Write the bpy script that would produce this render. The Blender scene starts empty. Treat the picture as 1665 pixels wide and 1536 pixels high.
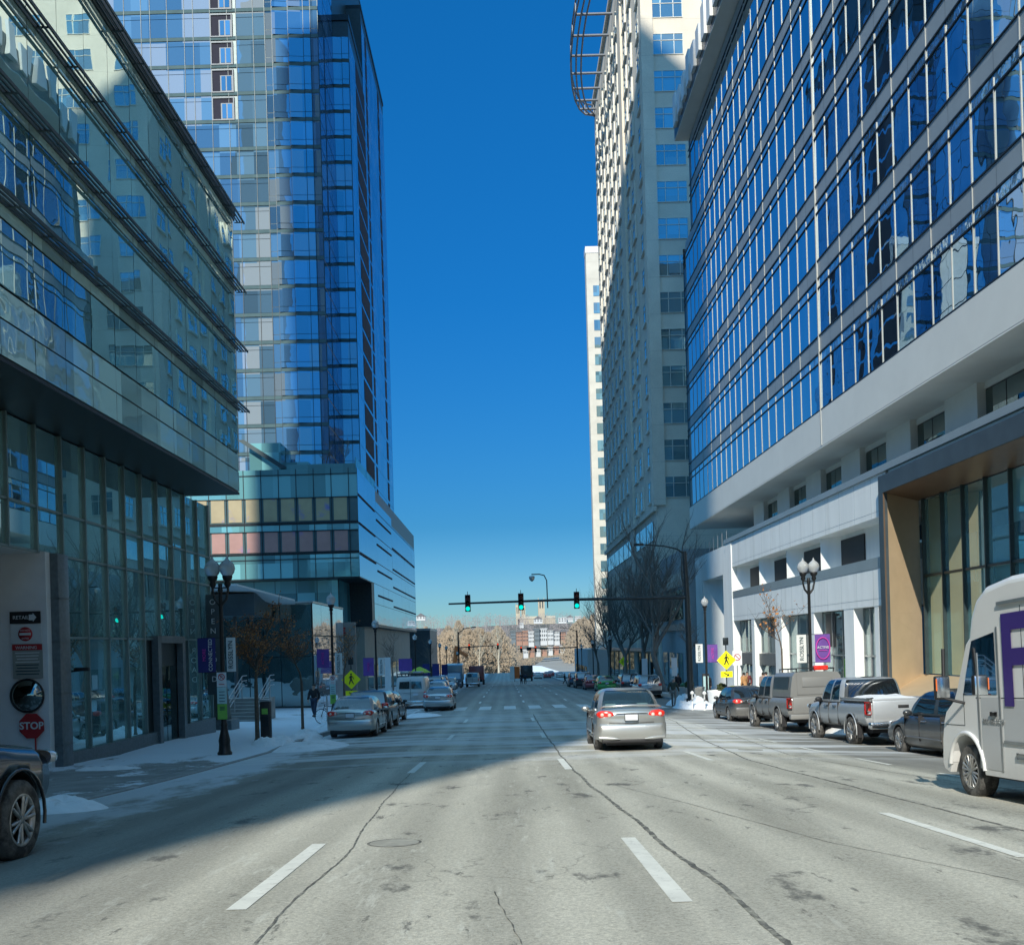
import bpy, bmesh, math, random
from mathutils import Vector, Matrix, noise
random.seed(7)
R = math.radians
scene = bpy.context.scene
COL = scene.collection
# ------------------------------------------------------------------ helpers
def tag(o, label=None, cat=None, group=None, kind=None):
    if label: o['label'] = label
    if cat: o['category'] = cat
    if group: o['group'] = group
    if kind: o['kind'] = kind
    return o
def empty(name, loc=(0,0,0), rz=0, label=None, cat=None, group=None, kind=None):
    o = bpy.data.objects.new(name, None); COL.objects.link(o)
    o.location = loc; o.rotation_euler = (0,0,rz); o.empty_display_size = .3
    return tag(o, label, cat, group, kind)
def copy_tree(o, parent=None):
    c = o.copy(); COL.objects.link(c)
    if parent is not None: c.parent = parent
    for ch in list(o.children): copy_tree(ch, c)
    return c
class MB:
    def __init__(s): s.v=[]; s.f=[]; s.m=[]; s.sm=[]
    def add(s, vs, fs, mi=0, smooth=False):
        b=len(s.v); s.v.extend([tuple(p) for p in vs])
        for f in fs: s.f.append([b+i for i in f]); s.m.append(mi); s.sm.append(smooth)
        return s
    def quad(s,a,b,c,d,mi=0): return s.add([a,b,c,d],[(0,1,2,3)],mi)
    def box(s,x0,x1,y0,y1,z0,z1,mi=0):
        if x0>x1:x0,x1=x1,x0
        if y0>y1:y0,y1=y1,y0
        if z0>z1:z0,z1=z1,z0
        return s.add([(x0,y0,z0),(x1,y0,z0),(x1,y1,z0),(x0,y1,z0),(x0,y0,z1),(x1,y0,z1),(x1,y1,z1),(x0,y1,z1)],
          [(0,3,2,1),(4,5,6,7),(0,1,5,4),(1,2,6,5),(2,3,7,6),(3,0,4,7)],mi)
    def rbox(s,x0,x1,y0,y1,z0,z1,r=.02,mi=0):
        # box with chamfered vertical and horizontal edges
        bm=bmesh.new(); bmesh.ops.create_cube(bm,size=1)
        for v in bm.verts:
            v.co=Vector(((x0+x1)/2+v.co.x*(x1-x0),(y0+y1)/2+v.co.y*(y1-y0),(z0+z1)/2+v.co.z*(z1-z0)))
        bmesh.ops.bevel(bm,geom=bm.edges[:],offset=r,segments=2,affect='EDGES',profile=.6)
        bm.verts.index_update(); vs=[v.co[:] for v in bm.verts]; fs=[[v.index for v in f.verts] for f in bm.faces]
        bm.free(); return s.add(vs,fs,mi,True)
    def ring(s,c,u,w,r,n):
        return [Vector(c)+Vector(u)*(r*math.cos(2*math.pi*i/n))+Vector(w)*(r*math.sin(2*math.pi*i/n)) for i in range(n)]
    def tube(s,pts,rs,n=8,mi=0,cap=True,smooth=True):
        pts=[Vector(p) for p in pts]
        if not hasattr(rs,'__len__'): rs=[rs]*len(pts)
        vs=[];fs=[]
        d0=(pts[1]-pts[0]).normalized()
        a=Vector((0,0,1)) if abs(d0.z)<.9 else Vector((1,0,0))
        u=d0.cross(a).normalized()
        for i,p in enumerate(pts):
            d=(pts[min(i+1,len(pts)-1)]-pts[max(i-1,0)]).normalized()
            u=(u-d*u.dot(d)); u=u.normalized() if u.length>1e-6 else d.orthogonal().normalized()
            w=d.cross(u)
            vs+=s.ring(p,u,w,rs[i],n)
        for i in range(len(pts)-1):
            for j in range(n):
                k=(j+1)%n; fs.append((i*n+j,i*n+k,(i+1)*n+k,(i+1)*n+j))
        s.add(vs,fs,mi,smooth)
        if cap:
            s.add(vs[:n],[tuple(reversed(range(n)))],mi); s.add(vs[-n:],[tuple(range(n))],mi)
        return s
    def cyl(s,c,r,z0,z1,n=16,mi=0,r1=None): return s.tube([(c[0],c[1],z0),(c[0],c[1],z1)],[r,r if r1 is None else r1],n,mi)
    def lathe(s,prof,c=(0,0,0),n=16,mi=0,axis='z',smooth=True):
        vs=[];fs=[]
        for r,h in prof:
            for j in range(n):
                a=2*math.pi*j/n; x=r*math.cos(a);y=r*math.sin(a)
                if axis=='z': p=(c[0]+x,c[1]+y,c[2]+h)
                elif axis=='x': p=(c[0]+h,c[1]+x,c[2]+y)
                else: p=(c[0]+x,c[1]+h,c[2]+y)
                vs.append(p)
        for i in range(len(prof)-1):
            for j in range(n):
                k=(j+1)%n
                fs.append((i*n+j,i*n+k,(i+1)*n+k,(i+1)*n+j) if axis!='y' else (i*n+j,(i+1)*n+j,(i+1)*n+k,i*n+k))
        return s.add(vs,fs,mi,smooth)
    def prism(s,poly,axis,a0,a1,mi=0):
        # poly: list of 2D points; axis 'x' -> points are (y,z); 'y' -> (x,z); 'z' -> (x,y)
        def P(p,a): return (a,p[0],p[1]) if axis=='x' else ((p[0],a,p[1]) if axis=='y' else (p[0],p[1],a))
        n=len(poly)
        vs=[P(p,a0) for p in poly]+[P(p,a1) for p in poly]
        fs=[tuple(range(n)),tuple(reversed(range(n,2*n)))]+[(i,n+i,n+(i+1)%n,(i+1)%n) for i in range(n)]
        return s.add(vs,fs,mi)
    def ell(s,c,r,n=12,m=8,mi=0):
        vs=[];fs=[]
        for i in range(m+1):
            t=math.pi*i/m
            for j in range(n):
                a=2*math.pi*j/n
                vs.append((c[0]+r[0]*math.sin(t)*math.cos(a),c[1]+r[1]*math.sin(t)*math.sin(a),c[2]-r[2]*math.cos(t)))
        for i in range(m):
            for j in range(n):
                k=(j+1)%n; fs.append((i*n+j,i*n+k,(i+1)*n+k,(i+1)*n+j))
        return s.add(vs,fs,mi,True)
    def build(s,name,mats,parent=None,fix=True,local=False):
        if not s.v: return None
        me=bpy.data.meshes.new(name)
        if not isinstance(mats,(list,tuple)): mats=[mats]
        off=Vector((0,0,0))
        if parent is not None and not local:
            q=parent
            while q is not None: off+=q.location; q=q.parent
        me.from_pydata([(p[0]-off.x,p[1]-off.y,p[2]-off.z) for p in s.v],[],s.f)
        for m in mats: me.materials.append(m)
        me.polygons.foreach_set('material_index',s.m); me.polygons.foreach_set('use_smooth',s.sm)
        if fix:
            bm=bmesh.new(); bm.from_mesh(me); bmesh.ops.recalc_face_normals(bm,faces=bm.faces[:]); bm.to_mesh(me); bm.free()
        me.update()
        o=bpy.data.objects.new(name,me); COL.objects.link(o)
        if parent is not None: o.parent=parent
        return o
def meshed(o, name, parent=None, mods=True):
    """evaluate an object (modifiers, booleans, text) into a plain mesh object and drop the source"""
    dg=bpy.context.evaluated_depsgraph_get(); dg.update()
    me=bpy.data.meshes.new_from_object(o.evaluated_get(dg),preserve_all_data_layers=True,depsgraph=dg)
    n=bpy.data.objects.new(name,me); COL.objects.link(n); n.matrix_world=o.matrix_world.copy()
    bpy.data.objects.remove(o,do_unlink=True)
    n.name=name
    return n
def text(s,size,loc,rot,mat,parent,name='lettering',align='CENTER',ext=.004,sx=1.0,bold=0.0):
    cu=bpy.data.curves.new('txt','FONT'); cu.body=s; cu.size=size; cu.align_x=align; cu.align_y='CENTER'; cu.extrude=ext; cu.offset=bold
    cu.resolution_u=3
    o=bpy.data.objects.new('txt',cu); COL.objects.link(o)
    dg=bpy.context.evaluated_depsgraph_get(); dg.update()
    me=bpy.data.meshes.new_from_object(o.evaluated_get(dg),depsgraph=dg); bpy.data.objects.remove(o,do_unlink=True)
    me.materials.clear(); me.materials.append(mat)
    n=bpy.data.objects.new(name,me); COL.objects.link(n); n.parent=parent; n.location=loc; n.rotation_euler=rot; n.scale=(sx,1,1)
    return n
# ------------------------------------------------------------------ materials
def newmat(name):
    m=bpy.data.materials.new(name); m.use_nodes=True; nt=m.node_tree; nt.nodes.clear()
    out=nt.nodes.new('ShaderNodeOutputMaterial'); return m,nt,out
def N(nt,t,**k):
    n=nt.nodes.new(t)
    for a,b in k.items(): setattr(n,a,b)
    return n
def L(nt,a,b): nt.links.new(a,b)
def coords(nt,kind='Object',scale=(1,1,1)):
    mp=N(nt,'ShaderNodeMapping'); mp.inputs['Scale'].default_value=scale
    if kind=='World': g=N(nt,'ShaderNodeNewGeometry'); L(nt,g.outputs['Position'],mp.inputs[0])
    else: g=N(nt,'ShaderNodeTexCoord'); L(nt,g.outputs[kind],mp.inputs[0])
    return mp.outputs[0]
def noise_(nt,vec,scale,detail=4,rough=.55):
    n=N(nt,'ShaderNodeTexNoise'); n.inputs['Scale'].default_value=scale; n.inputs['Detail'].default_value=detail; n.inputs['Roughness'].default_value=rough
    L(nt,vec,n.inputs['Vector']); return n.outputs['Fac']
def ramp(nt,fac,stops):
    r=N(nt,'ShaderNodeValToRGB'); el=r.color_ramp.elements
    while len(el)<len(stops): el.new(.5)
    for e,(p,c) in zip(el,stops):
        e.position=p; e.color=(c,c,c,1) if not hasattr(c,'__len__') else (*c,1)
    L(nt,fac,r.inputs[0]); return r.outputs[0]
def math_(nt,op,a,b=None,c=None,clamp=False):
    n=N(nt,'ShaderNodeMath',operation=op); n.use_clamp=clamp
    for i,x in enumerate([a,b,c]):
        if x is None: continue
        if hasattr(x,'is_linked') or not isinstance(x,(int,float)): L(nt,x,n.inputs[i])
        else: n.inputs[i].default_value=x
    return n.outputs[0]
def mixc(nt,fac,a,b,bt='MIX'):
    n=N(nt,'ShaderNodeMix',data_type='RGBA',blend_type=bt)
    for sock,x in ((n.inputs[0],fac),(n.inputs[6],a),(n.inputs[7],b)):
        if isinstance(x,(int,float)): sock.default_value=x
        elif isinstance(x,(tuple,list)): sock.default_value=(*x[:3],1)
        else: L(nt,x,sock)
    return n.outputs[2]
def bump(nt,h,strength=.3,dist=.01):
    b=N(nt,'ShaderNodeBump'); b.inputs['Strength'].default_value=strength; b.inputs['Distance'].default_value=dist
    L(nt,h,b.inputs['Height']); return b.outputs[0]
def surf(name,col,rough=.6,var=.15,scale=1.5,metal=0,spec=.5,bmp=0,bscale=20,stretch=(1,1,1),coat=0,kind='Object',dirt=None):
    m,nt,out=newmat(name); p=N(nt,'ShaderNodeBsdfPrincipled')
    p.inputs['Roughness'].default_value=rough; p.inputs['Metallic'].default_value=metal
    p.inputs['Specular IOR Level'].default_value=spec; p.inputs['Coat Weight'].default_value=coat
    v=coords(nt,kind,stretch)
    f=noise_(nt,v,scale,5,.6)
    k=ramp(nt,f,[(.3,1-var),(.7,1+var*.6)])
    c=mixc(nt,1.0,col,k,'MULTIPLY')
    if dirt:
        f2=noise_(nt,v,dirt[1],6,.7); c=mixc(nt,ramp(nt,f2,[(dirt[2],0.0),(dirt[2]+.2,1.0)]),c,dirt[0])
    L(nt,c,p.inputs['Base Color'])
    if bmp: L(nt,bump(nt,noise_(nt,v,bscale,4),bmp,.02),p.inputs['Normal'])
    L(nt,p.outputs[0],out.inputs[0]); return m
def emit(name,col,s):
    m,nt,out=newmat(name); e=N(nt,'ShaderNodeEmission'); e.inputs[0].default_value=(*col,1); e.inputs[1].default_value=s
    v=coords(nt); f=noise_(nt,v,30,2); L(nt,mixc(nt,1.0,col,ramp(nt,f,[(.3,.8),(.7,1.1)]),'MULTIPLY'),e.inputs[0])
    L(nt,e.outputs[0],out.inputs[0]); return m
def glassmat(name,inner,refl,tint=(1,1,1),wave=.5,wscale=.5,blind=None,f0=.45,rough=.0,cell=(1.5,1.5,3.0),stretch=(1,1,1)):
    """coated facade glass: mirror reflection over a dark interior that varies from room to room"""
    m,nt,out=newmat(name)
    v=coords(nt,'World',stretch)
    d=N(nt,'ShaderNodeBsdfDiffuse'); g=N(nt,'ShaderNodeBsdfGlossy'); g.inputs['Roughness'].default_value=rough
    g.inputs['Color'].default_value=(*tint,1)
    vc=coords(nt,'World',(1/cell[0],1/cell[1],1/cell[2]))
    fl_=N(nt,'ShaderNodeVectorMath',operation='FLOOR'); L(nt,vc,fl_.inputs[0])
    vo=N(nt,'ShaderNodeTexWhiteNoise',noise_dimensions='3D'); L(nt,fl_.outputs[0],vo.inputs['Vector'])
    cr=N(nt,'ShaderNodeSeparateColor'); L(nt,vo.outputs['Color'],cr.inputs[0])
    c=mixc(nt,ramp(nt,cr.outputs[0],[(.2,0.0),(.9,1.0)]),inner,tuple(x*2.2+.004 for x in inner))
    if blind: c=mixc(nt,ramp(nt,cr.outputs[1],[(blind[1],0.0),(blind[1]+.03,1.0)]),c,blind[0])
    L(nt,c,d.inputs[0])
    h=noise_(nt,v,wscale,2,.4)
    nb=bump(nt,h,wave,.02)
    L(nt,nb,g.inputs['Normal'])
    lw=N(nt,'ShaderNodeLayerWeight'); lw.inputs[0].default_value=.35
    fac=math_(nt,'MULTIPLY_ADD',lw.outputs['Facing'],(1-f0)*refl,f0*refl,clamp=True)
    mx=N(nt,'ShaderNodeMixShader'); L(nt,fac,mx.inputs[0]); L(nt,d.outputs[0],mx.inputs[1]); L(nt,g.outputs[0],mx.inputs[2])
    L(nt,mx.outputs[0],out.inputs[0]); return m
def carpaint(name,col,rough=.28,metal=.6,dirt=.35):
    m,nt,out=newmat(name); p=N(nt,'ShaderNodeBsdfPrincipled')
    v=coords(nt,'Object'); f=noise_(nt,v,2.2,6,.65)
    sp=N(nt,'ShaderNodeSeparateXYZ'); L(nt,v,sp.inputs[0])
    low=ramp(nt,math_(nt,'ADD',math_(nt,'MULTIPLY',sp.outputs[2],.9),math_(nt,'MULTIPLY',f,.25)),[(.25,1.0),(.85,0.12)])
    dm=math_(nt,'MULTIPLY',low,math_(nt,'MULTIPLY',ramp(nt,f,[(.3,.4),(.7,1.0)]),dirt*1.6),clamp=True)
    c=mixc(nt,dm,col,(.30,.29,.265))
    L(nt,c,p.inputs['Base Color']); p.inputs['Metallic'].default_value=metal
    L(nt,math_(nt,'MULTIPLY_ADD',dm,.45,rough,clamp=True),p.inputs['Roughness'])
    L(nt,math_(nt,'MULTIPLY_ADD',dm,-metal,metal,clamp=True),p.inputs['Metallic'])
    p.inputs['Coat Weight'].default_value=.5; p.inputs['Coat Roughness'].default_value=.08
    L(nt,p.outputs[0],out.inputs[0]); return m
def carglass(name='car_glass',tint=(.05,.07,.08),t=.35):
    m,nt,out=newmat(name); tr=N(nt,'ShaderNodeBsdfTransparent'); g=N(nt,'ShaderNodeBsdfGlossy'); d=N(nt,'ShaderNodeBsdfDiffuse')
    v=coords(nt); f=noise_(nt,v,3,4)
    L(nt,mixc(nt,f,tuple(x*1.2 for x in tint),tuple(x*.5 for x in tint)),d.inputs[0])
    tr.inputs[0].default_value=(.5,.62,.62,1); g.inputs['Roughness'].default_value=.02; g.inputs['Color'].default_value=(.9,.95,1,1)
    m1=N(nt,'ShaderNodeMixShader'); m1.inputs[0].default_value=t; L(nt,d.outputs[0],m1.inputs[1]); L(nt,tr.outputs[0],m1.inputs[2])
    lw=N(nt,'ShaderNodeLayerWeight'); lw.inputs[0].default_value=.3
    fac=math_(nt,'MULTIPLY_ADD',lw.outputs['Fresnel'],.85,.14 if t<.5 else .05,clamp=True)
    m2=N(nt,'ShaderNodeMixShader'); L(nt,fac,m2.inputs[0]); L(nt,m1.outputs[0],m2.inputs[1]); L(nt,g.outputs[0],m2.inputs[2])
    L(nt,m2.outputs[0],out.inputs[0]); return m
M={}
M['black_metal']=surf('black_metal',(.012,.013,.014),.45,.3,8,.2)
M['dark_steel']=surf('dark_steel',(.03,.04,.045),.4,.3,4,.6)
M['alu']=surf('aluminium',(.42,.44,.44),.35,.12,3,.75)
M['alu_dark']=surf('dark_mullion',(.05,.075,.08),.4,.2,3,.4)
M['white_panel']=surf('white_panel',(.88,.90,.86),.5,.07,1.6,kind='World',stretch=(1,1,.16),dirt=((.72,.73,.68),1.3,.56))
M['white_paint']=surf('white_paint',(.78,.79,.77),.4,.06,2)
M['snow']=surf('snow',(.84,.86,.88),.8,.10,3,kind='World',bmp=.8,bscale=7,dirt=((.48,.47,.44),1.9,.56))
M['rubber']=surf('rubber',(.03,.03,.03),.85,.3,9,dirt=((.16,.155,.145),5,.42))
M['chrome']=surf('chrome',(.7,.7,.7),.18,.08,6,1)
M['rim']=surf('wheel_rim',(.5,.5,.49),.35,.2,7,.7,dirt=((.25,.24,.22),9,.5))
M['black_plastic']=surf('black_plastic',(.018,.018,.02),.55,.3,6)
M['interior']=surf('car_interior',(.012,.012,.013),.9,.3,6)
M['seat_cloth']=surf('seat_cloth',(.72,.76,.74),.9,.1,10)
M['tail_red']=surf('tail_lamp_red',(.80,.035,.02),.15,.25,12,coat=1)
M['tail_clear']=surf('tail_lamp_clear',(.85,.62,.52),.12,.15,20,coat=1)
M['brake_on']=emit('brake_lamp_lit',(1,.06,.03),1.1)
M['headlamp']=surf('head_lamp',(.75,.78,.8),.08,.2,14,coat=1)
M['plate']=surf('number_plate',(.72,.74,.78),.4,.08,40)
M['orange']=surf('orange_paint',(.75,.16,.03),.5,.12,4)
M['car_glass']=carglass()
M['clear_car_glass']=carglass('clear_car_glass',(.05,.09,.10),.80)
M['dark_car_glass']=carglass('dark_car_glass',(.015,.02,.025),.12)
M['yellow_sign']=surf('yellow_sign',(.93,.88,.01),.4,.04,5)
M['sign_white']=surf('sign_white',(.74,.76,.76),.45,.05,8)
M['sign_black']=surf('sign_black',(.012,.012,.014),.5,.1,8)
M['sign_red']=surf('sign_red',(.48,.03,.035),.45,.12,8)
M['sign_green']=surf('sign_green',(.22,.50,.08),.5,.1,8)
M['sign_teal']=surf('sign_teal',(.45,.66,.66),.5,.1,8)
M['purple']=surf('banner_purple',(.14,.06,.30),.7,.15,3)
M['magenta']=surf('banner_magenta',(.62,.05,.38),.7,.1,3)
M['navy']=surf('banner_navy',(.02,.022,.14),.7,.12,3)
M['banner_white']=surf('banner_white',(.68,.70,.68),.7,.06,3)
M['banner_text']=surf('banner_text',(.03,.07,.08),.7,.1,3)
M['concrete']=surf('concrete',(.34,.34,.32),.85,.18,2,bmp=.3,bscale=30)
M['skin']=surf('skin',(.40,.24,.17),.5,.1,12)
M['hair']=surf('dark_hair',(.02,.016,.013),.7,.3,40)
M['grey_hair']=surf('grey_hair',(.3,.29,.28),.7,.3,40)
M['bark']=surf('bark',(.22,.20,.175),.9,.35,12,bmp=.6,bscale=18,stretch=(1,1,.25))
M['bark_brown']=surf('bark_brown',(.12,.09,.065),.9,.35,12)
M['leaf_brown']=surf('dry_leaf',(.30,.12,.045),.7,.5,9)
M['leaf_orange']=surf('orange_leaf',(.48,.20,.05),.7,.4,9)
M['shrub']=surf('shrub',(.07,.09,.03),.8,.5,12)
M['lamp_globe']=None
def globe():
    m,nt,out=newmat('lamp_globe'); p=N(nt,'ShaderNodeBsdfPrincipled'); v=coords(nt,'Object'); 
    w=N(nt,'ShaderNodeTexWave'); w.inputs['Scale'].default_value=9; w.inputs['Distortion'].default_value=.3; L(nt,v,w.inputs['Vector'])
    L(nt,mixc(nt,w.outputs['Fac'],(.72,.76,.76),(.86,.88,.88)),p.inputs['Base Color']); p.inputs['Roughness'].default_value=.12
    p.inputs['Transmission Weight'].default_value=.55; p.inputs['IOR'].default_value=1.2
    L(nt,bump(nt,w.outputs['Fac'],.5,.02),p.inputs['Normal']); L(nt,p.outputs[0],out.inputs[0]); return m
M['lamp_globe']=globe()
# ------------------------------------------------------------------ ground profile (camera eye is the origin)
DK=[(-400,-12),(-60,-1.6),(0,1.40),(7,1.78),(14,2.14),(19,2.42),(25,2.70),(31.6,2.97),(40,3.27),(48,3.50),(58,3.78),(70,4.02),(84,4.28),(100,4.65),(133,5.5),(160,6.4),(221,7.75),(300,8.5),(345,11),(420,19),(760,22),(860,18),(1100,2),(1600,-24),(2300,-48),(5000,-60)]
DK[0]=(-400,-8)
def D(y):
    if y<=DK[0][0]: return DK[0][1]
    for i in range(len(DK)-1):
        a,b=DK[i],DK[i+1]
        if y<=b[0]:
            t=(y-a[0])/(b[0]-a[0])
            p=DK[i-1] if i>0 else a; q=DK[i+2] if i+2<len(DK) else b
            h=b[0]-a[0]; s=(b[1]-a[1])/h
            sp=(a[1]-p[1])/(a[0]-p[0]) if i>0 else s; sq=(q[1]-b[1])/(q[0]-b[0]) if i+2<len(DK) else s
            m0=0 if sp*s<=0 else 2*sp*s/(sp+s); m1=0 if sq*s<=0 else 2*sq*s/(sq+s)
            return a[1]*(2*t**3-3*t*t+1)+h*m0*(t**3-2*t*t+t)+b[1]*(-2*t**3+3*t*t)+h*m1*(t**3-t*t)
    return DK[-1][1]
def rz_(x,y):   # road surface height
    c=0
    if x>4: c=min(.035*(x-4),.24)
    if x<-3: c=min(.03*(-3-x),.10)
    return -D(y)-c
YS=[-60,-40,-25,-12,-4,0]+[i*2 for i in range(1,60)]+[120+i*4 for i in range(0,20)]+[200+i*10 for i in range(0,15)]
def curbR(y): return 11.7 if y<80 else max(10.2,11.7-(y-80)*.06)
def curbL(y): return -6.95 if y>30 else -6.95
def strip(xa,xb,y0,y1,dz,name,mat,parent=None,step=1.0,n=1,wob=0):
    """a flat strip lying on the road between two x functions"""
    mb=MB(); k=max(1,int(math.ceil((y1-y0)/step)))
    vs=[];fs=[]
    for i in range(k+1):
        y=y0+(y1-y0)*i/k; a=xa(y) if callable(xa) else xa; b=xb(y) if callable(xb) else xb
        vs+=[(a,y,rz_(a,y)+dz),(b,y,rz_(b,y)+dz)]
    for i in range(k): fs.append((2*i,2*i+1,2*i+3,2*i+2))
    mb.add(vs,fs); return mb
# ------------------------------------------------------------------ ground, road, sidewalks
def asphalt():
    m,nt,out=newmat('asphalt'); p=N(nt,'ShaderNodeBsdfPrincipled'); p.inputs['Roughness'].default_value=.82; p.inputs['Specular IOR Level'].default_value=.35
    v=coords(nt,'World'); vs=coords(nt,'World',(1,.22,1)); vl=coords(nt,'World',(.5,.035,1))
    big=noise_(nt,vs,.55,5,.6); fine=noise_(nt,v,34,4,.75); mid=noise_(nt,vl,3.2,5,.6); grit=noise_(nt,v,110,2,.6)
    c=mixc(nt,ramp(nt,big,[(.35,0.0),(.68,1.0)]),(.44,.425,.355),(.57,.55,.465))
    c=mixc(nt,ramp(nt,mid,[(.52,0.0),(.72,.6)]),c,(.30,.292,.25))
    # wheel tracks and lane stains along the direction of travel
    sx=N(nt,'ShaderNodeSeparateXYZ'); L(nt,v,sx.inputs[0])
    c=mixc(nt,1.0,c,ramp(nt,fine,[(.28,.62),(.5,1.0),(.72,1.32)]),'MULTIPLY')
    c=mixc(nt,1.0,c,ramp(nt,grit,[(.3,.82),(.7,1.15)]),'MULTIPLY')
    # tyre-polished tracks and salt-whitened streaks run with the lanes
    tr_=N(nt,'ShaderNodeTexWave',wave_type='BANDS',bands_direction='X'); tr_.inputs['Scale'].default_value=.33; tr_.inputs['Distortion'].default_value=1.2; tr_.inputs['Detail'].default_value=3; tr_.inputs['Detail Scale'].default_value=.6
    L(nt,coords(nt,'World',(1,.06,1)),tr_.inputs['Vector']); c=mixc(nt,1.0,c,ramp(nt,tr_.outputs['Fac'],[(.1,.83),(.9,1.07)]),'MULTIPLY')
    sl_=noise_(nt,coords(nt,'World',(2.2,.35,1)),3.0,7,.8); sm_=ramp(nt,noise_(nt,coords(nt,'World',(.6,.08,1)),1.0,2),[(.48,0.0),(.58,1.0)])
    c=mixc(nt,math_(nt,'MULTIPLY',ramp(nt,sl_,[(.56,0.0),(.64,.55)]),sm_),c,(.66,.66,.58))
    # dark drips and blotches
    bl=noise_(nt,coords(nt,'World',(1,.55,1)),1.35,6,.72); c=mixc(nt,ramp(nt,bl,[(.585,0.0),(.66,.85)]),c,(.11,.11,.10))
    b2=noise_(nt,coords(nt,'World',(2.3,.5,1)),2.1,7,.75); c=mixc(nt,ramp(nt,b2,[(.62,0.0),(.67,.75)]),c,(.11,.108,.098))
    # hair cracks
    vo=N(nt,'ShaderNodeTexVoronoi',feature='DISTANCE_TO_EDGE'); vo.inputs['Scale'].default_value=.9
    wn=N(nt,'ShaderNodeTexNoise'); wn.inputs['Scale'].default_value=2.2; wn.inputs['Detail'].default_value=6; L(nt,v,wn.inputs['Vector'])
    ad=N(nt,'ShaderNodeVectorMath',operation='MULTIPLY_ADD'); L(nt,wn.outputs['Color'],ad.inputs[0]); ad.inputs[1].default_value=(.7,.7,0); L(nt,coords(nt,'World',(1,.45,1)),ad.inputs[2])
    L(nt,ad.outputs[0],vo.inputs['Vector'])
    cr=ramp(nt,vo.outputs['Distance'],[(0.0,1.0),(.012,0.0)])
    msk=ramp(nt,noise_(nt,v,.22,3),[(.52,0.0),(.6,1.0)])
    c=mixc(nt,math_(nt,'MULTIPLY',math_(nt,'MULTIPLY',cr,msk),.45),c,(.07,.07,.065))
    # parking lanes: darker, wetter; snow smear on the left edge
    park=ramp(nt,math_(nt,'ADD',math_(nt,'MULTIPLY',sx.outputs[0],.1),math_(nt,'MULTIPLY',noise_(nt,vs,1.2,5),.16)),[(.80,0.0),(.86,1.0)])
    c=mixc(nt,math_(nt,'MULTIPLY',park,.75),c,(.15,.15,.14))
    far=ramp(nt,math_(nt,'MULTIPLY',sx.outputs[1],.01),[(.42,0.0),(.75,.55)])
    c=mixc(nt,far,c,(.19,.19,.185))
    lefts=ramp(nt,math_(nt,'ADD',math_(nt,'MULTIPLY',sx.outputs[0],-.1),math_(nt,'MULTIPLY',noise_(nt,coords(nt,'World',(1,.35,1)),1.1,7,.68),.62)),[(.82,0.0),(.90,.9)])
    wet_shade=ramp(nt,math_(nt,'ADD',math_(nt,'MULTIPLY',sx.outputs[0],-.1),math_(nt,'MULTIPLY',big,.12)),[(.30,0.0),(.44,.62)])
    c=mixc(nt,wet_shade,c,(.12,.125,.12))  # wet asphalt on the left, darkened further to deepen its shade
    yr=ramp(nt,math_(nt,'MULTIPLY',sx.outputs[1],.01),[(.06,0.15),(.20,.9)])
    c=mixc(nt,math_(nt,'MULTIPLY',lefts,yr),c,(.66,.70,.74))
    # pale salt-toned streaks painted in for sun mirrored by glass onto the shaded lanes
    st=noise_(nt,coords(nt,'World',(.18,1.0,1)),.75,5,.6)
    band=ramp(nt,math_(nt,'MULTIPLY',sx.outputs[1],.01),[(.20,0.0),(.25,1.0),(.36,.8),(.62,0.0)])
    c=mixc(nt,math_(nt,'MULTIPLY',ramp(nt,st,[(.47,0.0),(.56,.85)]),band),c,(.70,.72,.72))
    L(nt,c,p.inputs['Base Color'])
    L(nt,bump(nt,math_(nt,'ADD',fine,math_(nt,'MULTIPLY',grit,.5)),.55,.012),p.inputs['Normal'])
    L(nt,p.outputs[0],out.inputs[0]); return m
def walkmat(name,snowlim,base=(.30,.31,.30)):
    m,nt,out=newmat(name); p=N(nt,'ShaderNodeBsdfPrincipled'); p.inputs['Roughness'].default_value=.85
    v=coords(nt,'World'); f=noise_(nt,v,1.4,5); g=noise_(nt,v,60,3)
    c=mixc(nt,ramp(nt,f,[(.3,0.0),(.7,1.0)]),tuple(x*.75 for x in base),tuple(x*1.15 for x in base))
    c=mixc(nt,1.0,c,ramp(nt,g,[(.3,.85),(.7,1.12)]),'MULTIPLY')
    br=N(nt,'ShaderNodeTexBrick'); br.offset=0; br.inputs['Scale'].default_value=1; br.inputs['Mortar Size'].default_value=.012; br.inputs['Brick Width'].default_value=1.5; br.inputs['Row Height'].default_value=1.5
    br.inputs['Color1'].default_value=(1,1,1,1); br.inputs['Color2'].default_value=(.94,.94,.94,1); br.inputs['Mortar'].default_value=(.4,.4,.4,1); L(nt,v,br.inputs['Vector'])
    c=mixc(nt,1.0,c,br.outputs[0],'MULTIPLY')
    s=noise_(nt,coords(nt,'World',(.8,.5,1)),.9,8,.72); sx=N(nt,'ShaderNodeSeparateXYZ'); L(nt,v,sx.inputs[0])
    yb=ramp(nt,math_(nt,'MULTIPLY',sx.outputs[1],.01),[(.22,0.0),(.30,.26),(.9,.16)])
    sm=ramp(nt,math_(nt,'ADD',s,yb),[(snowlim,0.0),(snowlim+.05,1.0)])
    c=mixc(nt,sm,c,(.74,.79,.84)); L(nt,c,p.inputs['Base Color'])
    L(nt,bump(nt,math_(nt,'ADD',math_(nt,'MULTIPLY',sm,.8),math_(nt,'MULTIPLY',g,.2)),.5,.05),p.inputs['Normal'])
    L(nt,p.outputs[0],out.inputs[0]); return m
M['asphalt']=asphalt(); M['walkL']=walkmat('left_sidewalk',.56); M['walkR']=walkmat('right_sidewalk',.70,(.36,.36,.33))
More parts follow.
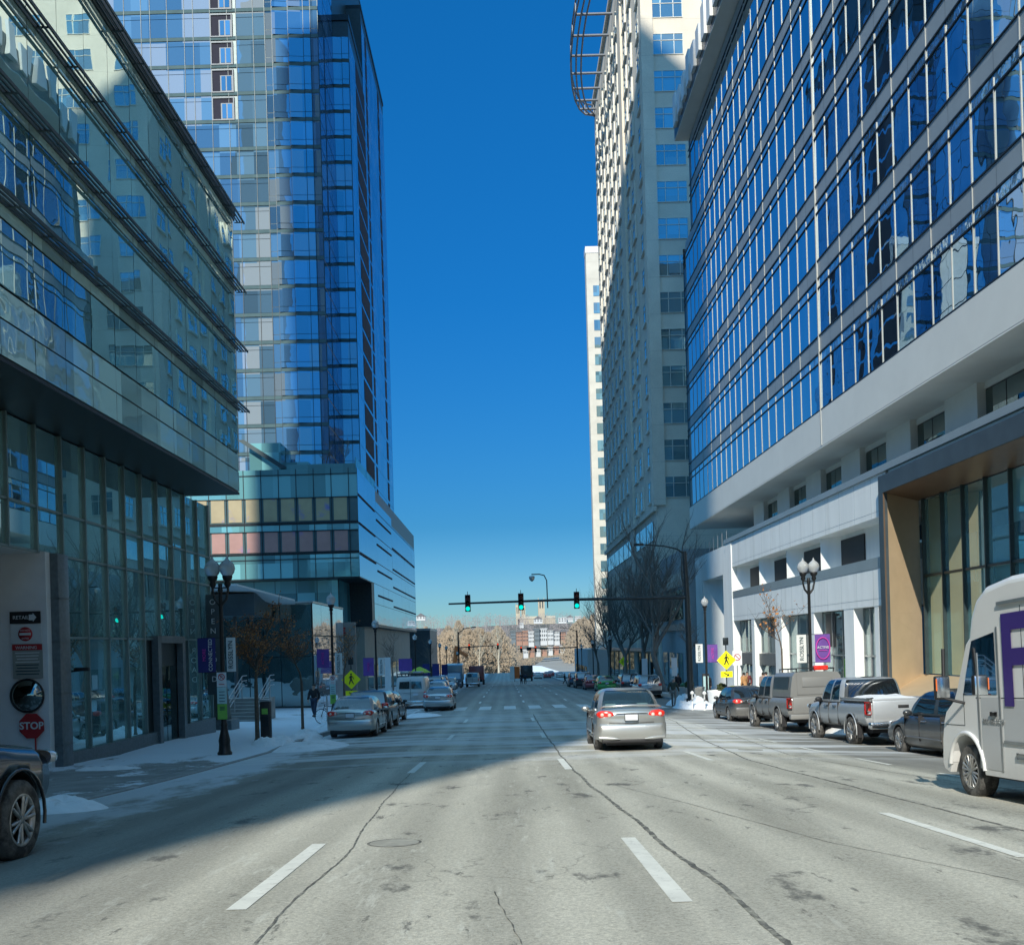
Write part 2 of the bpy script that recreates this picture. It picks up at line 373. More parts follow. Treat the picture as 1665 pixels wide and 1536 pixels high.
M['seam']=surf('tar_seam',(.12,.12,.108),.9,.5,2.5,kind='World',dirt=((.44,.43,.36),7,.47))
M['marking']=surf('road_paint',(.80,.80,.72),.6,.12,4,kind='World',dirt=((.46,.46,.40),11,.54))
M['marking_worn']=surf('worn_road_paint',(.78,.78,.74),.7,.2,3,kind='World',dirt=((.36,.36,.34),3,.55))
M['earth']=surf('winter_ground',(.13,.115,.085),.95,.4,.02,kind='World',dirt=((.24,.23,.21),.05,.55))
# ground sheet out to the horizon
mb=MB(); gx=[-4000,-1500,-700,-350,-200,-120,-80,-55,-40,-30,-22,-14,-7,0,7,14,22,30,45,70,110,180,300,500,800,1500,4000]
gy=[-400,-200,-100,-60,-30,0,20,40,60,80,100,130,160,190,221,260,300,345,380,420,500,600,700,760,820,860,920,1000,1100,1250,1400,1600,1900,2300,3000,5000]
vs=[];fs=[]
for y in gy:
    for x in gx:
        z=-D(y)-.45
        if y>860: z+=noise.noise(Vector((x*.0021,y*.0025,3)))*16*min(1,(y-860)/300)
        vs.append((x,y,z))
w=len(gx)
for j in range(len(gy)-1):
    for i in range(w-1): fs.append((j*w+i,j*w+i+1,(j+1)*w+i+1,(j+1)*w+i))
mb.add(vs,fs,0,True); g=mb.build('ground',M['earth']); tag(g,kind='structure')
# road
mb=MB(); xs=[-7.1,-5,-3,-1,1,4,6,8,10.8,12.0]; vs=[];fs=[]
for y in YS:
    for x in xs: vs.append((x,y,rz_(x,y)))
w=len(xs)
for j in range(len(YS)-1):
    for i in range(w-1): fs.append((j*w+i,j*w+i+1,(j+1)*w+i+1,(j+1)*w+i))
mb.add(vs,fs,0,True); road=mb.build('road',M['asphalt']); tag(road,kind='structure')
# driveway and cross street aprons
def apron(x0,x1,y0,y1,name,mat,dz=0.0):
    mb=MB();vs=[];fs=[];k=max(2,int((y1-y0)/2))
    for i in range(k+1):
        y=y0+(y1-y0)*i/k
        for x in (x0,x1): vs.append((x,y,rz_(max(-7,min(11,x)),y)+dz))
    for i in range(k): fs.append((2*i,2*i+1,2*i+3,2*i+2))
    mb.add(vs,fs); o=mb.build(name,mat); tag(o,kind='structure'); return o
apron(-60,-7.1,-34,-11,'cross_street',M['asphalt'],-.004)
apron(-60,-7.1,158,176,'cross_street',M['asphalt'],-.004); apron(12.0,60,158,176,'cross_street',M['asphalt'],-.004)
# sidewalks with granite kerbs
M['kerb']=surf('granite_kerb',(.33,.33,.32),.8,.2,5,dirt=((.7,.74,.78),1.3,.56))
def sidewalk(side,x_in,x_out,ys,name,mat,height):
    mb=MB();vs=[];fs=[];kb=MB()
    for y in ys:
        xi=x_in(y); h=height(y); zi=rz_(xi,y)+h
        zo=zi+x_out[1](y)
        vs+=[(xi+side*.16,y,zi),(x_out[0],y,zo)]
    for i in range(len(ys)-1): fs.append((2*i,2*i+1,2*i+3,2*i+2))
    mb.add(vs,fs); o=mb.build(name,mat); tag(o,kind='structure')
    for i in range(len(ys)-1):
        a,b=ys[i],ys[i+1]
        for (y0,y1) in ((a,b),):
            p=[]
            for y in (y0,y1):
                xi=x_in(y); z=rz_(xi,y); h=height(y)
                p+=[(xi,y,z-.1),(xi,y,z+h+.003),(xi+side*.16,y,z+h+.003)]
            kb.add(p,[(0,1,4,3),(1,2,5,4)])
    k=kb.build('kerb',M['kerb'],o); return o
ysL=[-11+i*2.5 for i in range(0,68)]
def hL(y):
    t=max(0,min(1,(y-29.5)/2.5)); return .02+.13*t
def slopeL(y):
    # level strip in front of the left building: rises relative to the falling road
    if y<24: return .02
    return min(.55,.02+(y-24)*.028)
swL=sidewalk(-1,curbL,(-34,slopeL),ysL,'left_sidewalk',M['walkL'],hL)
ysR=[-60+i*3 for i in range(0,73)]
swR=sidewalk(1,curbR,(17.6,lambda y:.12),ysR,'right_sidewalk',M['walkR'],lambda y:.15)
swL2=sidewalk(-1,lambda y:-7.0,(-34,lambda y:.3),[176+i*6 for i in range(0,20)],'left_sidewalk',M['walkL'],lambda y:.15)
swR2=sidewalk(1,lambda y:11.0,(30,lambda y:.2),[176+i*6 for i in range(0,20)],'right_sidewalk',M['walkR'],lambda y:.15)
def walkz(x,y):
    if x<0:
        zi=rz_(-6.95,y)+hL(y); return zi+slopeL(y)*(min(1,(-7.1-x)/26.9))
    xi=curbR(y); return rz_(xi,y)+.15+.12*min(1,max(0,(x-xi)/6))
# lane markings
def dash(x,y0,y1,w=.12,mat='marking',dz=.005):
    mb=strip(lambda y:x(y)-w/2 if callable(x) else x-w/2,lambda y:x(y)+w/2 if callable(x) else x+w/2,y0,y1,dz,'lane_marking',None,step=1)
    o=mb.build('lane_marking',M[mat],road); return o
for k in range(-1,17):
    y0=6.6+12.19*k
    for x,off,w in ((1.14,0,.14),(-1.9,.15,.14),(4.15,1.35,.13)):
        a=y0+off
        if a>50 and a<64: continue
        if a>150: continue
        dash(x,a,a+3.0,w)
for a in (11.2,15.2,19.2,23.3,27.4,32,37):
    dash(7.45 if a>12 else 7.3,a,a+1.9,.10)
mb=strip(-6.3,9.0,52.0,52.45,.007,'stop_line',None,step=.5); mb.build('stop_line',M['marking_worn'],road)
for i in range(11):
    x=-6.2+i*1.5
    mb=strip(x,x+.72,57.6,62.2,.007,'c',None,step=1); mb.build('crossing_bar',M['marking_worn'],road)
for i in range(10):
    x=-5.8+i*1.75
    mb=strip(x,x+.8,150,154,.008,'c',None,step=1); mb.build('crossing_bar',M['marking_worn'],road)
# tar seams wander along the lanes
def seam(pts,w,seed):
    rnd=random.Random(seed); mb=MB(); vs=[];fs=[]
    P=[]
    for (a,b) in zip(pts,pts[1:]):
        n=max(2,int(abs(b[1]-a[1])/.06))
        for i in range(n):
            t=i/n; P.append((a[0]+(b[0]-a[0])*t,a[1]+(b[1]-a[1])*t))
    for x,y in P:
        q=noise.noise(Vector((seed*7,y*.5,0)))*.05+noise.noise(Vector((seed*3,y*5,0)))*.015
        ww=w*(.55+.6*abs(noise.noise(Vector((seed,y*2.3,5))))+.5*abs(noise.noise(Vector((seed,y*9,5)))+.9*abs(noise.noise(Vector((seed,y*23,9))))))
        vs+=[(x+q-ww/2,y,rz_(x,y)+.004),(x+q+ww/2,y,rz_(x,y)+.004)]
    for i in range(len(P)-1): fs.append((2*i,2*i+1,2*i+3,2*i+2))
    mb.add(vs,fs); return mb.build('tar_seam',M['seam'],road)
seam([(1.52,4),(1.50,7),(1.34,12),(1.22,17),(1.22,24),(1.25,34),(1.3,50)],.06,1)
seam([(5.0,5),(4.95,14),(4.95,20),(5.6,28),(7.0,41),(7.6,52)],.055,2)
seam([(-1.52,4),(-1.54,9.5),(-1.8,15),(-2.0,24)],.022,3)
seam([(3.6,7),(2.9,9),(2.2,12.5),(1.5,15.5)],.012,4)
seam([(7.0,14),(6.3,22),(7.6,36)],.03,5)
seam([(.2,3.6),(.0,6),(-.1,7.2)],.012,6)
# access covers
for cx_,cy_,cr_ in ((-1.15,9.7,.27),(5.9,24,.30)):
    mb=MB(); rr=[]
    for q in (0,cr_*.88,cr_*.9,cr_):
        rr.append([(cx_+q*math.cos(a*math.pi/12),cy_+q*math.sin(a*math.pi/12)) for a in range(24)])
    for i in range(3):
        for j in range(24):
            k=(j+1)%24; P_=[rr[i][j],rr[i][k],rr[i+1][k],rr[i+1][j]]
            mb.add([(p[0],p[1],rz_(*p)+.003) for p in P_],[(0,1,2,3)],1 if i==2 else 0)
    mb.build('manhole_cover',[surf('cast_iron_worn',(.36,.35,.295),.7,.25,7,kind='World'),M['seam']],road)
# snow piles
def pile(x,y,sx,sy,h,seed,name='snow_pile',label=None,zf=None):
    mb=MB();n=30;vs=[];fs=[]
    z0=(zf or walkz)(x,y)
    for i in range(n+1):
        for j in range(n+1):
            u=i/n*2-1; v=j/n*2-1; r=math.hypot(u,v)
            q=max(0,1-r*r)**.8
            k=.62+.55*noise.noise(Vector((u*2.1+seed,v*2.1,seed)))+.30*noise.noise(Vector((u*5+seed,v*5,seed)))+.16*noise.noise(Vector((u*13+seed,v*13,seed)))
            xx=x+u*sx; yy=y+v*sy
            edge=(xx>curbR(yy)) if x>0 else (xx<-6.95)
            zb_=(walkz(xx,yy) if edge else rz_(xx,yy)) if zf is None else zf(xx,yy)
            vs.append((xx,yy,zb_-.03+max(0,h*q*k)+(.15*q if not edge else 0)))
    for i in range(n):
        for j in range(n): fs.append((i*(n+1)+j,(i+1)*(n+1)+j,(i+1)*(n+1)+j+1,i*(n+1)+j+1))
    mb.add(vs,fs,0,True); o=mb.build('snow_pile',M['snow']); tag(o,label,'snow pile',kind='stuff'); return o
for a in [(-7.5,31.5,.7,1.2,.38,1,'low snow bank beside the trunk of the near left young tree'),
          (-7.2,35,.6,1.8,.30,2,'snow heap behind the parked silver sedan on the left kerb'),
          (-7.3,41,.7,1.3,.45,3,'snow heap at the foot of the second left young tree'),
          (-6.2,30.5,1.3,2.2,.13,4,'thin ploughed snow in the left gutter'),
          (-5.9,48,.7,1.4,.2,5,'snow strip by the parked green sedan'),
          (11.0,57.5,1.3,2.6,.55,6,'bright snow bank around the two white flexible posts'),
          (11.3,62,1.3,2.0,.75,7,'grey snow mound beside the round concrete planter'),
          (12.3,55.5,.8,1.6,.5,8,'snow mound behind the white planter'),
          (11.2,33.5,.5,2.2,.22,9,'snow ridge between the parked pickups and the kerb'),
          (11.3,27,.5,2.2,.2,10,'snow ridge beside the silver pickup on the kerb'),
          (-9.6,23.6,.9,.5,.16,11,'small snow remnant at the garage driveway'),
          (-6.6,14.5,.7,.5,.14,12,'snow patch ahead of the dark pickup wheel'),
          (-4.6,52,1.2,1.4,.1,13,'flattened snow behind the silver coupe')]:
    pile(*a[:6],label=a[6])
# ------------------------------------------------------------------ facades
random.seed(11)
G_left=glassmat('teal_facade_glass',(.15,.31,.31),.84,(.78,.95,.94),.32,.38,f0=.62,cell=(2,1.4,2.3))
G_leftlow=glassmat('teal_shopfront_glass',(.13,.28,.28),.85,(.72,.94,.94),.15,.35,f0=.55,cell=(2,1.4,2))
G_frit=glassmat('fritted_glass',(.34,.50,.48),.55,(.8,.95,.92),.6,.8,f0=.45,cell=(2,1.4,9))
G_right=glassmat('blue_facade_glass',(.012,.03,.05),.86,(.74,.90,1.0),.5,.45,f0=.62,cell=(3,1.7,3.9))
G_rightlite=glassmat('light_spandrel_glass',(.10,.17,.22),.8,(.85,.95,1.0),1.0,1.6,f0=.55)
G_tower=glassmat('tower_glass',(.05,.13,.24),.72,(.70,.88,1.0),.3,.35,blind=((.22,.28,.32),.80),f0=.45,cell=(1.4,1.4,3.1))
G_towerfront=glassmat('tower_front_glass',(.07,.135,.19),.60,(.70,.86,1.0),.3,.35,blind=((.34,.40,.43),.72),f0=.42,cell=(1.9,1.9,3.1))
G_pod=glassmat('podium_glass',(.11,.26,.27),.50,(.7,.95,1.0),.4,.5,f0=.4,cell=(1.8,1.8,3))
G_podside=glassmat('podium_side_glass',(.05,.11,.19),.75,(.75,.88,1.0),.25,.3,f0=.6,cell=(4,9,3))
G_win=glassmat('punched_window_glass',(.10,.20,.24),.75,(.72,.9,.95),.3,.6,blind=((.20,.30,.30),.62),f0=.5,cell=(2,3,2))
G_dark=glassmat('dark_shop_glass',(.006,.014,.014),.5,(.7,.85,.85),.25,.5,f0=.35,cell=(1.5,1.5,2))
M['grey_panel']=surf('grey_spandrel',(.25,.29,.31),.4,.06,.7,spec=.6,kind='World')
M['fascia']=surf('grey_fascia',(.72,.72,.66),.45,.05,.5,kind='World')
M['soffit']=surf('soffit_plaster',(.80,.80,.74),.8,.06,.7,kind='World')
M['fin']=surf('bright_fin',(.50,.50,.46),.5,.05,2,.2)
M['ledge']=surf('blue_grey_ledge',(.33,.38,.39),.35,.08,.8,.3)
M['gold']=surf('gold_panel',(.58,.44,.28),.45,.08,1.2,.15)
M['bronze']=surf('bronze_soffit',(.20,.13,.085),.4,.12,1.5,.5)
M['darkframe']=surf('dark_portal_frame',(.08,.10,.11),.4,.2,1,.4)
M['mullion_teal']=surf('teal_mullion',(.19,.27,.27),.4,.12,2,.3)
M['louver']=surf('louver',(.06,.08,.08),.45,.3,3,.6)
M['granite']=surf('dark_granite',(.13,.16,.17),.35,.25,9,kind='World')
M['garage_wall']=surf('garage_wall',(.86,.86,.85),.7,.08,1.5,kind='World')
def stone(name,base,lines=(3.82,.0)):
    m,nt,out=newmat(name); p=N(nt,'ShaderNodeBsdfPrincipled'); p.inputs['Roughness'].default_value=.8
    v=coords(nt,'World'); f=noise_(nt,v,.35,6,.6); g=noise_(nt,v,9,4)
    c=mixc(nt,ramp(nt,f,[(.3,0.0),(.7,1.0)]),tuple(x*.88 for x in base),tuple(x*1.08 for x in base))
    c=mixc(nt,1.0,c,ramp(nt,g,[(.3,.93),(.7,1.05)]),'MULTIPLY')
    sx=N(nt,'ShaderNodeSeparateXYZ'); L(nt,v,sx.inputs[0])
    k=math_(nt,'FRACT',math_(nt,'MULTIPLY',math_(nt,'ADD',sx.outputs[2],100+lines[1]),1/lines[0]))
    c=mixc(nt,ramp(nt,k,[(0.0,.55),(.018,0.0)]),c,tuple(x*.5 for x in base))
    L(nt,c,p.inputs['Base Color']); L(nt,p.outputs[0],out.inputs[0]); return m
M['beige']=stone('beige_precast',(.80,.72,.59))
M['white_stone']=stone('white_precast',(.66,.64,.56),(3.74,.6))
M['annex']=stone('grey_precast',(.42,.45,.45),(3.0,.3))
def importance(c,area):
    d=Vector(c).length; 
    if c[1]<1: return -1
    px=c[0]/c[1]; pz=c[2]/c[1]
    if abs(px)>.56 or pz>.68 or pz<-.33: return 0
    return area/(d*d)
def panes(parent,items,name,mat,cap,fix=False):
    """items: (corners, ) lists of 4 points; the largest in view become window panes of their own, the rest one mesh"""
    def cen(q): return [sum(p[i] for p in q)/4 for i in range(3)]
    def area(q):
        a=Vector(q[1])-Vector(q[0]); b=Vector(q[3])-Vector(q[0]); return a.cross(b).length
    it=sorted(items,key=lambda q:-importance(cen(q),area(q)*.2+.8))
    for q in it[:cap]:
        m=MB(); m.quad(*q); m.build(name,mat,parent,fix=False)
    if len(it)>cap:
        m=MB()
        for q in it[cap:]: m.quad(*q)
        o=m.build(name,mat,parent,fix=False); tag(o,kind='stuff')
def paneX(x,y0,y1,z0,z1,t=.004,flip=False):
    r=lambda: random.uniform(-t,t)
    q=[(x+r(),y0,z0),(x+r(),y1,z0),(x+r(),y1,z1),(x+r(),y0,z1)]
    # keep the pane planar: tilt by two random slopes
    a,b=random.uniform(-t,t),random.uniform(-t,t)
    q=[(x-a-b,y0,z0),(x+a-b,y1,z0),(x+a+b,y1,z1),(x-a+b,y0,z1)]
    return q if not flip else q[::-1]
def paneY(y,x0,x1,z0,z1,t=.004,saw=0):
    a,b=random.uniform(-t,t),random.uniform(-t,t); s=saw*(x1-x0)
    return [(x0,y-a-b-s,z0),(x1,y+a-b,z0),(x1,y+a+b,z1),(x0,y-a+b-s,z1)]
# ================= left glass building (near left)
A=empty('glass_building',(-20,12,-2.6),label='near left glass office building with four dark louvre shelves over a dark glass shopfront',cat='building')
X1,X0=-9.65,-11.6; YA0,YA1=-10.3,36.3
m=MB(); m.box(-34,X1-.03,YA0,YA1-.03,5.9,16.0); m.build('wall',M['alu_dark'],A)
m=MB(); m.box(-34,X1-.0,YA0,YA1,5.80,5.88); m.build('soffit',M['black_metal'],A)
m=MB(); m.box(-34,X0-.04,24.75,38.6,-3.2,5.79); m.box(-34,X0-.04,19,24.7,2.67,5.79); m.box(-34,X0-.04,YA0,19,2.67,5.79); m.box(-34,-20.2,YA0,24.7,-2.8,2.65); m.build('wall',M['alu_dark'],A)
its=[];frit=[]
ys=[YA1-1.43*k for k in range(0,33)]
lev=[(5.9,6.55),(7.2,8.85),(8.95,9.0)]
bands=[(5.92,6.62,'f'),(6.66,7.25,'f'),(7.30,8.62,'g'),(8.66,8.93,'f'),(9.0,10.95,'g'),(10.98,11.18,'f'),(11.25,13.1,'g'),(13.13,13.38,'f'),(13.45,15.6,'g'),(15.63,15.95,'f')]
for a,b in zip(ys[1:],ys):
    for z0,z1,k in bands: (frit if k=='f' else its).append(paneX(X1,a+.012,b-.012,z0,z1,.0025 if k=='g' else .004))
panes(A,its,'window_pane',G_left,100); panes(A,frit,'fritted_panel',G_frit,60)
# north end
its=[]
for i in range(12):
    for z0,z1,k in bands: its.append(paneY(YA1+.0,X1-.05-i*1.9-1.88,X1-.05-i*1.9,z0,z1)[::-1])
panes(A,its,'end_pane',G_left,0)
for z in (8.95,11.2,13.4,16.0):
    m=MB()
    for k in range(2): m.box(X1+.08+k*.10,X1+.12+k*.10,YA0-.3,YA1+.40,z-.01,z+.03)
    m.box(X1,X1+.04,YA0-.3,YA1+.2,z-.03,z+.05); m.box(X1+.30,X1+.34,YA0-.3,YA1+.5,z-.03,z+.05)
    for k in range(0,34): m.box(X1,X1+.30,YA1+.3-k*1.43,YA1+.36-k*1.43,z-.035,z-.021)
    m.build('louvre_shelf',M['louver'],A)
m=MB(); m.box(-34,X1+.1,YA0,YA1+.1,16.1,16.35); m.build('roof',M['dark_steel'],A)
# lower shopfront glass
its=[];mul=MB()
ysl=[38.6-1.42*k for k in range(0,10)]
for a,b in zip(ysl[1:],ysl):
    for z0,z1 in ((-2.55,.48),(.54,2.60),(2.68,3.72),(3.78,5.76)):
        if a<34.9 and b>32.3 and z0<0: continue
        its.append(paneX(X0,a+.03,b-.03,z0,z1,.004))
for k in range(0,26):
    b=38.6-1.42*k; a=b-1.42
    if b<25.9 and a>YA0:
        for z0,z1 in ((2.68,3.72),(3.78,5.76)): its.append(paneX(X0,a+.03,b-.03,z0,z1,.004))
panes(A,its,'shopfront_pane',G_leftlow,70)
for k in range(0,34):
    y=38.6-1.42*k
    z0=-2.7 if y>25.3 else 2.63
    if 32.4<y<34.8: z0=.5
    mul.box(X0-.02,X0+.09,y-.03,y+.03,z0,5.79)
for z in (.51,2.64,3.75):
    mul.box(X0-.02,X0+.07,25.4 if z<1 else YA0,38.6,z-.03,z+.03)
mul.build('mullion',M['mullion_teal'],A)
m=MB(); m.box(X0-.03,X0+.14,25.4,32.25,-3.3,-2.52); m.box(X0-.03,X0+.14,35.0,38.65,-3.3,-2.52); m.build('plinth',M['granite'],A)
m=MB(); m.box(X0+.0,X0+.22,32.25,32.55,-3.1,.62); m.box(X0,X0+.22,34.7,35.0,-3.1,.62); m.box(X0,X0+.22,32.5,34.75,.38,.62); m.build('door_frame',M['granite'],A)
m=MB(); m.box(X0-1.2,X0-1.15,32.5,34.75,-3.1,.4); m.build('door',M['black_metal'],A)
m=MB(); m.box(X0-.04,X0-.02,32.55,33.6,-3.1,-.4); m.box(X0-.04,X0-.02,33.66,34.7,-3.1,-.4); m.build('door_leaf',G_dark,A)
# corner pier of dark stone
m=MB(); m.rbox(-11.9,-11.2,24.75,25.35,-3.0,2.62,.02)
for z in (-2.2,-.9,.4,1.5): m.box(-11.93,-11.17,24.72,25.38,z-.012,z+.0)
m.build('stone_pier',M['granite'],A)
# garage opening wall facing the street
m=MB(); m.box(-18.2,-11.4,24.5,24.74,-3.0,2.64); m.build('garage_wall',M['garage_wall'],A)
m=MB(); m.box(-18,-11.6,21,24.5,2.60,2.66); m.build('garage_ceiling',M['soffit'],A)
# vertical restaurant sign
sg=empty('blade_sign',(-11.2,37.9,0),label='dark vertical blade sign with white letters at the far corner of the near left building',cat='sign')
m=MB(); m.rbox(-11.5,-10.9,37.85,38.0,-1.6,2.25,.01); m.build('sign_panel',M['darkframe'],sg)
zz=1.95
for ch in 'OPEN ROAD':
    if ch!=' ': text(ch,.30,(-.02,-.07,zz),(R(90),0,0),M['sign_white'],sg,'letter')
    zz-=.37
# ================= right office building
RB=empty('office_building',(28,34,-3.5),label='right office building with blue curtain wall above white two storey base and gold entrance portal',cat='building')
XR=17.0; YB0,YB1=-30,88.9
zg0,zg1=11.9,43.1; fl=(zg1-zg0)/8
m=MB(); m.box(XR+.05,46,YB0,YB1-.05,zg0,33.3); m.box(XR+.05,46,YB0,85.2,33.3,zg1); m.build('wall',M['alu_dark'],RB)
m=MB(); m.box(XR-.04,46,YB0,YB1+.04,10.0,zg0-.02); m.build('fascia',M['fascia'],RB)
m=MB(); m.box(XR-.03,46,YB0,YB1+.03,9.93,9.99); m.build('soffit',M['soffit'],RB)
vis=[];lite=[];gry=[MB() for _ in range(8)]
bay=1.7; joint=51.9
ysr=[joint+bay*k for k in range(-46,22)]
for f in range(8):
    zb=zg0+f*fl
    for i,y in enumerate(ysr):
        y1=y+bay
        if y1>YB1+.1: continue
        if zb>33 and y1>85.5: continue
        yb=max(y,YB0)
        if y1<=YB0: continue
        vis.append(paneX(XR,yb+.03,y1-.03,zb+.05,zb+2.45,.004)[::-1])
        lite.append(paneX(XR,yb+.02,y1-.02,zb+2.53,zb+2.97,.006)[::-1])
        gm=gry[f]; gm.quad((XR-.004,yb+.01,zb+3.06),(XR-.004,y1-.01,zb+3.06),(XR-.004,y1-.01,zb+fl),(XR-.004,yb+.01,zb+fl))
panes(RB,vis,'window_pane',G_right,100); panes(RB,lite,'light_spandrel_panel',G_rightlite,40)
for gm in gry: gm.build('grey_spandrel',M['grey_panel'],RB)
# far end face and near-corner strip reading as dark blue edge
m=MB()
for f in range(8):
    zb=zg0+f*fl
    if zb<33: m.quad((XR,YB1,zb),(XR+12,YB1,zb),(XR+12,YB1,zb+fl-.05),(XR,YB1,zb+fl-.05))
m.build('end_glazing',G_right,RB)
fin=MB(); tr=MB()
for i,y in enumerate(ysr):
    if y>YB1 or y<YB0: continue
    top=33.3 if y>85.3 else zg1
    full=(i%2==0)
    if y<joint+.1:
        w=.032 if full else .026
    else: w=.02
    if abs(y-joint)<.1: fin.box(XR-.07,XR,y-.06,y+.06,10.05,top)
    elif full: fin.box(XR-.03,XR,y-w,y+w,zg0,top)
    else:
        for f in range(8):
            zb=zg0+f*fl
            if zb>top-1: continue
            fin.box(XR-.03,XR,y-w,y+w,zb+.05,zb+2.85)
for f in range(8):
    zb=zg0+f*fl; ye=YB1 if zb<33 else 85.2
    for z in (zb+2.49,zb+3.01,zb+.02): tr.box(XR-.05,XR+.01,YB0,ye,z-.03,z+.03)
tr.build('transom',M['black_metal'],RB); fo=fin.build('fin',M['fin'],RB); tag(fo,kind='stuff')
for a in (88.9,88.1,86.6): m=MB()
m=MB(); m.box(15.9,46,YB0,85.5,43.35,45.3); m.build('roof_overhang',M['darkframe'],RB)
m=MB(); m.box(15.9,46,YB0,85.5,43.28,43.34); m.build('soffit',M['soffit'],RB)
for k in range(14):
    y=84-k*2.0; m=MB(); m.box(15.62,15.88,y-.65,y+.45,43.9,45.9 if k%3 else 46.4); m.build('sign_letter',M['white_paint'],RB)
# recessed storey behind the soffit
m=MB(); m.box(20.6,46,YB0,78,7.4,9.93); m.build('wall',M['black_metal'],RB)
rec=[]
cols=MB()
y=75.0-3.2
m=MB(); k=0
while y>-20:
    cm=MB(); cm.box(19.1,20.9,y,y+2.9,7.4,9.93); cm.build('column',M['soffit'],RB)
    for j in range(2): rec.append(paneX(19.42,y-3.3+.04+j*1.63,y-3.3+1.6+j*1.63,7.45,9.6)[::-1])
    y-=6.5
m=MB(); m.box(19.46,19.6,YB0,75,7.4,9.66); m.build('wall',M['black_plastic'],RB)
panes(RB,rec,'recessed_window',G_dark,20)
m=MB(); m.box(19.4,20.6,YB0,75,9.66,9.93); m.build('window_head',M['soffit'],RB)
# white base, storeys 1 and 2
YP0,YP1=43.2,75.2    # portal far edge .. corner
m=MB(); m.box(XR-.12,20.5,YB0,YP1+.1,7.2,7.5); m.build('ledge',M['ledge'],RB)
m=MB(); m.box(XR,17.3,43.5,YP1,5.3,7.19); m.box(17.3,17.5,45,YP1,5.3,7.188); m.box(17.5,20.5,45.0,YP1,5.3,7.185); m.box(XR,20.5,YB0,YP0-.01,6.95,7.18); m.build('parapet',M['white_panel'],RB)
m=MB(); m.box(XR-.02,XR+.32,43.52,73.2,3.0,3.5); m.build('grey_band',M['ledge'],RB)
m=MB(); m.box(XR,XR+.3,43.52,73.2,1.3,2.99); m.box(XR+.3,20.4,45.0,73.2,1.3,3.4); m.build('white_band',M['white_panel'],RB)
jn=MB()
for k in range(0,14):
    y=45.3+k*2.15
    jn.box(XR-.005,XR+.002,y-.008,y+.008,5.32,7.15); 
    if y<73: jn.box(XR-.005,XR+.002,y-.008,y+.008,1.32,2.97)
jn.box(XR-.005,XR+.002,YP0+.3,73.2,5.55,5.565); jn.box(XR-.005,XR+.002,YP0+.3,73.2,1.62,1.635)
jn.build('panel_joint',M['ledge'],RB)
# second storey deep openings with slanted reveals
m=MB(); m.box(18.1,18.3,45,74,3.5,5.3); m.build('wall',M['white_panel'],RB)
y=73.2; 
while y>46:
    wv=MB(); wv.prism([(XR+.32,y-.02),(18.1,y-.02),(18.1,y-1.0)],'z',3.5,5.3); wv.build('slanted_reveal',M['white_panel'],RB)
    wv=MB(); wv.box(18.02,18.09,max(45.2,y-4.6),y-1.25,3.55,5.05); wv.build('deep_window',M['black_plastic'],RB)
    y-=6.5
    if y<50: break
# corner pier
m=MB(); m.box(XR-.06,18.6,73.2,YP1,-4.6,7.19); m.build('corner_pier',M['white_panel'],RB)
# ground floor shops
piers=[(67.2,68.0),(60.6,62.1),(54.2,55.2),(48.0,49.4),(44.8,45.3)]
for a,b in piers:
    m=MB(); m.box(XR+.02,XR+.9,a,b,-4.5,1.3); m.build('white_pier',M['white_panel'],RB)
bays=[(68.0,73.2,'s'),(62.1,67.2,'s'),(55.2,60.6,'t'),(49.4,54.2,'p'),(45.3,48.0,'c')]
G_shop=glassmat('shop_glass',(.10,.13,.125),.45,(.8,.95,.95),.2,.5,f0=.35,blind=((.32,.36,.34),.55),cell=(1.5,1.3,2))
M['signband']=surf('sign_band',(.14,.145,.14),.6,.15,2)
for a,b,k in bays:
    its=[];w=(b-a)/3
    for j in range(3):
        for z0,z1 in ((-1.0,1.25),(-3.9,-1.9 if k=='s' else -1.08)):
            its.append(paneX(XR+.55,a+j*w+.04,a+(j+1)*w-.04,z0,z1)[::-1])
    panes(RB,its,'shop_window',G_shop,6)
    mm=MB()
    for j in range(4): mm.box(XR+.47,XR+.58,a+j*w-.035,a+j*w+.035,-4.4,1.3)
    mm.box(XR+.47,XR+.57,a,b,-1.07,-1.0); mm.build('shop_frame',M['alu'],RB)
    if k=='s':
        mm=MB(); mm.box(XR+.3,XR+.5,a,b,-1.85,-1.08); mm.build('sign_band',M['signband'],RB)
    if k=='c':
        mm=MB(); mm.box(XR+.35,XR+.56,a,b,-4.4,-2.7); mm.build('stall_riser',M['white_panel'],RB)
    if k=='p':
        mm=MB(); mm.box(XR+.5,XR+.53,52.2,53.7,-.6,1.2); mm.build('window_poster',M['sign_black'],RB)
        rnd=random.Random(3)
        mm=MB()
        for q in range(26):
            yy=rnd.uniform(49.6,52); z=rnd.uniform(-.9,1.1); mm.box(XR+.51,XR+.53,yy,yy+rnd.uniform(.05,.5),z,z+rnd.uniform(.03,.09))
        mm.build('window_graphics',M['sign_black'],RB)
        mm=MB(); mm.box(XR+.5,XR+.53,49.6,51.0,-3.0,-1.2); mm.build('green_poster',M['sign_green'],RB)
m=MB(); m.box(XR+.9,XR+1.0,45,74,-4.5,1.3); m.build('wall',M['black_plastic'],RB)
m=MB(); m.box(XR+.2,XR+.26,73.6,74.4,-1.7,-.9); m.build('blue_sign_panel',surf('blue_sign',(.03,.12,.5),.5,.1,4),RB)
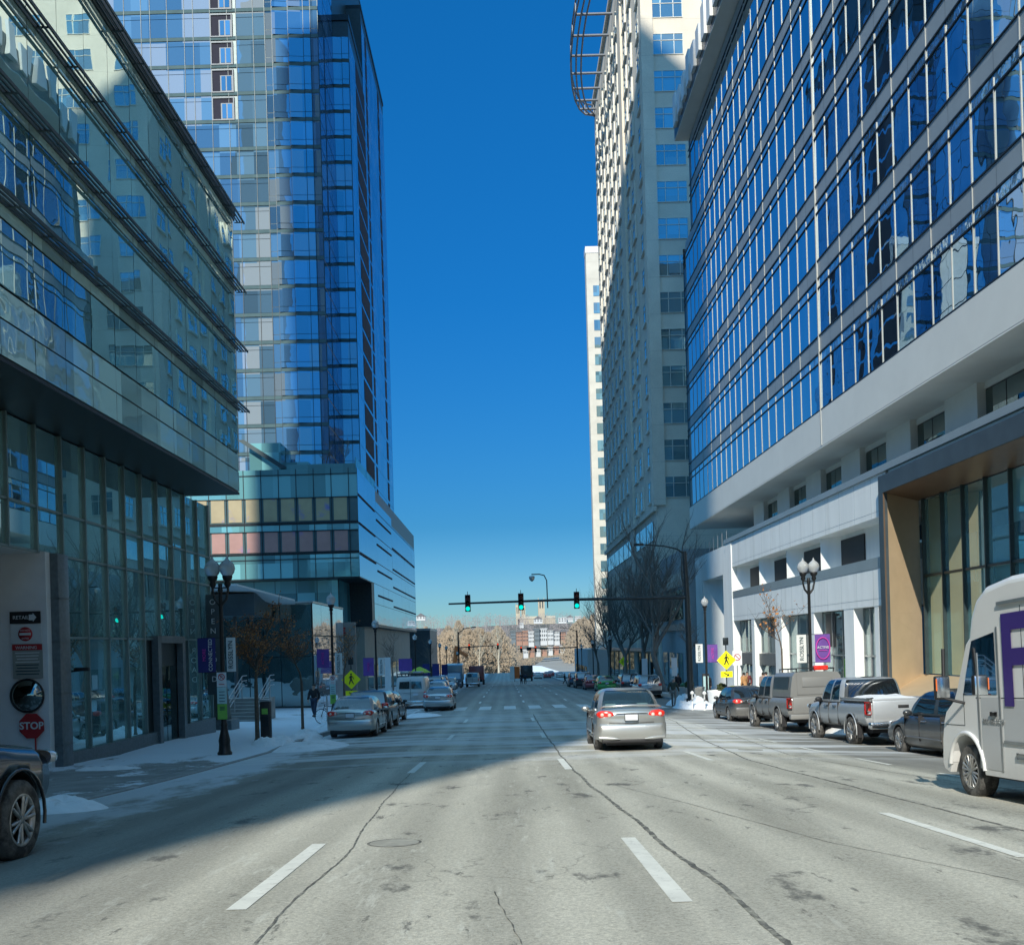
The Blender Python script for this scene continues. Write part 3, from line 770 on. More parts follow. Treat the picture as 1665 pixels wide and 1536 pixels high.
# beyond the corner: lower wing of the base
m=MB(); m.box(XR+.15,20,YP1,88,5.0,7.2); m.box(XR+.15,20,YP1,77.0,-4.8,5.0); m.box(XR+.15,20,84.8,88,-5,5.0); m.box(19.2,20,77,84.8,-5,5); m.build('wing_wall',M['white_panel'],RB)
m=MB(); m.prism([(XR+.2,84.78),(19.2,84.78),(19.2,81.5)],'z',-4.8,5.0); m.build('slanted_reveal',M['white_panel'],RB)
its=[paneX(19.15,77.2+i*1.45,78.6+i*1.45,z0,z1)[::-1] for i in range(3) for z0,z1 in ((-4.4,-1),(-.9,1.8),(1.9,4.6))]
panes(RB,its,'wing_window',G_shop,9)
m=MB()
for i in range(8): m.tube([(XR+.3,76+i*1.6,7.2),(XR+.3,76+i*1.6,8.3)],.03,6)
m.build('railing_post',M['alu'],RB)
# gold portal
zt=6.74
m=MB(); m.box(16.65,17.2,YB0,YP0+.3,6.18,zt+.2); m.box(16.65,16.85,43.0,43.5,-4.2,6.18); m.build('portal_frame',M['darkframe'],RB)
m=MB(); m.add([(16.7,43.0,-2.6),(18.9,44.6,-2.6),(18.9,44.6,6.0),(16.7,43.0,6.17)],[(0,1,2,3)]); m.build('gold_reveal',M['gold'],RB)
m=MB(); m.add([(16.66,42.98,-2.6),(16.66,42.98,6.17),(16.72,42.98,6.17),(16.72,42.98,-2.6)],[(0,1,2,3)])
for z in (0.9,): m.box(16.68,18.9,42.98,42.99,z,z+.001)
m.add([(16.7,43.0,6.17),(18.9,44.6,6.0),(18.9,YB0,6.0),(16.7,YB0,6.17)],[(0,1,2,3)]); m.build('bronze_head',M['bronze'],RB)
m=MB(); m.add([(16.7,43.0,-2.6),(18.9,44.6,-1.85),(18.9,YB0,-1.85),(16.7,YB0,-2.6)],[(0,1,2,3)]); m.build('gold_sill',M['gold'],RB)
m=MB(); m.box(16.72,17.1,YB0,43.0,-4.4,-2.62); m.build('stall_riser',M['darkframe'],RB)
its=[];mm=MB()
for i in range(20):
    b=44.0-i*1.9; a=b-1.9
    for z0,z1 in ((-1.8,2.5),(2.6,5.95)): its.append(paneX(18.9,a+.04,b-.04,z0,z1)[::-1])
    m1=MB(); m1.box(18.75,18.95,b-.035,b+.035,-1.85,6.0); m1.build('mullion',M['alu_dark'],RB)
mm.box(18.8,18.95,0,44.1,2.5,2.6); mm.build('transom',M['alu_dark'],RB)
panes(RB,its,'lobby_window',G_leftlow,20)
# inner lining behind lobby glass is the glass' own dark interior
# ================= beige tower
BT=empty('beige_tower',(32,125,-5),label='tall beige precast office tower with punched windows and a curved roof trellis',cat='building')
XB=16.0; y0,y1=102,152; zr=82.7
m=MB(); m.box(XB,50,y0,y1,-5.5,zr)
m.box(XB-.25,XB+1,118.2,121,-5.5,zr+.6); m.box(XB-.25,XB+1,y0-.25,y0+1.4,14,zr+.6); 
m.build('wall',M['beige'],BT)
m=MB(); m.box(XB-.4,50.4,y0-.4,y1+.4,zr,zr+.5); m.box(XB-.35,XB,y0-.3,y1,13.4,13.9); m.build('cornice',M['beige'],BT)
items=[]
for k in range(-1,16):
    zt_=20.8+3.82*k
    if zt_>zr: continue
    for xs in (16.85,22.1,27.3):
        items.append(('S',xs,xs+3.3,zt_-2.2,zt_))
    for ya in (104.0,110.2,114.4): items.append(('W',ya,ya+2.6,zt_-2.2,zt_))
    for i in range(7): items.append(('W',122.6+i*4.2,122.6+i*4.2+2.4,zt_-2.2,zt_))
def imp(t):
    c=((t[1]+t[2])/2,y0,t[3]+1) if t[0]=='S' else (XB,(t[1]+t[2])/2,t[3]+1)
    return -importance(c,7 if t[0]=='S' else 7*XB/c[1]*1.2)
items.sort(key=imp)
restf=MB();restp=MB()
for n,(s,a,b,z0,z1) in enumerate(items):
    f=MB() if n<100 else restf; p=MB() if n<100 else restp
    t=.06;w=b-a
    if s=='S':
        Y=y0
        for (u0,u1,v0,v1) in ((a,b,z0,z0+t),(a,b,z1-t,z1),(a,a+t,z0+t,z1-t),(b-t,b,z0+t,z1-t),(a+w*.3,a+w*.3+t,z0+t,z1-t),(a+w*.7,a+w*.7+t,z0+t,z1-t),(a+t,b-t,z1-.75,z1-.75+t)):
            f.box(u0,u1,Y-.07,Y-.01,v0,v1)
        p.add([(a,Y-.03,z0),(b,Y-.03,z0),(b,Y-.03,z1),(a,Y-.03,z1)],[(0,1,2,3)])
    else:
        X=XB-.02
        for (u0,u1,v0,v1) in ((a,b,z0,z0+t),(a,b,z1-t,z1),(a,a+t,z0+t,z1-t),(b-t,b,z0+t,z1-t),(a+w*.5,a+w*.5+t,z0+t,z1-t),(a+t,b-t,z1-.75,z1-.75+t)):
            f.box(X-.07,X-.01,u0,u1,v0,v1)
        f.box(X-.20,X-.0,a-.20,a-.02,z0-.3,z1+.2)
        f.box(X-.22,X,a,b,z0-.22,z0-.02)
        p.add([(X-.03,b,z0),(X-.03,a,z0),(X-.03,a,z1),(X-.03,b,z1)],[(0,1,2,3)])
    if n<100:
        fo=f.build('window',M['win_frame'] if 'win_frame' in M else M.setdefault('win_frame',surf('window_frame',(.75,.73,.64),.5,.06,3)),BT); p.build('pane',G_win,fo,fix=False)
fo=restf.build('window',M['win_frame'],BT); tag(fo,kind='stuff'); p_=restp.build('pane',G_win,fo,fix=False)
# silver strip windows at the base and ground arcade
m=MB(); 
for i in range(9): m.box(XB-.1,XB-.05,104+i*5.2,108.6+i*5.2,10.6,12.6)
m.build('strip_window',G_rightlite,BT)
m=MB()
for i in range(9): m.box(XB-.1,XB-.05,104+i*5.2,108.6+i*5.2,6.2,9.6)
m.build('vent_grille',M['dark_steel'],BT)
for i in range(8):
    m=MB(); m.box(XB-.1,XB-.04,104.5+i*5.8,108.5+i*5.8,-4.9,-1.4); m.build('shop_window',G_dark,BT)
m=MB(); m.box(XB-1.6,XB,103,150,-1.1,-.75); m.build('canopy',M['alu'],BT)
# curved roof trellis
m=MB(); arc=[]
for i in range(15):
    t=i/14; ang=math.pi*t; yy=131-20.0*math.cos(ang) ; xx=XB-.2-4.6*math.sin(ang)**.8 if 0<t<1 else XB-.2
    arc.append((xx,yy+0,zr-2))
for off,dz in ((0,0),(.7,0),(1.4,0),(0,1.6)):
    m.tube([(min(XB,p[0]+off),p[1],p[2]+dz) for p in arc],.12,6)
for i,p in enumerate(arc):
    m.tube([(XB,p[1],zr-2),(p[0],p[1],zr-2)],.17,6); m.tube([(p[0],p[1],zr-2),(p[0],p[1],zr-.4)],.13,6)
m.build('roof_trellis',surf('trellis_steel',(.20,.22,.25),.5,.1,2,.3),BT)
# ================= annex between the office base and the beige tower
AN=empty('annex_building',(24,95,-4.6),label='low grey annex with a dark strip window beside the beige tower',cat='building')
m=MB(); m.box(16.2,40,88.95,101.9,-5,8.2); m.build('wall',M['annex'],AN)
m=MB(); m.box(16.05,16.2,89,101.7,4.9,6.2); m.box(16.05,16.2,89,101.7,.9,1.5); m.build('parapet',M['alu'],AN)
m=MB(); m.box(16.1,16.18,89.2,101.5,1.9,4.6); m.build('strip_window',G_dark,AN)
for i in range(3):
    m=MB(); m.box(16.08,16.16,90+i*4,92.6+i*4,-4.4,-1.2); m.build('shop_window',G_shop,AN)
# ================= slender white tower
WT=empty('white_tower',(40,230,-8),label='slender cream white tower seen past the left edge of the beige tower',cat='building')
m=MB(); m.box(19.8,60,214,217,-9,84.6); m.build('wall',M['white_stone'],WT)
m=MB(); m.box(19.7,60.2,213.9,217,84.6,86.0); m.build('parapet',M['white_paint'],WT)
for k in range(21):
    z=77.5-3.74*k
    for j,xs in enumerate((21.2,24.6)):
        m=MB(); m.box(xs,xs+1.9,213.93,213.97,z-2.3,z); m.build('window',G_win,WT)
# low block further along the right side
LB=empty('low_block',(24,170,-6),label='dark blue grey low shop block beyond the beige tower',cat='building')
m=MB(); m.box(14.8,30,178,212,-9,-1.2); m.build('wall',M['annex'],LB)
for i in range(5): m=MB(); m.box(14.72,14.78,180+i*6,184+i*6,-7.6,-4.4); m.build('shop_window',G_dark,LB)
# ================= left blue tower and its podium
TW=empty('blue_glass_tower',(-25,125,-5),label='tall blue glass apartment tower rising behind its podium on the left',cat='building')
fl=3.1; xs_=-17.05; z_pod=18.6
M['band']=surf('floor_band',(.10,.16,.17),.9,.15,1,kind='World',spec=.1)
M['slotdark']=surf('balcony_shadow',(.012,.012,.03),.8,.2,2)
F12=110.0; F3=120.0
m=MB(); m.box(-58,-25.0,F12+.05,150,z_pod-1,96); m.box(-25.0,-19.05,F12+.02,150,z_pod-1,96)
m.box(-19.05,xs_-.05,F3+.05,156,z_pod-1,76.6); m.box(-19.05,xs_-.06,132,156,76.6,85.8)
m.build('wall',M['alu_dark'],TW)
fr=[];f2=[];f3=[];sd=[];bands_=MB();mu=MB(); MU={}
zf=z_pod+.2; nfl=25
for k in range(nfl):
    z0=zf+k*fl; 
    # left front facade
    x=-58.0; i=0
    while x<-25.2:
        w=1.9 if i%3 else 1.0
        x2=min(-25.0,x+w)
        if not (-31.3<x<-28.6 and k in (13,14,15,16,17)):
            fr.append(paneY(F12,x+.03,x2-.03,z0+.42,z0+2.45)); fr.append(paneY(F12,x+.03,x2-.03,z0+2.5,z0+fl-.05))
        MU.setdefault((round(x,2),0),[]).append((x-.025,x+.025,F12-.06,F12+.01,z0,z0+fl))
        x=x2; i+=1
    bands_.box(-58,-19.05,F12-.05,F12+.015,z0,z0+.38)
    # second bay
    for a,b,sw in ((-25.0,-24.2,0),(-24.2,-22.4,.10),(-22.4,-20.7,.10),(-20.7,-19.9,.10),(-19.9,-19.08,0)):
        f2.append(paneY(F12,a+.03,b-.03,z0+.42,z0+1.0,saw=sw)); f2.append(paneY(F12,a+.03,b-.03,z0+1.05,z0+fl-.03,saw=sw))
        MU.setdefault((round(a,2),1),[]).append((a-.03,a+.03,F12-.07,F12+.01,z0,z0+fl))
    if z0+fl<76.7:
        for a,b in ((-19.05,-17.95),(-17.95,-17.1)):
            f3.append(paneY(F3,a+.03,b-.03,z0+.42,z0+1.0,saw=.13)); f3.append(paneY(F3,a+.03,b-.03,z0+1.05,z0+fl-.03,saw=.13)); MU.setdefault((round(a,2),2),[]).append((a-.03,a+.03,F3-.06,F3+.01,z0,z0+fl))
        bands_.box(-19.05,xs_,F3-.05,F3+.015,z0,z0+.38)
    top=85.8
    for j in range(18):
        ya=F3+j*2; 
        if z0+fl>76.7 and ya<132: continue
        if z0+fl>86: continue
        sd.append(paneX(xs_,ya+.01,ya+1.99,z0+.02,z0+fl-.02,.002))
        if 125.2<ya+1<133.2 or False: pass
rt_=[paneX(-19.03,F12+.05+j*3.3,F12+3.25+j*3.3,zf+k*fl+.05,zf+k*fl+fl-.1,.003) for k in range(nfl) for j in range(3)]
panes(TW,rt_,'return_pane',G_podside,30)
panes(TW,fr,'window_pane',G_towerfront,60); panes(TW,f2,'bay_pane',G_tower,50); panes(TW,f3,'recessed_bay_pane',G_tower,40); panes(TW,sd,'side_pane',G_tower,10)
bands_.build('floor_band',M['band'],TW); 
for bx in MU.values():
    m=MB(); z_=[b[4] for b in bx]+[b[5] for b in bx]; b=bx[0]; m.box(b[0],b[1],b[2],b[3],min(z_),max(z_)); m.build('mullion',M['dark_steel'],TW)
# dark balcony slots on the street side
nb=0
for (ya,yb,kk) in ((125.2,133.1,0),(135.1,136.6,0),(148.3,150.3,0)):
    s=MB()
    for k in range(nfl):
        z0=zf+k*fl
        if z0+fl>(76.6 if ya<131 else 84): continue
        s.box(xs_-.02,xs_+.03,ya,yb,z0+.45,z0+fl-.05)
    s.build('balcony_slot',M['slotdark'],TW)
M['loggia']=surf('loggia_frame',(.34,.36,.37),.7,.08,2)
# recessed loggias with white frames
for k in (13,14,15,16,17):
    z0=zf+k*fl
    f=MB(); a,b=-31.1,-28.6
    for (u0,u1,v0,v1) in ((a,b,z0+.3,z0+.42),(a,b,z0+2.75,z0+2.9),(a,a+.13,z0+.42,z0+2.75),(b-.13,b,z0+.42,z0+2.75)): f.box(u0,u1,F12-.12,F12+.3,v0,v1)
    fo=f.build('loggia_frame',M['loggia'],TW)
    f=MB(); f.box(a+.13,b-.13,F12-.02,F12+.0,z0+.42,z0+2.75); f.build('opening',M['slotdark'],fo)
    f=MB(); f.box(a+1.0,b-.14,F12-.10,F12-.03,z0+.42,z0+2.2); f.build('door',M['loggia'],fo)
    f=MB(); f.box(a+1.15,a+1.6,F12-.13,F12-.11,z0+.5,z0+2.1); f.box(a+1.75,b-.25,F12-.13,F12-.11,z0+.5,z0+2.1); f.build('door_pane',G_tower,fo)
m=MB(); m.box(-58,-19.0,F12-.05,150,96,96.4); m.box(-19.05,xs_+.05,F3-.1,132,76.6,77.3); m.box(-19.05,xs_+.05,132,156.1,85.8,86.3); m.build('roof_edge',M['dark_steel'],TW)
# podium
XP=-14.75; YP=101.0
zp=[7.44,9.85,10.1,12.8,13.15,15.9,18.05,18.6]
m=MB(); m.box(-60,XP-.05,YP+.05,164,7.5,18.55); m.build('podium_wall',M['alu_dark'],TW)
rows=[(7.46,9.35,'g'),(9.4,9.82,'g'),(10.15,12.2,'r'),(12.3,12.9,'g'),(13.3,15.6,'y'),(15.7,18.0,'g'),(18.05,18.6,'g')]
M['pane_yellow']=surf('yellow_panel',(.40,.33,.19),.5,.12,.7,kind='World',dirt=((.05,.09,.50),.42,.58),spec=.6)
M['pane_pink']=surf('pink_panel',(.40,.22,.19),.5,.12,.7,kind='World',dirt=((.05,.09,.50),.42,.60),spec=.6)
its=[];mu=MB();x=XP-.9; edges=[XP,XP-.9]
while edges[-1]>-40: edges.append(edges[-1]-1.8)
for b,a in zip(edges,edges[1:]):
    for z0,z1,k in rows:
        if k=='g': its.append(paneY(YP,a+.03,b-.03,z0,z1,.003))
    mu.box(a-.03,a+.03,YP-.06,YP+.02,7.45,18.6)
for z in (9.37,10.0,12.25,13.1,15.65,18.02): mu.box(-40,XP,YP-.07,YP+.02,z-.04,z+.04)
for z in (10.02,13.0): mu.box(-40,XP,YP-.03,YP+.03,z-.1,z+.1)
panes(TW,its,'podium_pane',G_pod,80); mu.build('podium_mullion',M['dark_steel'],TW)
for i,(b,a) in enumerate(zip(edges[1:12],edges[2:13])):
    for z0,z1,k in rows:
        if k=='g': continue
        m=MB(); m.box(a+.22,b-.22,YP-.02,YP+.02,z0,z1); m.build('coloured_panel',M['pane_yellow'] if k=='y' else M['pane_pink'],TW)
m=MB(); m.box(-40,XP,YP+.03,YP+.045,10.1,12.3); m.box(-40,XP,YP+.03,YP+.045,13.2,15.7); m.build('panel_backing',M['band'],TW)
its=[]
tops=[(101,115,18.6),(115,131,17.2),(131,164,16.2)]
for (ya,yb,zt) in tops:
    z=7.46 if ya<105 else 2.8
    zl=[2.8,7.4,10.0,13.1,16.0] 
    y=ya
    while y<yb-.5:
        for z0,z1 in ((2.8,5.1),(5.15,7.4),(7.46,9.95),(10.05,13.0),(13.1,15.95),(16.05,zt)):
            if z0<7.4 and y<110: continue
            if z1-z0<.1: continue
            its.append(paneX(XP,y+.01,min(yb,y+5.4)-.01,z0,z1,.004))
        y+=5.4
panes(TW,its,'podium_side_panel',G_podside,60)
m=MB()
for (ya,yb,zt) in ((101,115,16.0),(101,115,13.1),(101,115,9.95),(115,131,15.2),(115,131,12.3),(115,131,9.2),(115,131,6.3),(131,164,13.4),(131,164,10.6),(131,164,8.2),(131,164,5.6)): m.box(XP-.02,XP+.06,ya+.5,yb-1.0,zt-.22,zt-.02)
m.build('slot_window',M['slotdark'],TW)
m=MB(); m.box(-60,XP-.03,110,164,2.6,7.5); m.box(-60,XP-.0,YP+.0,111,7.34,7.44); m.box(-60,XP-.02,110,164,2.5,2.6); m.build('podium_soffit',M['dark_steel'],TW)
m=MB(); m.box(-60,-17.3,103,112,-4.8,7.4); m.build('lower_wall',M['alu_dark'],TW)
its=[paneY(102.95,-17.3-(i+1)*2.2,-17.3-i*2.2-.06,z0,z1,.003) for i in range(10) for z0,z1 in ((-4,-1),(-.95,2.3),(2.4,7.3))]
its+=[paneX(-17.25,103+i*1.8,104.7+i*1.8,z0,z1,.003) for i in range(5) for z0,z1 in ((-4,-1),(-.95,2.3),(2.4,7.3))]
panes(TW,its,'recessed_pane',G_pod,40)
m=MB(); m.box(-60,XP-1.0,110.2,162,-6.2,2.5); m.build('ground_floor',surf('sand_stone_wall',(.38,.33,.26),.5,.15,.5,kind='World'),TW)
for i in range(8): m=MB(); m.box(XP-1.02,XP-.95,112+i*6,116.4+i*6,-5.4,-1.9); m.build('shop_window',G_dark,TW)
# terrace on the podium: glass box, shrubs
m=MB(); m.box(-26.5,-23.2,104,109,18.6,22.0); m.box(-23.2,-20.4,104.5,109,18.6,20.0); m.build('terrace_room',G_pod,TW)
m=MB(); m.prism([(-27.5,22.2),(-26.8,22.2),(-22.2,19.1),(-23.0,19.1)],'y',103,103.4); m.build('stair_stringer',M['alu_dark'],TW)
m=MB(); m.box(XP-.2,XP-.14,101.2,116,18.6,19.7); m.box(-22,XP-.2,101.15,101.2,18.6,19.1); m.build('terrace_railing',G_pod,TW)
m=MB()
for i in range(24): m.box(XP-.35,XP-.25,102+i*2.4,102.5+i*2.4,18.6-(0 if i<6 else (1.4 if i<12 else 2.4)),19.5-(0 if i<6 else (1.4 if i<12 else 2.4)))
m.build('planter_box',M['dark_steel'],TW)
# glass pavilion with canopy
PV=empty('glass_pavilion',(-19,68,-3.8),label='two storey reflecting glass pavilion with thin pale canopy behind the young trees',cat='building')
m=MB(); m.box(-34,-12.55,64.06,76,-4.4,3.08); m.build('wall',M['alu_dark'],PV)
G_pav=glassmat('pavilion_glass',(.03,.07,.075),.75,(.7,.85,.85),1.0,.8,f0=.5,cell=(2,2,2))
G_pavs=glassmat('pavilion_side_glass',(.30,.34,.36),.7,(.9,.95,1.0),.3,.3,f0=.6,cell=(9,9,9))
its=[]
for i in range(10):
    for z0,z1 in ((-3.6,-.4),(-.35,3.05)): its.append(paneY(64,-12.55-(i+1)*2.05,-12.55-i*2.05-.05,z0,z1,.006))
panes(PV,its,'window_pane',G_pav,20)
its=[paneX(-12.5,64.05+i*3,67+i*3,z0,z1,.002) for i in range(4) for z0,z1 in ((-4.2,.9),(1.0,3.05))]
panes(PV,its,'side_pane',G_pavs,8)
m=MB(); m.box(-34,-12.45,63.95,76,3.08,3.2); m.build('roof',M['alu'],PV)
m=MB(); m.add([(-30,58,3.65),(-15.6,57.5,3.9),(-13.1,61.5,3.1),(-13.6,64,3.0),(-30,64,3.4),(-30,58,3.75),(-15.6,57.5,4.0),(-13.1,61.5,3.2),(-13.6,64,3.1),(-30,64,3.5)],
   [(0,1,2,3,4),(5,9,8,7,6),(0,5,6,1),(1,6,7,2),(2,7,8,3),(3,8,9,4),(4,9,5,0)]); m.build('canopy',M['white_paint'],PV)
m=MB(); m.box(-27,-15.0,59,63.5,2.2,3.5); m.build('canopy_beam',M['darkframe'],PV)
m=MB()
for x in (-16.6,-21,-26): m.tube([(x,60.5,-3.8),(x,60.5,2.3)],.12,8)
m.build('canopy_post',M['darkframe'],PV)
# stone sign wall
SW=empty('sign_wall',(-12.2,76.5,-4),label='tall grey sign wall with a small red emblem beside the glass pavilion',cat='wall')
m=MB(); m.rbox(-13.6,-11.75,77,77.6,-4.4,2.1,.03); m.build('panel',surf('grey_sign_wall',(.24,.23,.21),.7,.12,1.5),SW)
m=MB()
for i in range(4): m.box(-13.0,-12.55+.08*(i%2),76.94,76.98,1.05+i*.18,1.17+i*.18)
m.box(-13.0,-12.88,76.94,76.98,1.0,1.75); m.build('red_emblem',M['sign_red'],SW)
# dark block beyond podium, plaza wall, stairs
DB=empty('dark_shop_block',(-16,170,-6),label='dark navy shop block beyond the podium on the left',cat='building')
m=MB(); m.box(-34,-13.6,178,196,-7.6,3.0); m.build('wall',M['darkframe'],DB)
m=MB(); m.box(-34,-13.5,177.95,196,3.0,3.4); m.build('parapet',M['alu'],DB)
for i in range(3): m=MB(); m.box(-13.58,-13.5,180+i*5,183.6+i*5,-6.8,-3.6); m.build('shop_window',G_dark,DB)
PW=empty('plaza_wall',(-14,44,-3.4),label='low dark green stone wall of the plaza beside the steps',cat='wall')
m=MB(); m.prism([(-16,-3.6),(-11.4,-3.6),(-11.75,-.45),(-12.3,-.2),(-16,-.2)],'y',40.2,41.0); m.build('wall',surf('green_stone',(.09,.12,.11),.6,.2,2),PW)
m=MB(); m.box(-16,-11.2,39.9,41.1,-3.5,-2.75); m.build('plinth',M['granite'],PW)
ST=empty('plaza_steps',(-13,50,-3.4),label='concrete plaza steps with parallel steel handrails left of the pavilion',cat='steps')
m=MB()
for i in range(7): m.box(-17,-11.9+.0,47+i*.36,50.5,walkz(-12,48)-.05+i*.155,walkz(-12,48)-.05+(i+1)*.155)
m.build('step',M['concrete'],ST)
for xx in (-11.9,-13.3):
    m=MB(); z=walkz(-12,48)
    for dz in (.5,.75,1.0):
        m.tube([(xx,46.6,z+dz),(xx,49.6,z+dz+1.15),(xx,50.4,z+dz+1.15)],.025,6)
    for yy in (46.7,48,49.4): m.tube([(xx,yy,z+(yy-46.6)*.38-.1),(xx,yy,z+(yy-46.6)*.38+1.0)],.028,6)
    m.build('handrail',M['alu'],ST)
# ================= buildings behind the camera that throw the street into shade and mirror in the glass
BB=empty('rear_tower',(-38,-48,0),label='tall tower behind the viewer that shades the street',cat='building')
se=Vector((-24.3,-61.9)); e=Vector((-.389,.93)).normalized(); w_=Vector((-.93,-.389)).normalized()
p=[se,se+e*40,se+e*40+w_*28,se+w_*28]
m=MB(); m.prism([(q.x,q.y) for q in p],'z',-2,170)
m.build('wall',stone('rear_tower_wall',(.20,.24,.28),(3.6,0)),BB)
CB=empty('rear_block',(40,-60,0),label='pale office block behind the viewer on the right side',cat='building')
m=MB(); m.box(20,60,-95,-40,-2,46); m.build('wall',M['beige'],CB)
m=MB()
for k in range(11):
    for i in range(11): m.box(22+i*3.4,24.2+i*3.4,-39.98,-39.9,3+k*3.8,5.2+k*3.8)
m.build('window',G_win,CB)
# ------------------------------------------------------------------ vehicles (built facing +Y, origin on the ground at the centre)
PAINT={}
def paint(n,col,**k):
    if n not in PAINT: PAINT[n]=carpaint('paint_'+n,col,**k)
    return PAINT[n]
def section(w,zb,zt,crown=.03):
    h=zt-zb
    return [(0,zb),(w*.55,zb),(w*.84,zb+.02*h),(w*.955,zb+.12*h),(w*.99,zb+.32*h),(w,zb+.52*h),(w*.985,zb+.72*h),(w*.95,zb+.86*h),(w*.88,zb+.955*h),(w*.72,zt),(w*.4,zt+crown*.7),(0,zt+crown)]
def lerp_st(st,t):
    for a,b in zip(st,st[1:]):
        if t<=b[0]:
            k=(t-a[0])/(b[0]-a[0]) if b[0]>a[0] else 0
            return [a[i]+(b[i]-a[i])*k for i in range(1,4)]
    return list(st[-1][1:])
def body_mesh(P,name,paintm):
    L_,W=P['L'],P['W']; st=P['st']
    ts=sorted(set([s[0] for s in st]+[i/24 for i in range(25)]))
    mb=MB(); vs=[];fs=[]
    for t in ts:
        zb,zt,wf=lerp_st(st,t)
        sec=section(W/2*wf,zb,zt,P.get('crown',.03))
        ring=[(x,z) for x,z in sec]+[(-x,z) for x,z in reversed(sec[1:-1])]
        y=-L_/2+t*L_
        # bow the ends in plan
        for x,z in ring:
            e=0
            if t<.02: e=.10*(abs(x)/(W/2))**2.5
            if t>.97: e=-.18*(abs(x)/(W/2))**2.2
            vs.append((x,y+e,z))
    n=len(ring)
    for i in range(len(ts)-1):
        for j in range(n):
            k=(j+1)%n; fs.append((i*n+j,i*n+k,(i+1)*n+k,(i+1)*n+j))
    mb.add(vs,fs,0,True)
    # caps as quads across
    for base in (0,(len(ts)-1)*n):
        h=n//2
        for j in range(h):
            a,b,c,d=base+j,base+j+1,base+(n-j-1)%n,base+(n-j)%n
            q=[a,b,c] if j==0 else ([a,b,d] if j==h-1 else [a,b,c,d])
            mb.add([vs[i] for i in q],[tuple(range(len(q)))],0,True)
    o=mb.build(name,[paintm,M['black_plastic']],None)
    bm=bmesh.new(); bm.from_mesh(o.data); bmesh.ops.remove_doubles(bm,verts=bm.verts[:],dist=.0005); bmesh.ops.recalc_face_normals(bm,faces=bm.faces[:]); bm.to_mesh(o.data); bm.free()
    r=P['r']
    cut=MB()
    for yy in (P['yr'],P['yf']):
        for s in (-1,1):
            R0=r+P.get('arch',.055)
            cut.lathe([(0.001,s*(W/2-.30)),(R0,s*(W/2-.30)),(R0,s*(W/2+.3)),(0.001,s*(W/2+.3))],(0,yy,r),24,1,'x',False)
    c=cut.build('cut',[paintm,M['black_plastic']],None); 
    bm=bmesh.new(); bm.from_mesh(c.data); bmesh.ops.remove_doubles(bm,verts=bm.verts[:],dist=.002); bmesh.ops.recalc_face_normals(bm,faces=bm.faces[:]); bm.to_mesh(c.data); bm.free()
    md=o.modifiers.new('b','BOOLEAN'); md.object=c; md.operation='DIFFERENCE'; md.solver='EXACT'
    n_=meshed(o,name); bpy.data.objects.remove(c,do_unlink=True)
    return n_
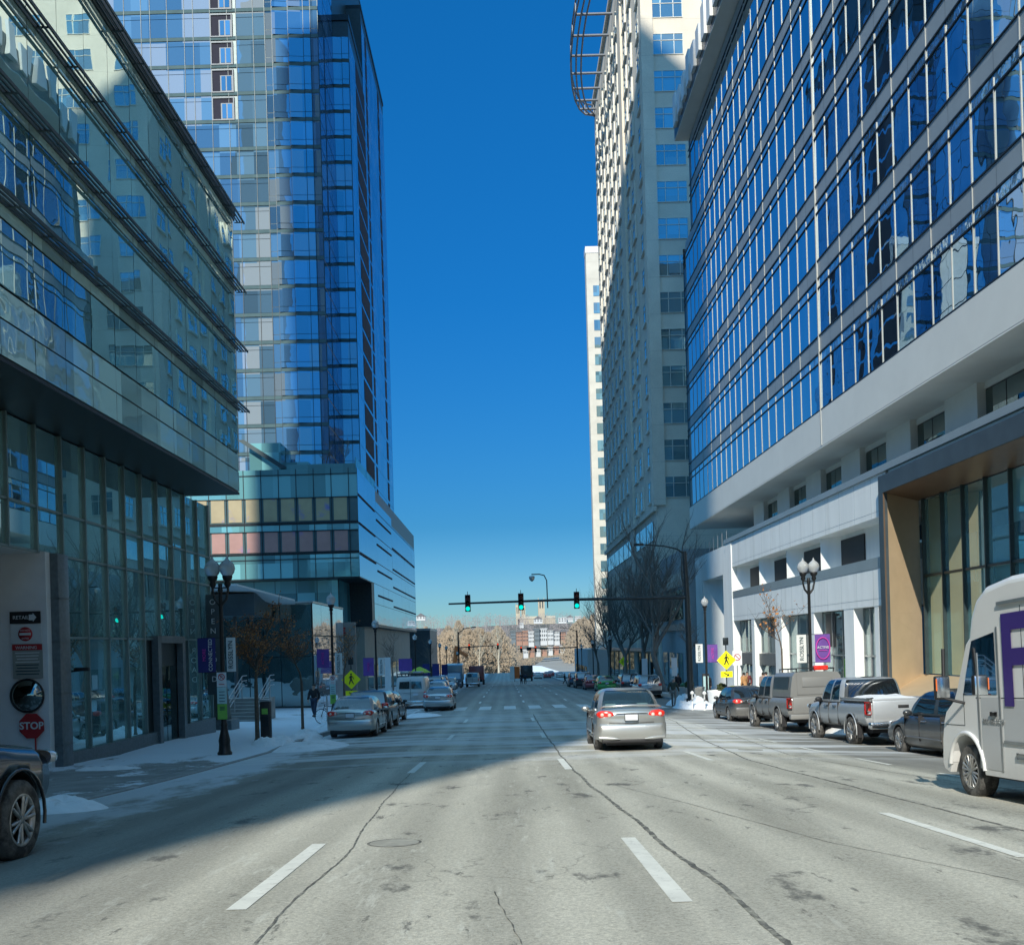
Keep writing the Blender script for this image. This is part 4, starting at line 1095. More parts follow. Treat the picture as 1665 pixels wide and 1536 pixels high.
def cabin(P,paintm,root,glass):
    """greenhouse: roof and pillars in body colour, each window its own pane, all cut from one surface"""
    L_,W=P['L'],P['W']; g=P['gh']; zb,zr=g['zb'],g['zr']
    wb,wr=W/2*g.get('wb',.90),W/2*g.get('wr',.70)
    lv=[0,.06,.3,.55,.78,.92,1.0]
    sf=g.get('split',[.0,.04,.36,.42,.50,.93,1.0]) # side breakpoints from rear pillar to front pillar
    def outline(t,shr=0,dz=0):
        e=t**1.15
        yr=g['yr0']+(g['yr1']-g['yr0'])*e; yf=g['yf0']+(g['yf1']-g['yf0'])*e; w=wb+(wr-wb)*(t**1.35); z=zb+(zr-zb)*math.sin(t*math.pi/2*.96)/math.sin(math.pi/2*.96)
        w*=1-shr; m=(yr+yf)/2; yr=m+(yr-m)*(1-shr); yf=m+(yf-m)*(1-shr); z+=dz
        cr=g.get('cr',.14); cf=.12; pw=g.get('rw',.86)
        pts=[(-w*pw,yr),(-w*.45,yr-.045),(0,yr-.06),(w*.45,yr-.045),(w*pw,yr)]
        a,b=yr+cr,yf-cf
        for s in sf: pts.append((w*(1-.02*abs(2*s-1)**3),a+(b-a)*s))
        pts+=[(w*.84,yf),(w*.45,yf+.07),(0,yf+.09),(-w*.45,yf+.07),(-w*.84,yf)]
        for s in reversed(sf): pts.append((-w*(1-.02*abs(2*s-1)**3),a+(b-a)*s))
        return [(x,y,z) for x,y in pts]
    rings=[outline(t) for t in lv]
    rings.append(outline(1,.10,.028)); rings.append(outline(1,.35,.055)); 
    n=len(rings[0]); ns=len(sf)
    groups={}
    def put(k,q,sm=True):
        groups.setdefault(k,[]).append(q)
    for i in range(len(rings)-1):
        for j in range(n):
            k=(j+1)%n; q=[rings[i][j],rings[i][k],rings[i+1][k],rings[i+1][j]]
            key='shell'
            if 1<=i<=4:
                if j<4: key='rear_window'
                elif 5<=j<5+ns-1:
                    sg=j-5
                    lab=g.get('sides',['p','r','r','p','f','p'])[sg]
                    key={'p':'shell','r':'side_window_a','f':'side_window_b','q':'side_window_c'}[lab]
                elif 5+ns<=j<5+ns+4: key='windshield'
                elif 5+ns+4+1<=j<n-1:
                    sg=ns-2-(j-(5+ns+5)); lab=g.get('sides',['p','r','r','p','f','p'])[sg] if 0<=sg<ns-1 else 'p'
                    key={'p':'shell','r':'side_window_d','f':'side_window_e','q':'side_window_g'}[lab]
            put(key,q)
    for kk,qs in groups.items():
        mb=MB()
        for q in qs: mb.add(q,[(0,1,2,3)],0,True)
        if kk=='shell':
            top=rings[-1]; mb.add(top,[tuple(range(len(top)))],0,True)
            nm='cabin'; mt=paintm
        else:
            nm='side_window' if kk.startswith('side') else kk; mt=glass
            if kk=='rear_window' and g.get('solid_rear'): nm='cabin_rear'; mt=paintm
        o=mb.build(nm,mt,root,fix=False,local=True)
        bm=bmesh.new(); bm.from_mesh(o.data); bmesh.ops.remove_doubles(bm,verts=bm.verts[:],dist=.0008); bm.to_mesh(o.data); bm.free()
        o.data.update()
    return rings
def wheel(root,x,y,r,w,side,spokes=5,rimm=None,tyre=None):
    mb=MB(); s=side
    prof=[(r*.60,-w/2*.9),(r*.80,-w/2),(r*.93,-w/2*.94),(r,-w/2*.72),(r,w/2*.72),(r*.93,w/2*.94),(r*.80,w/2),(r*.60,w/2*.9)]
    mb.lathe([(a,h) for a,h in prof],(x,y,r),28,0,'x'); mb.lathe([(.001,-w*.3),(r*.62,-w*.3)],(x,y,r),20,0,'x')
    t=mb.build('wheel',M['rubber'],root,local=True)
    mb=MB(); xo=x+s*w*.40
    mb.lathe([(r*.66,s*(w*.06)),(r*.62,s*(w*.085)),(r*.56,s*w*.02),(r*.55,-s*w*.2)],(xo,y,r),28,0,'x')
    mb.lathe([(.001,s*.02),(r*.11,s*.018),(r*.13,-s*.02)],(xo,y,r),12,0,'x')
    for k in range(spokes):
        a=2*math.pi*k/spokes+.3
        for da in (-.16,.16):
            c,sn=math.cos(a+da*.5),math.sin(a+da*.5); c2,s2=math.cos(a+da*1.1),math.sin(a+da*1.1)
            p0=Vector((xo+s*.0,y+c*r*.08,r+sn*r*.08)); p1=Vector((xo+s*w*.05,y+c2*r*.6,r+s2*r*.6))
            mb.tube([p0,p1],[r*.055,r*.05],5,0)
    o=mb.build('rim',rimm or M['rim'],t,fix=True,local=True)
    return t
def lampshape(root,name,x0,x1,y,z0,z1,mat,depth=.14,n=14,pw=2.6,tilt=0,sweep=0):
    """rounded lamp lens set into the body corner"""
    mb=MB(); vs=[];fs=[]
    cx,cz=(x0+x1)/2,(z0+z1)/2; rx,rz=abs(x1-x0)/2,(z1-z0)/2
    K=[(1,0.0),(1,.6),(.93,.92),(.6,1.0),(.01,1.03)]
    for kr,kd in K:
        for i in range(n):
            a=2*math.pi*i/n; c,s=math.cos(a),math.sin(a)
            ex=abs(c)**(2/pw)*(1 if c>=0 else -1); ez=abs(s)**(2/pw)*(1 if s>=0 else -1)
            X=cx+rx*ex*kr
            vs.append((X,y+depth*(.5-kd)*(1 if name!='headlight' else -1)+ (sweep*(abs(X)-abs(min(abs(x0),abs(x1)))) if sweep else 0),cz+rz*ez*kr+tilt*(X-cx)))
    for i in range(len(K)-1):
        for j in range(n):
            k=(j+1)%n; fs.append((i*n+j,i*n+k,(i+1)*n+k,(i+1)*n+j))
    mb.add(vs,fs,0,True); return mb.build(name,mat,root,local=True)
def mirror_(root,x,y,z,s,mat):
    mb=MB(); mb.ell((x+s*.10,y,z),(.11,.06,.075),10,6); mb.tube([(x-s*.03,y+.02,z-.06),(x+s*.06,y,z-.02)],.025,6); mb.build('side_mirror',mat,root,local=True)
def bumper_skin(root,P,y,z0,z1,mat,out=.05,name='bumper',front=False):
    W=P['W']; mb=MB(); vs=[];fs=[]; n=20; K=[(0,-.06),(.06,.0),(.25,.8),(.5,1.0),(.78,.92),(.93,.55),(1,-.1)]
    for i in range(n+1):
        u=i/n*2-1; x=u*W/2*1.0; 
        back=.62*max(0,abs(u)-.93)/.07*.5+.085*abs(u)**3
        if abs(u)>.93: x=math.copysign(W/2*(.93+.075*math.sin((abs(u)-.93)/.07*1.57)),u)
        for t,o in K: vs.append((x,y+back-out*o,z0+(z1-z0)*t))
    m=len(K)
    for i in range(n):
        for j in range(m-1): fs.append((i*m+j,(i+1)*m+j,(i+1)*m+j+1,i*m+j+1))
    mb.add(vs,fs,0,True); return mb.build(name,mat,root,local=True)
def seats(root,P,mat):
    zb=P['gh']['zb']; mb=MB()
    for y in (P['gh']['yr0']+.62,(P['gh']['yr0']+P['gh']['yf0'])/2+.35):
        for x in ((-.38,.38) if y>P['gh']['yr0']+1 else (-.40,0,.40)):
            k=.82 if x==0 else 1
            mb.rbox(x-.14,x+.14,y-.05,y+.06,zb+.0,zb+.20*k,.03)
            mb.rbox(x-.24,x+.24,y-.06,y+.10,zb-.3,zb+.04,.03)
    mb.build('seat',mat,root,local=True)
SED=[(0,.40,.80,.83),(.008,.27,.93,.90),(.03,.22,1.00,.955),(.07,.20,1.03,.975),(.2,.19,1.0,1),(.35,.18,.96,1),(.6,.18,.94,1),(.70,.18,.95,1),(.80,.18,.90,.99),(.9,.20,.80,.96),(.965,.24,.69,.91),(.992,.30,.60,.86),(1,.38,.54,.80)]
def sedan(name,paintm,label=None,glass=None,hero=False,coupe=False,L_=4.55,W=1.74,H=1.45,lit=False,spoiler=False,spokes=5,kind='a'):
    root=empty(name,(0,0,0),label=label,cat='car')
    P=dict(L=L_,W=W,st=SED,r=.315,yr=-L_*.275,yf=L_*.30,
      gh=dict(zb=.93,zr=H,yr0=-L_*.385,yr1=-L_*.215,yf0=L_*.225,yf1=L_*.07,wb=.90,wr=.66))
    k=(H-.03)/1.42
    b=body_mesh(P,'body',paintm); b.parent=root
    cabin(P,paintm,root,glass or M['dark_car_glass'])
    for s in (-1,1):
        for y in (P['yr'],P['yf']): wheel(root,s*(W/2-.12),y,.315,.20,s,spokes)
        mirror_(root,s*W/2*.95,L_*.14,.98,s,paintm)
        xo,xi=s*W/2*.955,s*W/2*(.46 if hero else .52)
        t=lampshape(root,'tail_lamp',xi,xo,-L_/2+.110,.775,.985,M['tail_red'],.19,18,2.3,tilt=s*.06,sweep=.20)
        for q,xx in enumerate((.60,.80)):
            mb=MB(); x=s*W/2*xx; y=-L_/2+.004+(.02 if q==0 else .055); mb.lathe([(.001,-.008),(.038,-.006),(.046,.02)],(x,y,.872+(q*.012)),14,0,'y'); mb.build('reflector',M['tail_clear'],t,local=False)
        lampshape(root,'headlight',s*W/2*.55,s*W/2*.88,L_/2-.20,.60,.75,M['headlamp'],.2,14,2.4)
        mb=MB(); mb.tube([(s*(W/2*1.0),L_*.02,.80),(s*(W/2*1.0),-L_*.03,.80)],.014,6); mb.tube([(s*(W/2*1.0),-L_*.2,.80),(s*(W/2*1.0),-L_*.25,.80)],.014,6); mb.build('door_handle',M['chrome'] if not hero else paintm,root,local=True)
        mb=MB()
        for yy in (-L_*.185,L_*.045,L_*.21): mb.box(s*(W/2*.90),s*(W/2*1.0015),yy-.004,yy+.004,.34,.93)
        mb.build('door_gap',M['black_plastic'],root,local=True)
        mb=MB(); mb.tube([(s*(W/2*.99),-L_*.19,.40),(s*(W/2*1.0),.0,.42),(s*(W/2*.99),L_*.2,.42)],.022,6); mb.build('sill_trim',paintm,root,local=True)
    y=-L_/2
    mb=MB(); mb.rbox(-.152,.152,y-.016,y+.03,.738,.882,.008); pl=mb.build('number_plate',M['plate'],root,local=True)
    mb=MB(); mb.rbox(-.165,.165,y-.010,y+.02,.725,.895,.008); mb.build('plate_frame',M['black_plastic'],pl,local=True)
    mb=MB(); mb.tube([(-.62*W/2,y+.02,.69),(0,y-.012,.67),(.62*W/2,y+.02,.69)],.008,6)
    mb.tube([(-.45*W/2,y+.002,.905),(0,y-.005,.91),(.45*W/2,y+.002,.905)],.009,6); mb.build('boot_gap',M['black_plastic'],root,local=True)
    bumper_skin(root,P,y+.015,.29,.665,paintm)
    mb=MB(); mb.rbox(-.72,.72,y+.02,y+.14,.20,.30,.03); mb.build('bumper_valance',M['black_plastic'],root,local=True)
    mb=MB(); mb.box(-.08,.08,-L_*.40+.04,-L_*.40+.09,.955,.985); mb.build('high_brake_lamp',M['brake_on'] if lit else M['tail_red'],root,local=True)
    mb=MB(); mb.box(-W/2*.8,W/2*.8,-L_*.37,L_*.2,.90,.985); mb.build('cabin_floor',M['interior'],root,local=True)
    if hero or kind=='b': seats(root,P,M['seat_cloth'])
    if spoiler:
        mb=MB()
        mb.tube([(-.84*W/2,y+.13,1.055),(-.76*W/2,y+.08,1.085),(0,y+.05,1.10),(.76*W/2,y+.08,1.085),(.84*W/2,y+.13,1.055)],[.015,.026,.028,.026,.015],8)
        mb.build('spoiler',paintm,root,local=True)
    mb=MB(); mb.box(-.6,.6,-L_*.45,L_*.45,.14,.24); mb.build('underbody',M['black_plastic'],root,local=True)
    if hero:
        for s in (-1,1):
            mb=MB(); mb.tube([(s*.78,y+.07,.335),(s*.50,y+.0,.315),(s*.30,y-.02,.30)],[.045,.042,.015],8); mb.build('bumper_lip',paintm,root,local=True)
    return root
SUVS=[(0,.42,.95,.86),(.01,.30,1.06,.94),(.04,.26,1.12,.98),(.1,.25,1.12,1),(.6,.24,1.08,1),(.72,.24,1.10,1),(.82,.25,1.05,.98),(.93,.28,.95,.93),(.99,.36,.80,.87),(1,.42,.74,.82)]
def suv(name,paintm,label=None,L_=4.6,W=1.85,H=1.70,rack=True,lit=False):
    root=empty(name,(0,0,0),label=label,cat='car')
    P=dict(L=L_,W=W,st=SUVS,r=.355,yr=-L_*.28,yf=L_*.31,arch=.06,
      gh=dict(zb=1.06,zr=H,yr0=-L_*.475,yr1=-L_*.40,yf0=L_*.24,yf1=L_*.10,wb=.94,wr=.76,split=[0,.03,.20,.24,.50,.56,.94,1.0],sides=['p','q','p','r','p','f','p'],cr=.10))
    b=body_mesh(P,'body',paintm); b.parent=root
    cabin(P,paintm,root,M['dark_car_glass'])
    y=-L_/2
    for s in (-1,1):
        for yy in (P['yr'],P['yf']): wheel(root,s*(W/2-.13),yy,.355,.22,s,6)
        mirror_(root,s*W/2*.95,L_*.16,1.12,s,M['black_plastic'])
        lampshape(root,'tail_lamp',s*W/2*.66,s*W/2*.97,y+.10,.92,1.14,M['tail_red'],.20,14,2.6,sweep=.2)
        lampshape(root,'headlight',s*W/2*.55,s*W/2*.9,L_/2-.2,.72,.90,M['headlamp'],.2,14,2.4)
        if rack: mb=MB(); mb.tube([(s*W/2*.66,-L_*.36,H+.03),(s*W/2*.68,-L_*.3,H+.07),(s*W/2*.68,L_*.02,H+.07),(s*W/2*.64,L_*.08,H+.03)],.018,6); mb.build('roof_rail',M['chrome'],root,local=True)
    mb=MB(); mb.rbox(-.155,.155,y-.02,y+.03,.80,.94,.008); mb.build('number_plate',M['plate'],root,local=True)
    mb=MB(); mb.rbox(-.95*W/2,.95*W/2,y-.05,y+.12,.36,.60,.05); mb.build('bumper',M['black_plastic'],root,local=True)
    mb=MB(); mb.box(-W/2*.8,W/2*.8,-L_*.42,L_*.2,1.02,1.12); mb.build('cabin_floor',M['interior'],root,local=True)
    return root
def pickup(name,paintm,label=None,L_=5.4,W=1.90,H=1.79,cap=False,r=.385):
    root=empty(name,(0,0,0),label=label,cat='pickup truck')
    st=[(0,.58,1.12,.97),(.004,.56,1.20,.985),(.02,.54,1.23,1),(.36,.50,1.23,1),(.40,.48,1.22,1),(.62,.46,1.20,1),(.70,.46,1.20,.995),(.80,.46,1.18,.99),(.92,.48,1.12,.96),(.98,.52,1.02,.92),(1,.58,.92,.88)]
    P=dict(L=L_,W=W,st=st,r=r,yr=-L_*.265,yf=L_*.325,arch=.085,crown=.02,
      gh=dict(zb=1.16,zr=H,yr0=-L_*.10,yr1=-L_*.075,yf0=L_*.245,yf1=L_*.15,wb=.95,wr=.77,cr=.10,rw=.88))
    b=body_mesh(P,'body',paintm); b.parent=root
    cabin(P,paintm,root,M['dark_car_glass']); y=-L_/2
    for s in (-1,1):
        for yy in (P['yr'],P['yf']):
            wheel(root,s*(W/2-.10),yy,r,.27,s,6)
            mb=MB(); pts=[]
            for i in range(15):
                a=math.pi*(-.06+1.12*i/14); pts.append((s*(W/2+.01),yy+math.cos(a)*(r+.10),r+math.sin(a)*(r+.10)))
            mb.tube(pts,.018,6); mb.build('wheel_arch_trim',paintm,root,local=True)
        mirror_(root,s*W/2*.97,L_*.19,1.22,s,M['black_plastic'])
        mb=MB(); mb.rbox(s*W/2*.90,s*W/2*1.002,y-.012,y+.12,.86,1.17,.02); t=mb.build('tail_lamp',M['tail_red'],root,local=True)
        mb=MB(); mb.rbox(s*W/2*.91,s*W/2*.985,y-.02,y,.88,.95,.01); mb.build('reflector',M['headlamp'],t,local=False)
        lampshape(root,'headlight',s*W/2*.62,s*W/2*.96,L_/2-.16,.90,1.06,M['headlamp'],.2,14,3)
        mb=MB()
        for yy in (-L_*.075,L_*.075,L_*.225): mb.box(s*W/2*.90,s*W/2*1.001,yy-.004,yy+.004,.52,1.16)
        mb.build('door_gap',M['black_plastic'],root,local=True)
        mb=MB(); mb.rbox(s*W/2*.99,s*W/2*1.02,-L_*.04,-L_*.01,1.02,1.06,.008); mb.rbox(s*W/2*.99,s*W/2*1.02,L_*.09,L_*.13,1.02,1.06,.008); mb.build('door_handle',M['chrome'],root,local=True)
        mb=MB(); mb.box(s*W/2*.86,s*W/2*.98,P['yr']-r-.12,P['yr']-r-.10,.22,.62); mb.build('mud_flap',M['black_plastic'],root,local=True)
    mb=MB(); mb.rbox(-W/2*.84,W/2*.84,y-.03,y+.02,.66,1.22,.03); tg=mb.build('tailgate',paintm,root,local=True)
    mb=MB(); mb.rbox(-.14,.14,y-.045,y-.02,1.02,1.10,.01); mb.build('tailgate_handle',M['black_plastic'],tg,local=False)
    mb=MB(); mb.rbox(-W/2*.97,-.22,y-.16,y+.06,.48,.66,.04); mb.rbox(.22,W/2*.97,y-.16,y+.06,.48,.66,.04); mb.rbox(-.25,.25,y-.14,y+.04,.48,.62,.03); mb.build('bumper',M['chrome'] if not cap else paintm,root,local=True)
    mb=MB(); mb.box(-.155,.155,y-.15,y-.143,.50,.60); mb.build('number_plate',M['plate'],root,local=True)
    mb=MB(); mb.box(-W/2*.8,W/2*.8,-L_*.06,L_*.2,1.12,1.24); mb.build('cabin_floor',M['interior'],root,local=True)
    mb=MB(); mb.box(-.7,.7,-L_*.44,L_*.42,.36,.56); mb.tube([(-.85,P['yr'],r),(.85,P['yr'],r)],.07,8); mb.tube([(-.85,P['yf'],r),(.85,P['yf'],r)],.05,8); mb.build('chassis',M['black_plastic'],root,local=True)
    if not cap:
        mb=MB(); mb.box(-W/2*.80,W/2*.80,y+.08,-L_*.125,1.225,1.262); mb.build('bed_opening',M['interior'],root,local=True)
        mb=MB()
        for s in (-1,1): mb.rbox(s*W/2*.82,s*W/2*.97,y+.02,-L_*.12,1.21,1.285,.02)
        mb.rbox(-W/2*.84,W/2*.84,y,y+.07,1.20,1.275,.02); mb.build('bed_rail',paintm,root,local=True)
        mb=MB(); mb.rbox(-.15,.15,-L_*.06,-L_*.02,H+.045,H+.07,.01); mb.build('roof_antenna',M['black_plastic'],root,local=True)
    else:
        y1=-L_*.105; w=W/2*.90
        mb=MB()
        st2=[(-w,1.22),(-w*.97,1.55),(-w*.90,1.92),(-w*.80,2.04),(0,2.08),(w*.80,2.04),(w*.90,1.92),(w*.97,1.55),(w,1.22)]
        mb.prism(st2,'y',y+.06,y1); mb.build('camper_shell',paintm,root,local=True)
        for s in (-1,1):
            mb=MB(); mb.add([(s*(w*.975+.008),y+.35,1.48),(s*(w*.975+.008),y1-.12,1.48),(s*(w*.915+.008),y1-.12,1.90),(s*(w*.915+.008),y+.35,1.90)],[(0,1,2,3)]); mb.build('shell_window',M['dark_car_glass'],root,local=True)
            mb=MB(); mb.tube([(s*.62,y+.15,2.16),(s*.62,y1-.1,2.16)],.02,6)
            for q in (y+.2,(y+y1)/2,y1-.15): mb.tube([(s*.62,q,2.02),(s*.62,q,2.16)],.018,6)
            mb.build('roof_rack',M['black_plastic'],root,local=True)
        mb=MB(); mb.box(-.66,.66,y+.035,y+.06,1.30,1.96); d=mb.build('shell_door',paintm,root,local=True)
        mb=MB(); mb.rbox(-.5,.5,y+.02,y+.04,1.55,1.88,.02); mb.build('door_inset',paintm,d,local=False)
        mb=MB(); mb.box(-.6,.6,y+.1,y1-.5,2.17,2.19); mb.build('rack_panel',M['black_plastic'],root,local=True)
        mb=MB(); mb.rbox(-.05,.42,y+.08,y+.3,2.10,2.26,.03); mb.build('rack_lamp',M['tail_red'],root,local=True)
    return root
def van(name,paintm,label,L_=5.3,W=2.0,H=2.05,rack=True,lit=True,hi=False):
    root=empty(name,(0,0,0),label=label,cat='van')
    st=[(0,.40,1.05,.95),(.006,.36,1.14,.98),(.02,.34,1.16,1),(.7,.32,1.16,1),(.80,.34,1.12,.98),(.92,.36,1.02,.94),(.99,.42,.86,.9),(1,.48,.78,.86)]
    P=dict(L=L_,W=W,st=st,r=.36,yr=-L_*.27,yf=L_*.32,
      gh=dict(zb=1.10,zr=H,yr0=-L_*.492,yr1=-L_*.475,yf0=L_*.36,yf1=L_*.22,wb=.985,wr=.86,cr=.10,solid_rear=True,split=[0,.1,.38,.42,.72,.75,.97,1.0],sides=['p','p','p','p','p','f','p']))
    b=body_mesh(P,'body',paintm); b.parent=root
    cabin(P,paintm,root,M['dark_car_glass']); y=-L_/2
    for s in (-1,1):
        for yy in (P['yr'],P['yf']): wheel(root,s*(W/2-.13),yy,.36,.22,s,6)
        mirror_(root,s*W/2*.97,L_*.27,1.25,s,M['black_plastic'])
        mb=MB(); mb.rbox(s*W/2*.86,s*W/2*.99,y-.02,y+.1,.80,1.12,.02); mb.build('tail_lamp',M['tail_red'],root,local=True)
        lampshape(root,'headlight',s*W/2*.5,s*W/2*.88,L_/2-.15,.72,.88,M['headlamp'],.2,12,3)
        mb=MB(); w=W/2
        mb.add([(s*.06,y-.045+.02,1.32),(s*w*.74,y-.035+.02,1.32),(s*w*.70,y-.0+.02,1.78),(s*.06,y-.012+.02,1.80)],[(0,1,2,3)])
        for k in range(4): mb.v[k]=(mb.v[k][0],mb.v[k][1]-.02,mb.v[k][2])
        mb.build('rear_window',M['dark_car_glass'],root,local=True)
    mb=MB(); mb.box(-.008,.008,y-.05,y+.0,.5,1.9); mb.build('door_gap',M['black_plastic'],root,local=True)
    mb=MB(); mb.rbox(-.98*W/2,.98*W/2,y-.10,y+.05,.38,.55,.03); mb.build('bumper',M['chrome'],root,local=True)
    mb=MB(); mb.rbox(.16,.50,y-.05,y,.86,1.02,.01); mb.build('number_plate',M['plate'],root,local=True)
    mb=MB(); mb.box(-W/2*.8,W/2*.8,-L_*.42,L_*.3,1.0,1.16); mb.build('cabin_floor',M['interior'],root,local=True)
    if rack:
        mb=MB()
        for yy in (-2.2,-1.2,-.2,.7): mb.tube([(-.85,yy,H+.03),(-.85,yy,H+.22),(.85,yy,H+.22),(.85,yy,H+.03)],.022,6)
        for x in (-.85,.85,-.3,.3): mb.tube([(x,-2.3,H+.24),(x,.8,H+.24)],.02,6)
        mb.build('ladder_rack',M['dark_steel'],root,local=True)
        mb=MB(); mb.rbox(-.7,-.1,-2.2,-.4,H+.26,H+.40,.03); mb.rbox(.1,.7,-2.1,-.6,H+.26,H+.38,.03); mb.build('rack_load',M['alu'],root,local=True)
    return root
def place(o,x,y,rz=0,group=None,label=None,surf_='road'):
    z=rz_(x,y); pitch=math.atan2(-(D(y+1.3)-D(y-1.3)),2.6)
    o.location=(x,y,z+.004); o.rotation_euler=(pitch,0,rz)
    if group: o['group']=group
    if label: o['label']=label
    return o
def repaint(o,old,new):
    for ch in o.children_recursive:
        if ch.type=='MESH':
            for sl in ch.material_slots:
                if sl.material==old: sl.link='OBJECT'; sl.material=new
gold_silver=paint('champagne',(.50,.51,.49),metal=.75,dirt=.25)
silver=paint('silver',(.50,.52,.53),metal=.75,dirt=.3); black=paint('black',(.012,.014,.018),metal=.1,dirt=.22)
darkgrey=paint('charcoal',(.035,.04,.045),metal=.4,dirt=.3); dusty=paint('dusty_grey',(.20,.205,.20),metal=.2,rough=.5,dirt=.75)
white=paint('white',(.68,.69,.67),metal=0,dirt=.25); blackd=paint('dusty_black',(.02,.025,.03),metal=.2,dirt=.6)
red=paint('red',(.35,.02,.03),metal=.3); green=paint('green',(.05,.36,.06),metal=.1,dirt=.15); blue=paint('slate_blue',(.10,.14,.20),metal=.5)
tacoma=paint('bright_silver',(.50,.53,.55),metal=.55,dirt=.55,rough=.35)
GL='cars parked along the left kerb'; GR='cars parked along the right kerb'; GD='cars driving along the street'
hero=sedan('silver_sedan',gold_silver,'silver sedan with spoiler driving ahead in the right centre lane, rear lamps red and white',glass=M['clear_car_glass'],hero=True,spoiler=True,L_=4.53,W=1.74,H=1.47)
place(hero,3.02,25.9,R(-1),GD)
for s in (-1,1): pass
sl=sedan('parked_sedan',gold_silver,'dusty champagne sedan nearest of the cars parked at the left kerb beside the snow',glass=M['car_glass'],kind='b',lit=True); place(sl,-5.62,37.3,0,GL)
bs=suv('parked_hatchback',black,'black hatchback parked directly ahead of the champagne sedan on the left',L_=4.4,W=1.80,H=1.58,rack=False); place(bs,-5.75,42.5,0,GL)
gs=sedan('parked_sedan',darkgrey,'dark green grey sedan with bright wheels parked in front of the black hatchback'); place(gs,-6.0,48.1,R(-2),GL)
au=sedan('silver_coupe',silver,'bright silver coupe driving beside the white van on the left',L_=4.6,W=1.80,H=1.38,lit=True); place(au,-4.1,60.4,0,GD)
wv=van('white_van',white,'old white passenger van with loaded ladder rack at the left kerb'); place(wv,-6.25,66.5,0)
s2=copy_tree(sl); repaint(s2,gold_silver,white); place(s2,-5.6,79,0,GL,'white sedan parked ahead of the white van on the left')
s3=copy_tree(gs); repaint(s3,darkgrey,blue); place(s3,-5.9,88,0,GL,'blue grey sedan second ahead of the white van on the left')
s4=copy_tree(sl); repaint(s4,gold_silver,silver); place(s4,-6.8,118,R(180),GL,'silver sedan facing the viewer in front of the pale box truck')
tv=van('delivery_van',white,'small white delivery van driving in the left lane beyond the crossing',L_=4.6,W=1.83,H=1.85,rack=False); place(tv,-4.55,133,0)
# right side row
hy=sedan('parked_sedan',blackd,'dusty black sedan parked furthest ahead in the near right hand row',L_=4.7,W=1.8); place(hy,10.32,43.4,0,GR)
tu=pickup('parked_pickup',dusty,'mud grey pickup with tall camper shell and roof rack parked at the right kerb',L_=5.9,W=1.98,H=1.93,cap=True,r=.41); place(tu,10.35,35.7,0,'pickups parked along the right kerb')
ta=pickup('parked_pickup',tacoma,'silver pickup with open bed full of snow parked at the right kerb',L_=5.4,W=1.90,H=1.79); place(ta,10.35,28.4,0,'pickups parked along the right kerb')
inf=sedan('parked_sedan',blackd,'dusty black sedan with bright wheels between the silver pickup and the delivery truck',L_=4.9,W=1.82,H=1.47,spokes=7); place(inf,10.28,22.2,0,GR)
bpk=pickup('black_pickup',paint('night_black',(.012,.015,.02),metal=.2,dirt=.1,rough=.18),'black pickup cut by the left edge of the view, bright alloy front wheel',L_=5.8,W=2.0,H=1.9,r=.40); place(bpk,-5.88,7.9,0)
# snow lying in the pickup bed
mb=MB(); n=10; vs=[];fs=[]
for i in range(n+1):
    for j in range(n+1):
        u=i/n*2-1;v=j/n*2-1; q=max(0,1-max(abs(u),abs(v))**3); vs.append((u*.72,v*.88,.12*q*(.8+.6*noise.noise(Vector((u*2,v*2,1))))))
for i in range(n):
    for j in range(n): fs.append((i*(n+1)+j,(i+1)*(n+1)+j,(i+1)*(n+1)+j+1,i*(n+1)+j+1))
mb.add(vs,fs,0,True); sn=mb.build('snow_load',M['snow'],None); sn.location=(10.35,26.75,rz_(10.35,26.75)+1.25); tag(sn,'white snow lying in the open bed of the silver pickup','snow')
# far right row
r1=suv('parked_suv',silver,'silver blue crossover parked behind the walking man on the right'); place(r1,10.75,76,0,GR)
r2=copy_tree(r1); repaint(r2,silver,darkgrey); place(r2,10.45,84.5,0,GR,'dark crossover with snow dusted roof ahead of the silver blue crossover')
r3=copy_tree(gs); repaint(r3,darkgrey,green); place(r3,9.2,92.3,0,GR,'bright green sedan in the far right hand row')
r4=copy_tree(sl); repaint(r4,gold_silver,red); place(r4,8.75,101,0,GR,'dark red sedan parked ahead of the bright green sedan')
r5=copy_tree(r1); repaint(r5,silver,black); place(r5,8.4,109,0,GR,'black crossover parked ahead of the dark red sedan')
r6=copy_tree(r1); repaint(r6,silver,blue); place(r6,8.2,117,0,GR,'blue grey crossover at the far end of the right hand row')
r7=copy_tree(s2); place(r7,7.1,223,0,GD,'white sedan stopped far off beyond the second crossing')
k=0
for x,y,c,lb in ((9.6,232,red,'red sedan leading the far queue'),(11.0,244,red,'second red sedan, right of the far queue'),(12.4,228,gold_silver,'tan sedan at the right of the far queue'),(5.9,247,darkgrey,'dark sedan far off between the box truck and the red sedan')):
    q=copy_tree(sl); repaint(q,gold_silver,c) if c is not gold_silver else None; place(q,x,y,0,GD,lb)
for i,(x,y,c,lb) in enumerate(((-7.2,100,darkgrey,'charcoal crossover parked by the third left street lamp'),(-7.3,109,red,'red crossover parked beyond the charcoal crossover on the left'),(-7.4,142,blue,'slate crossover near the far left traffic signal'))):
    q=copy_tree(r1); repaint(q,silver,c); place(q,x,y,0,GL,lb)
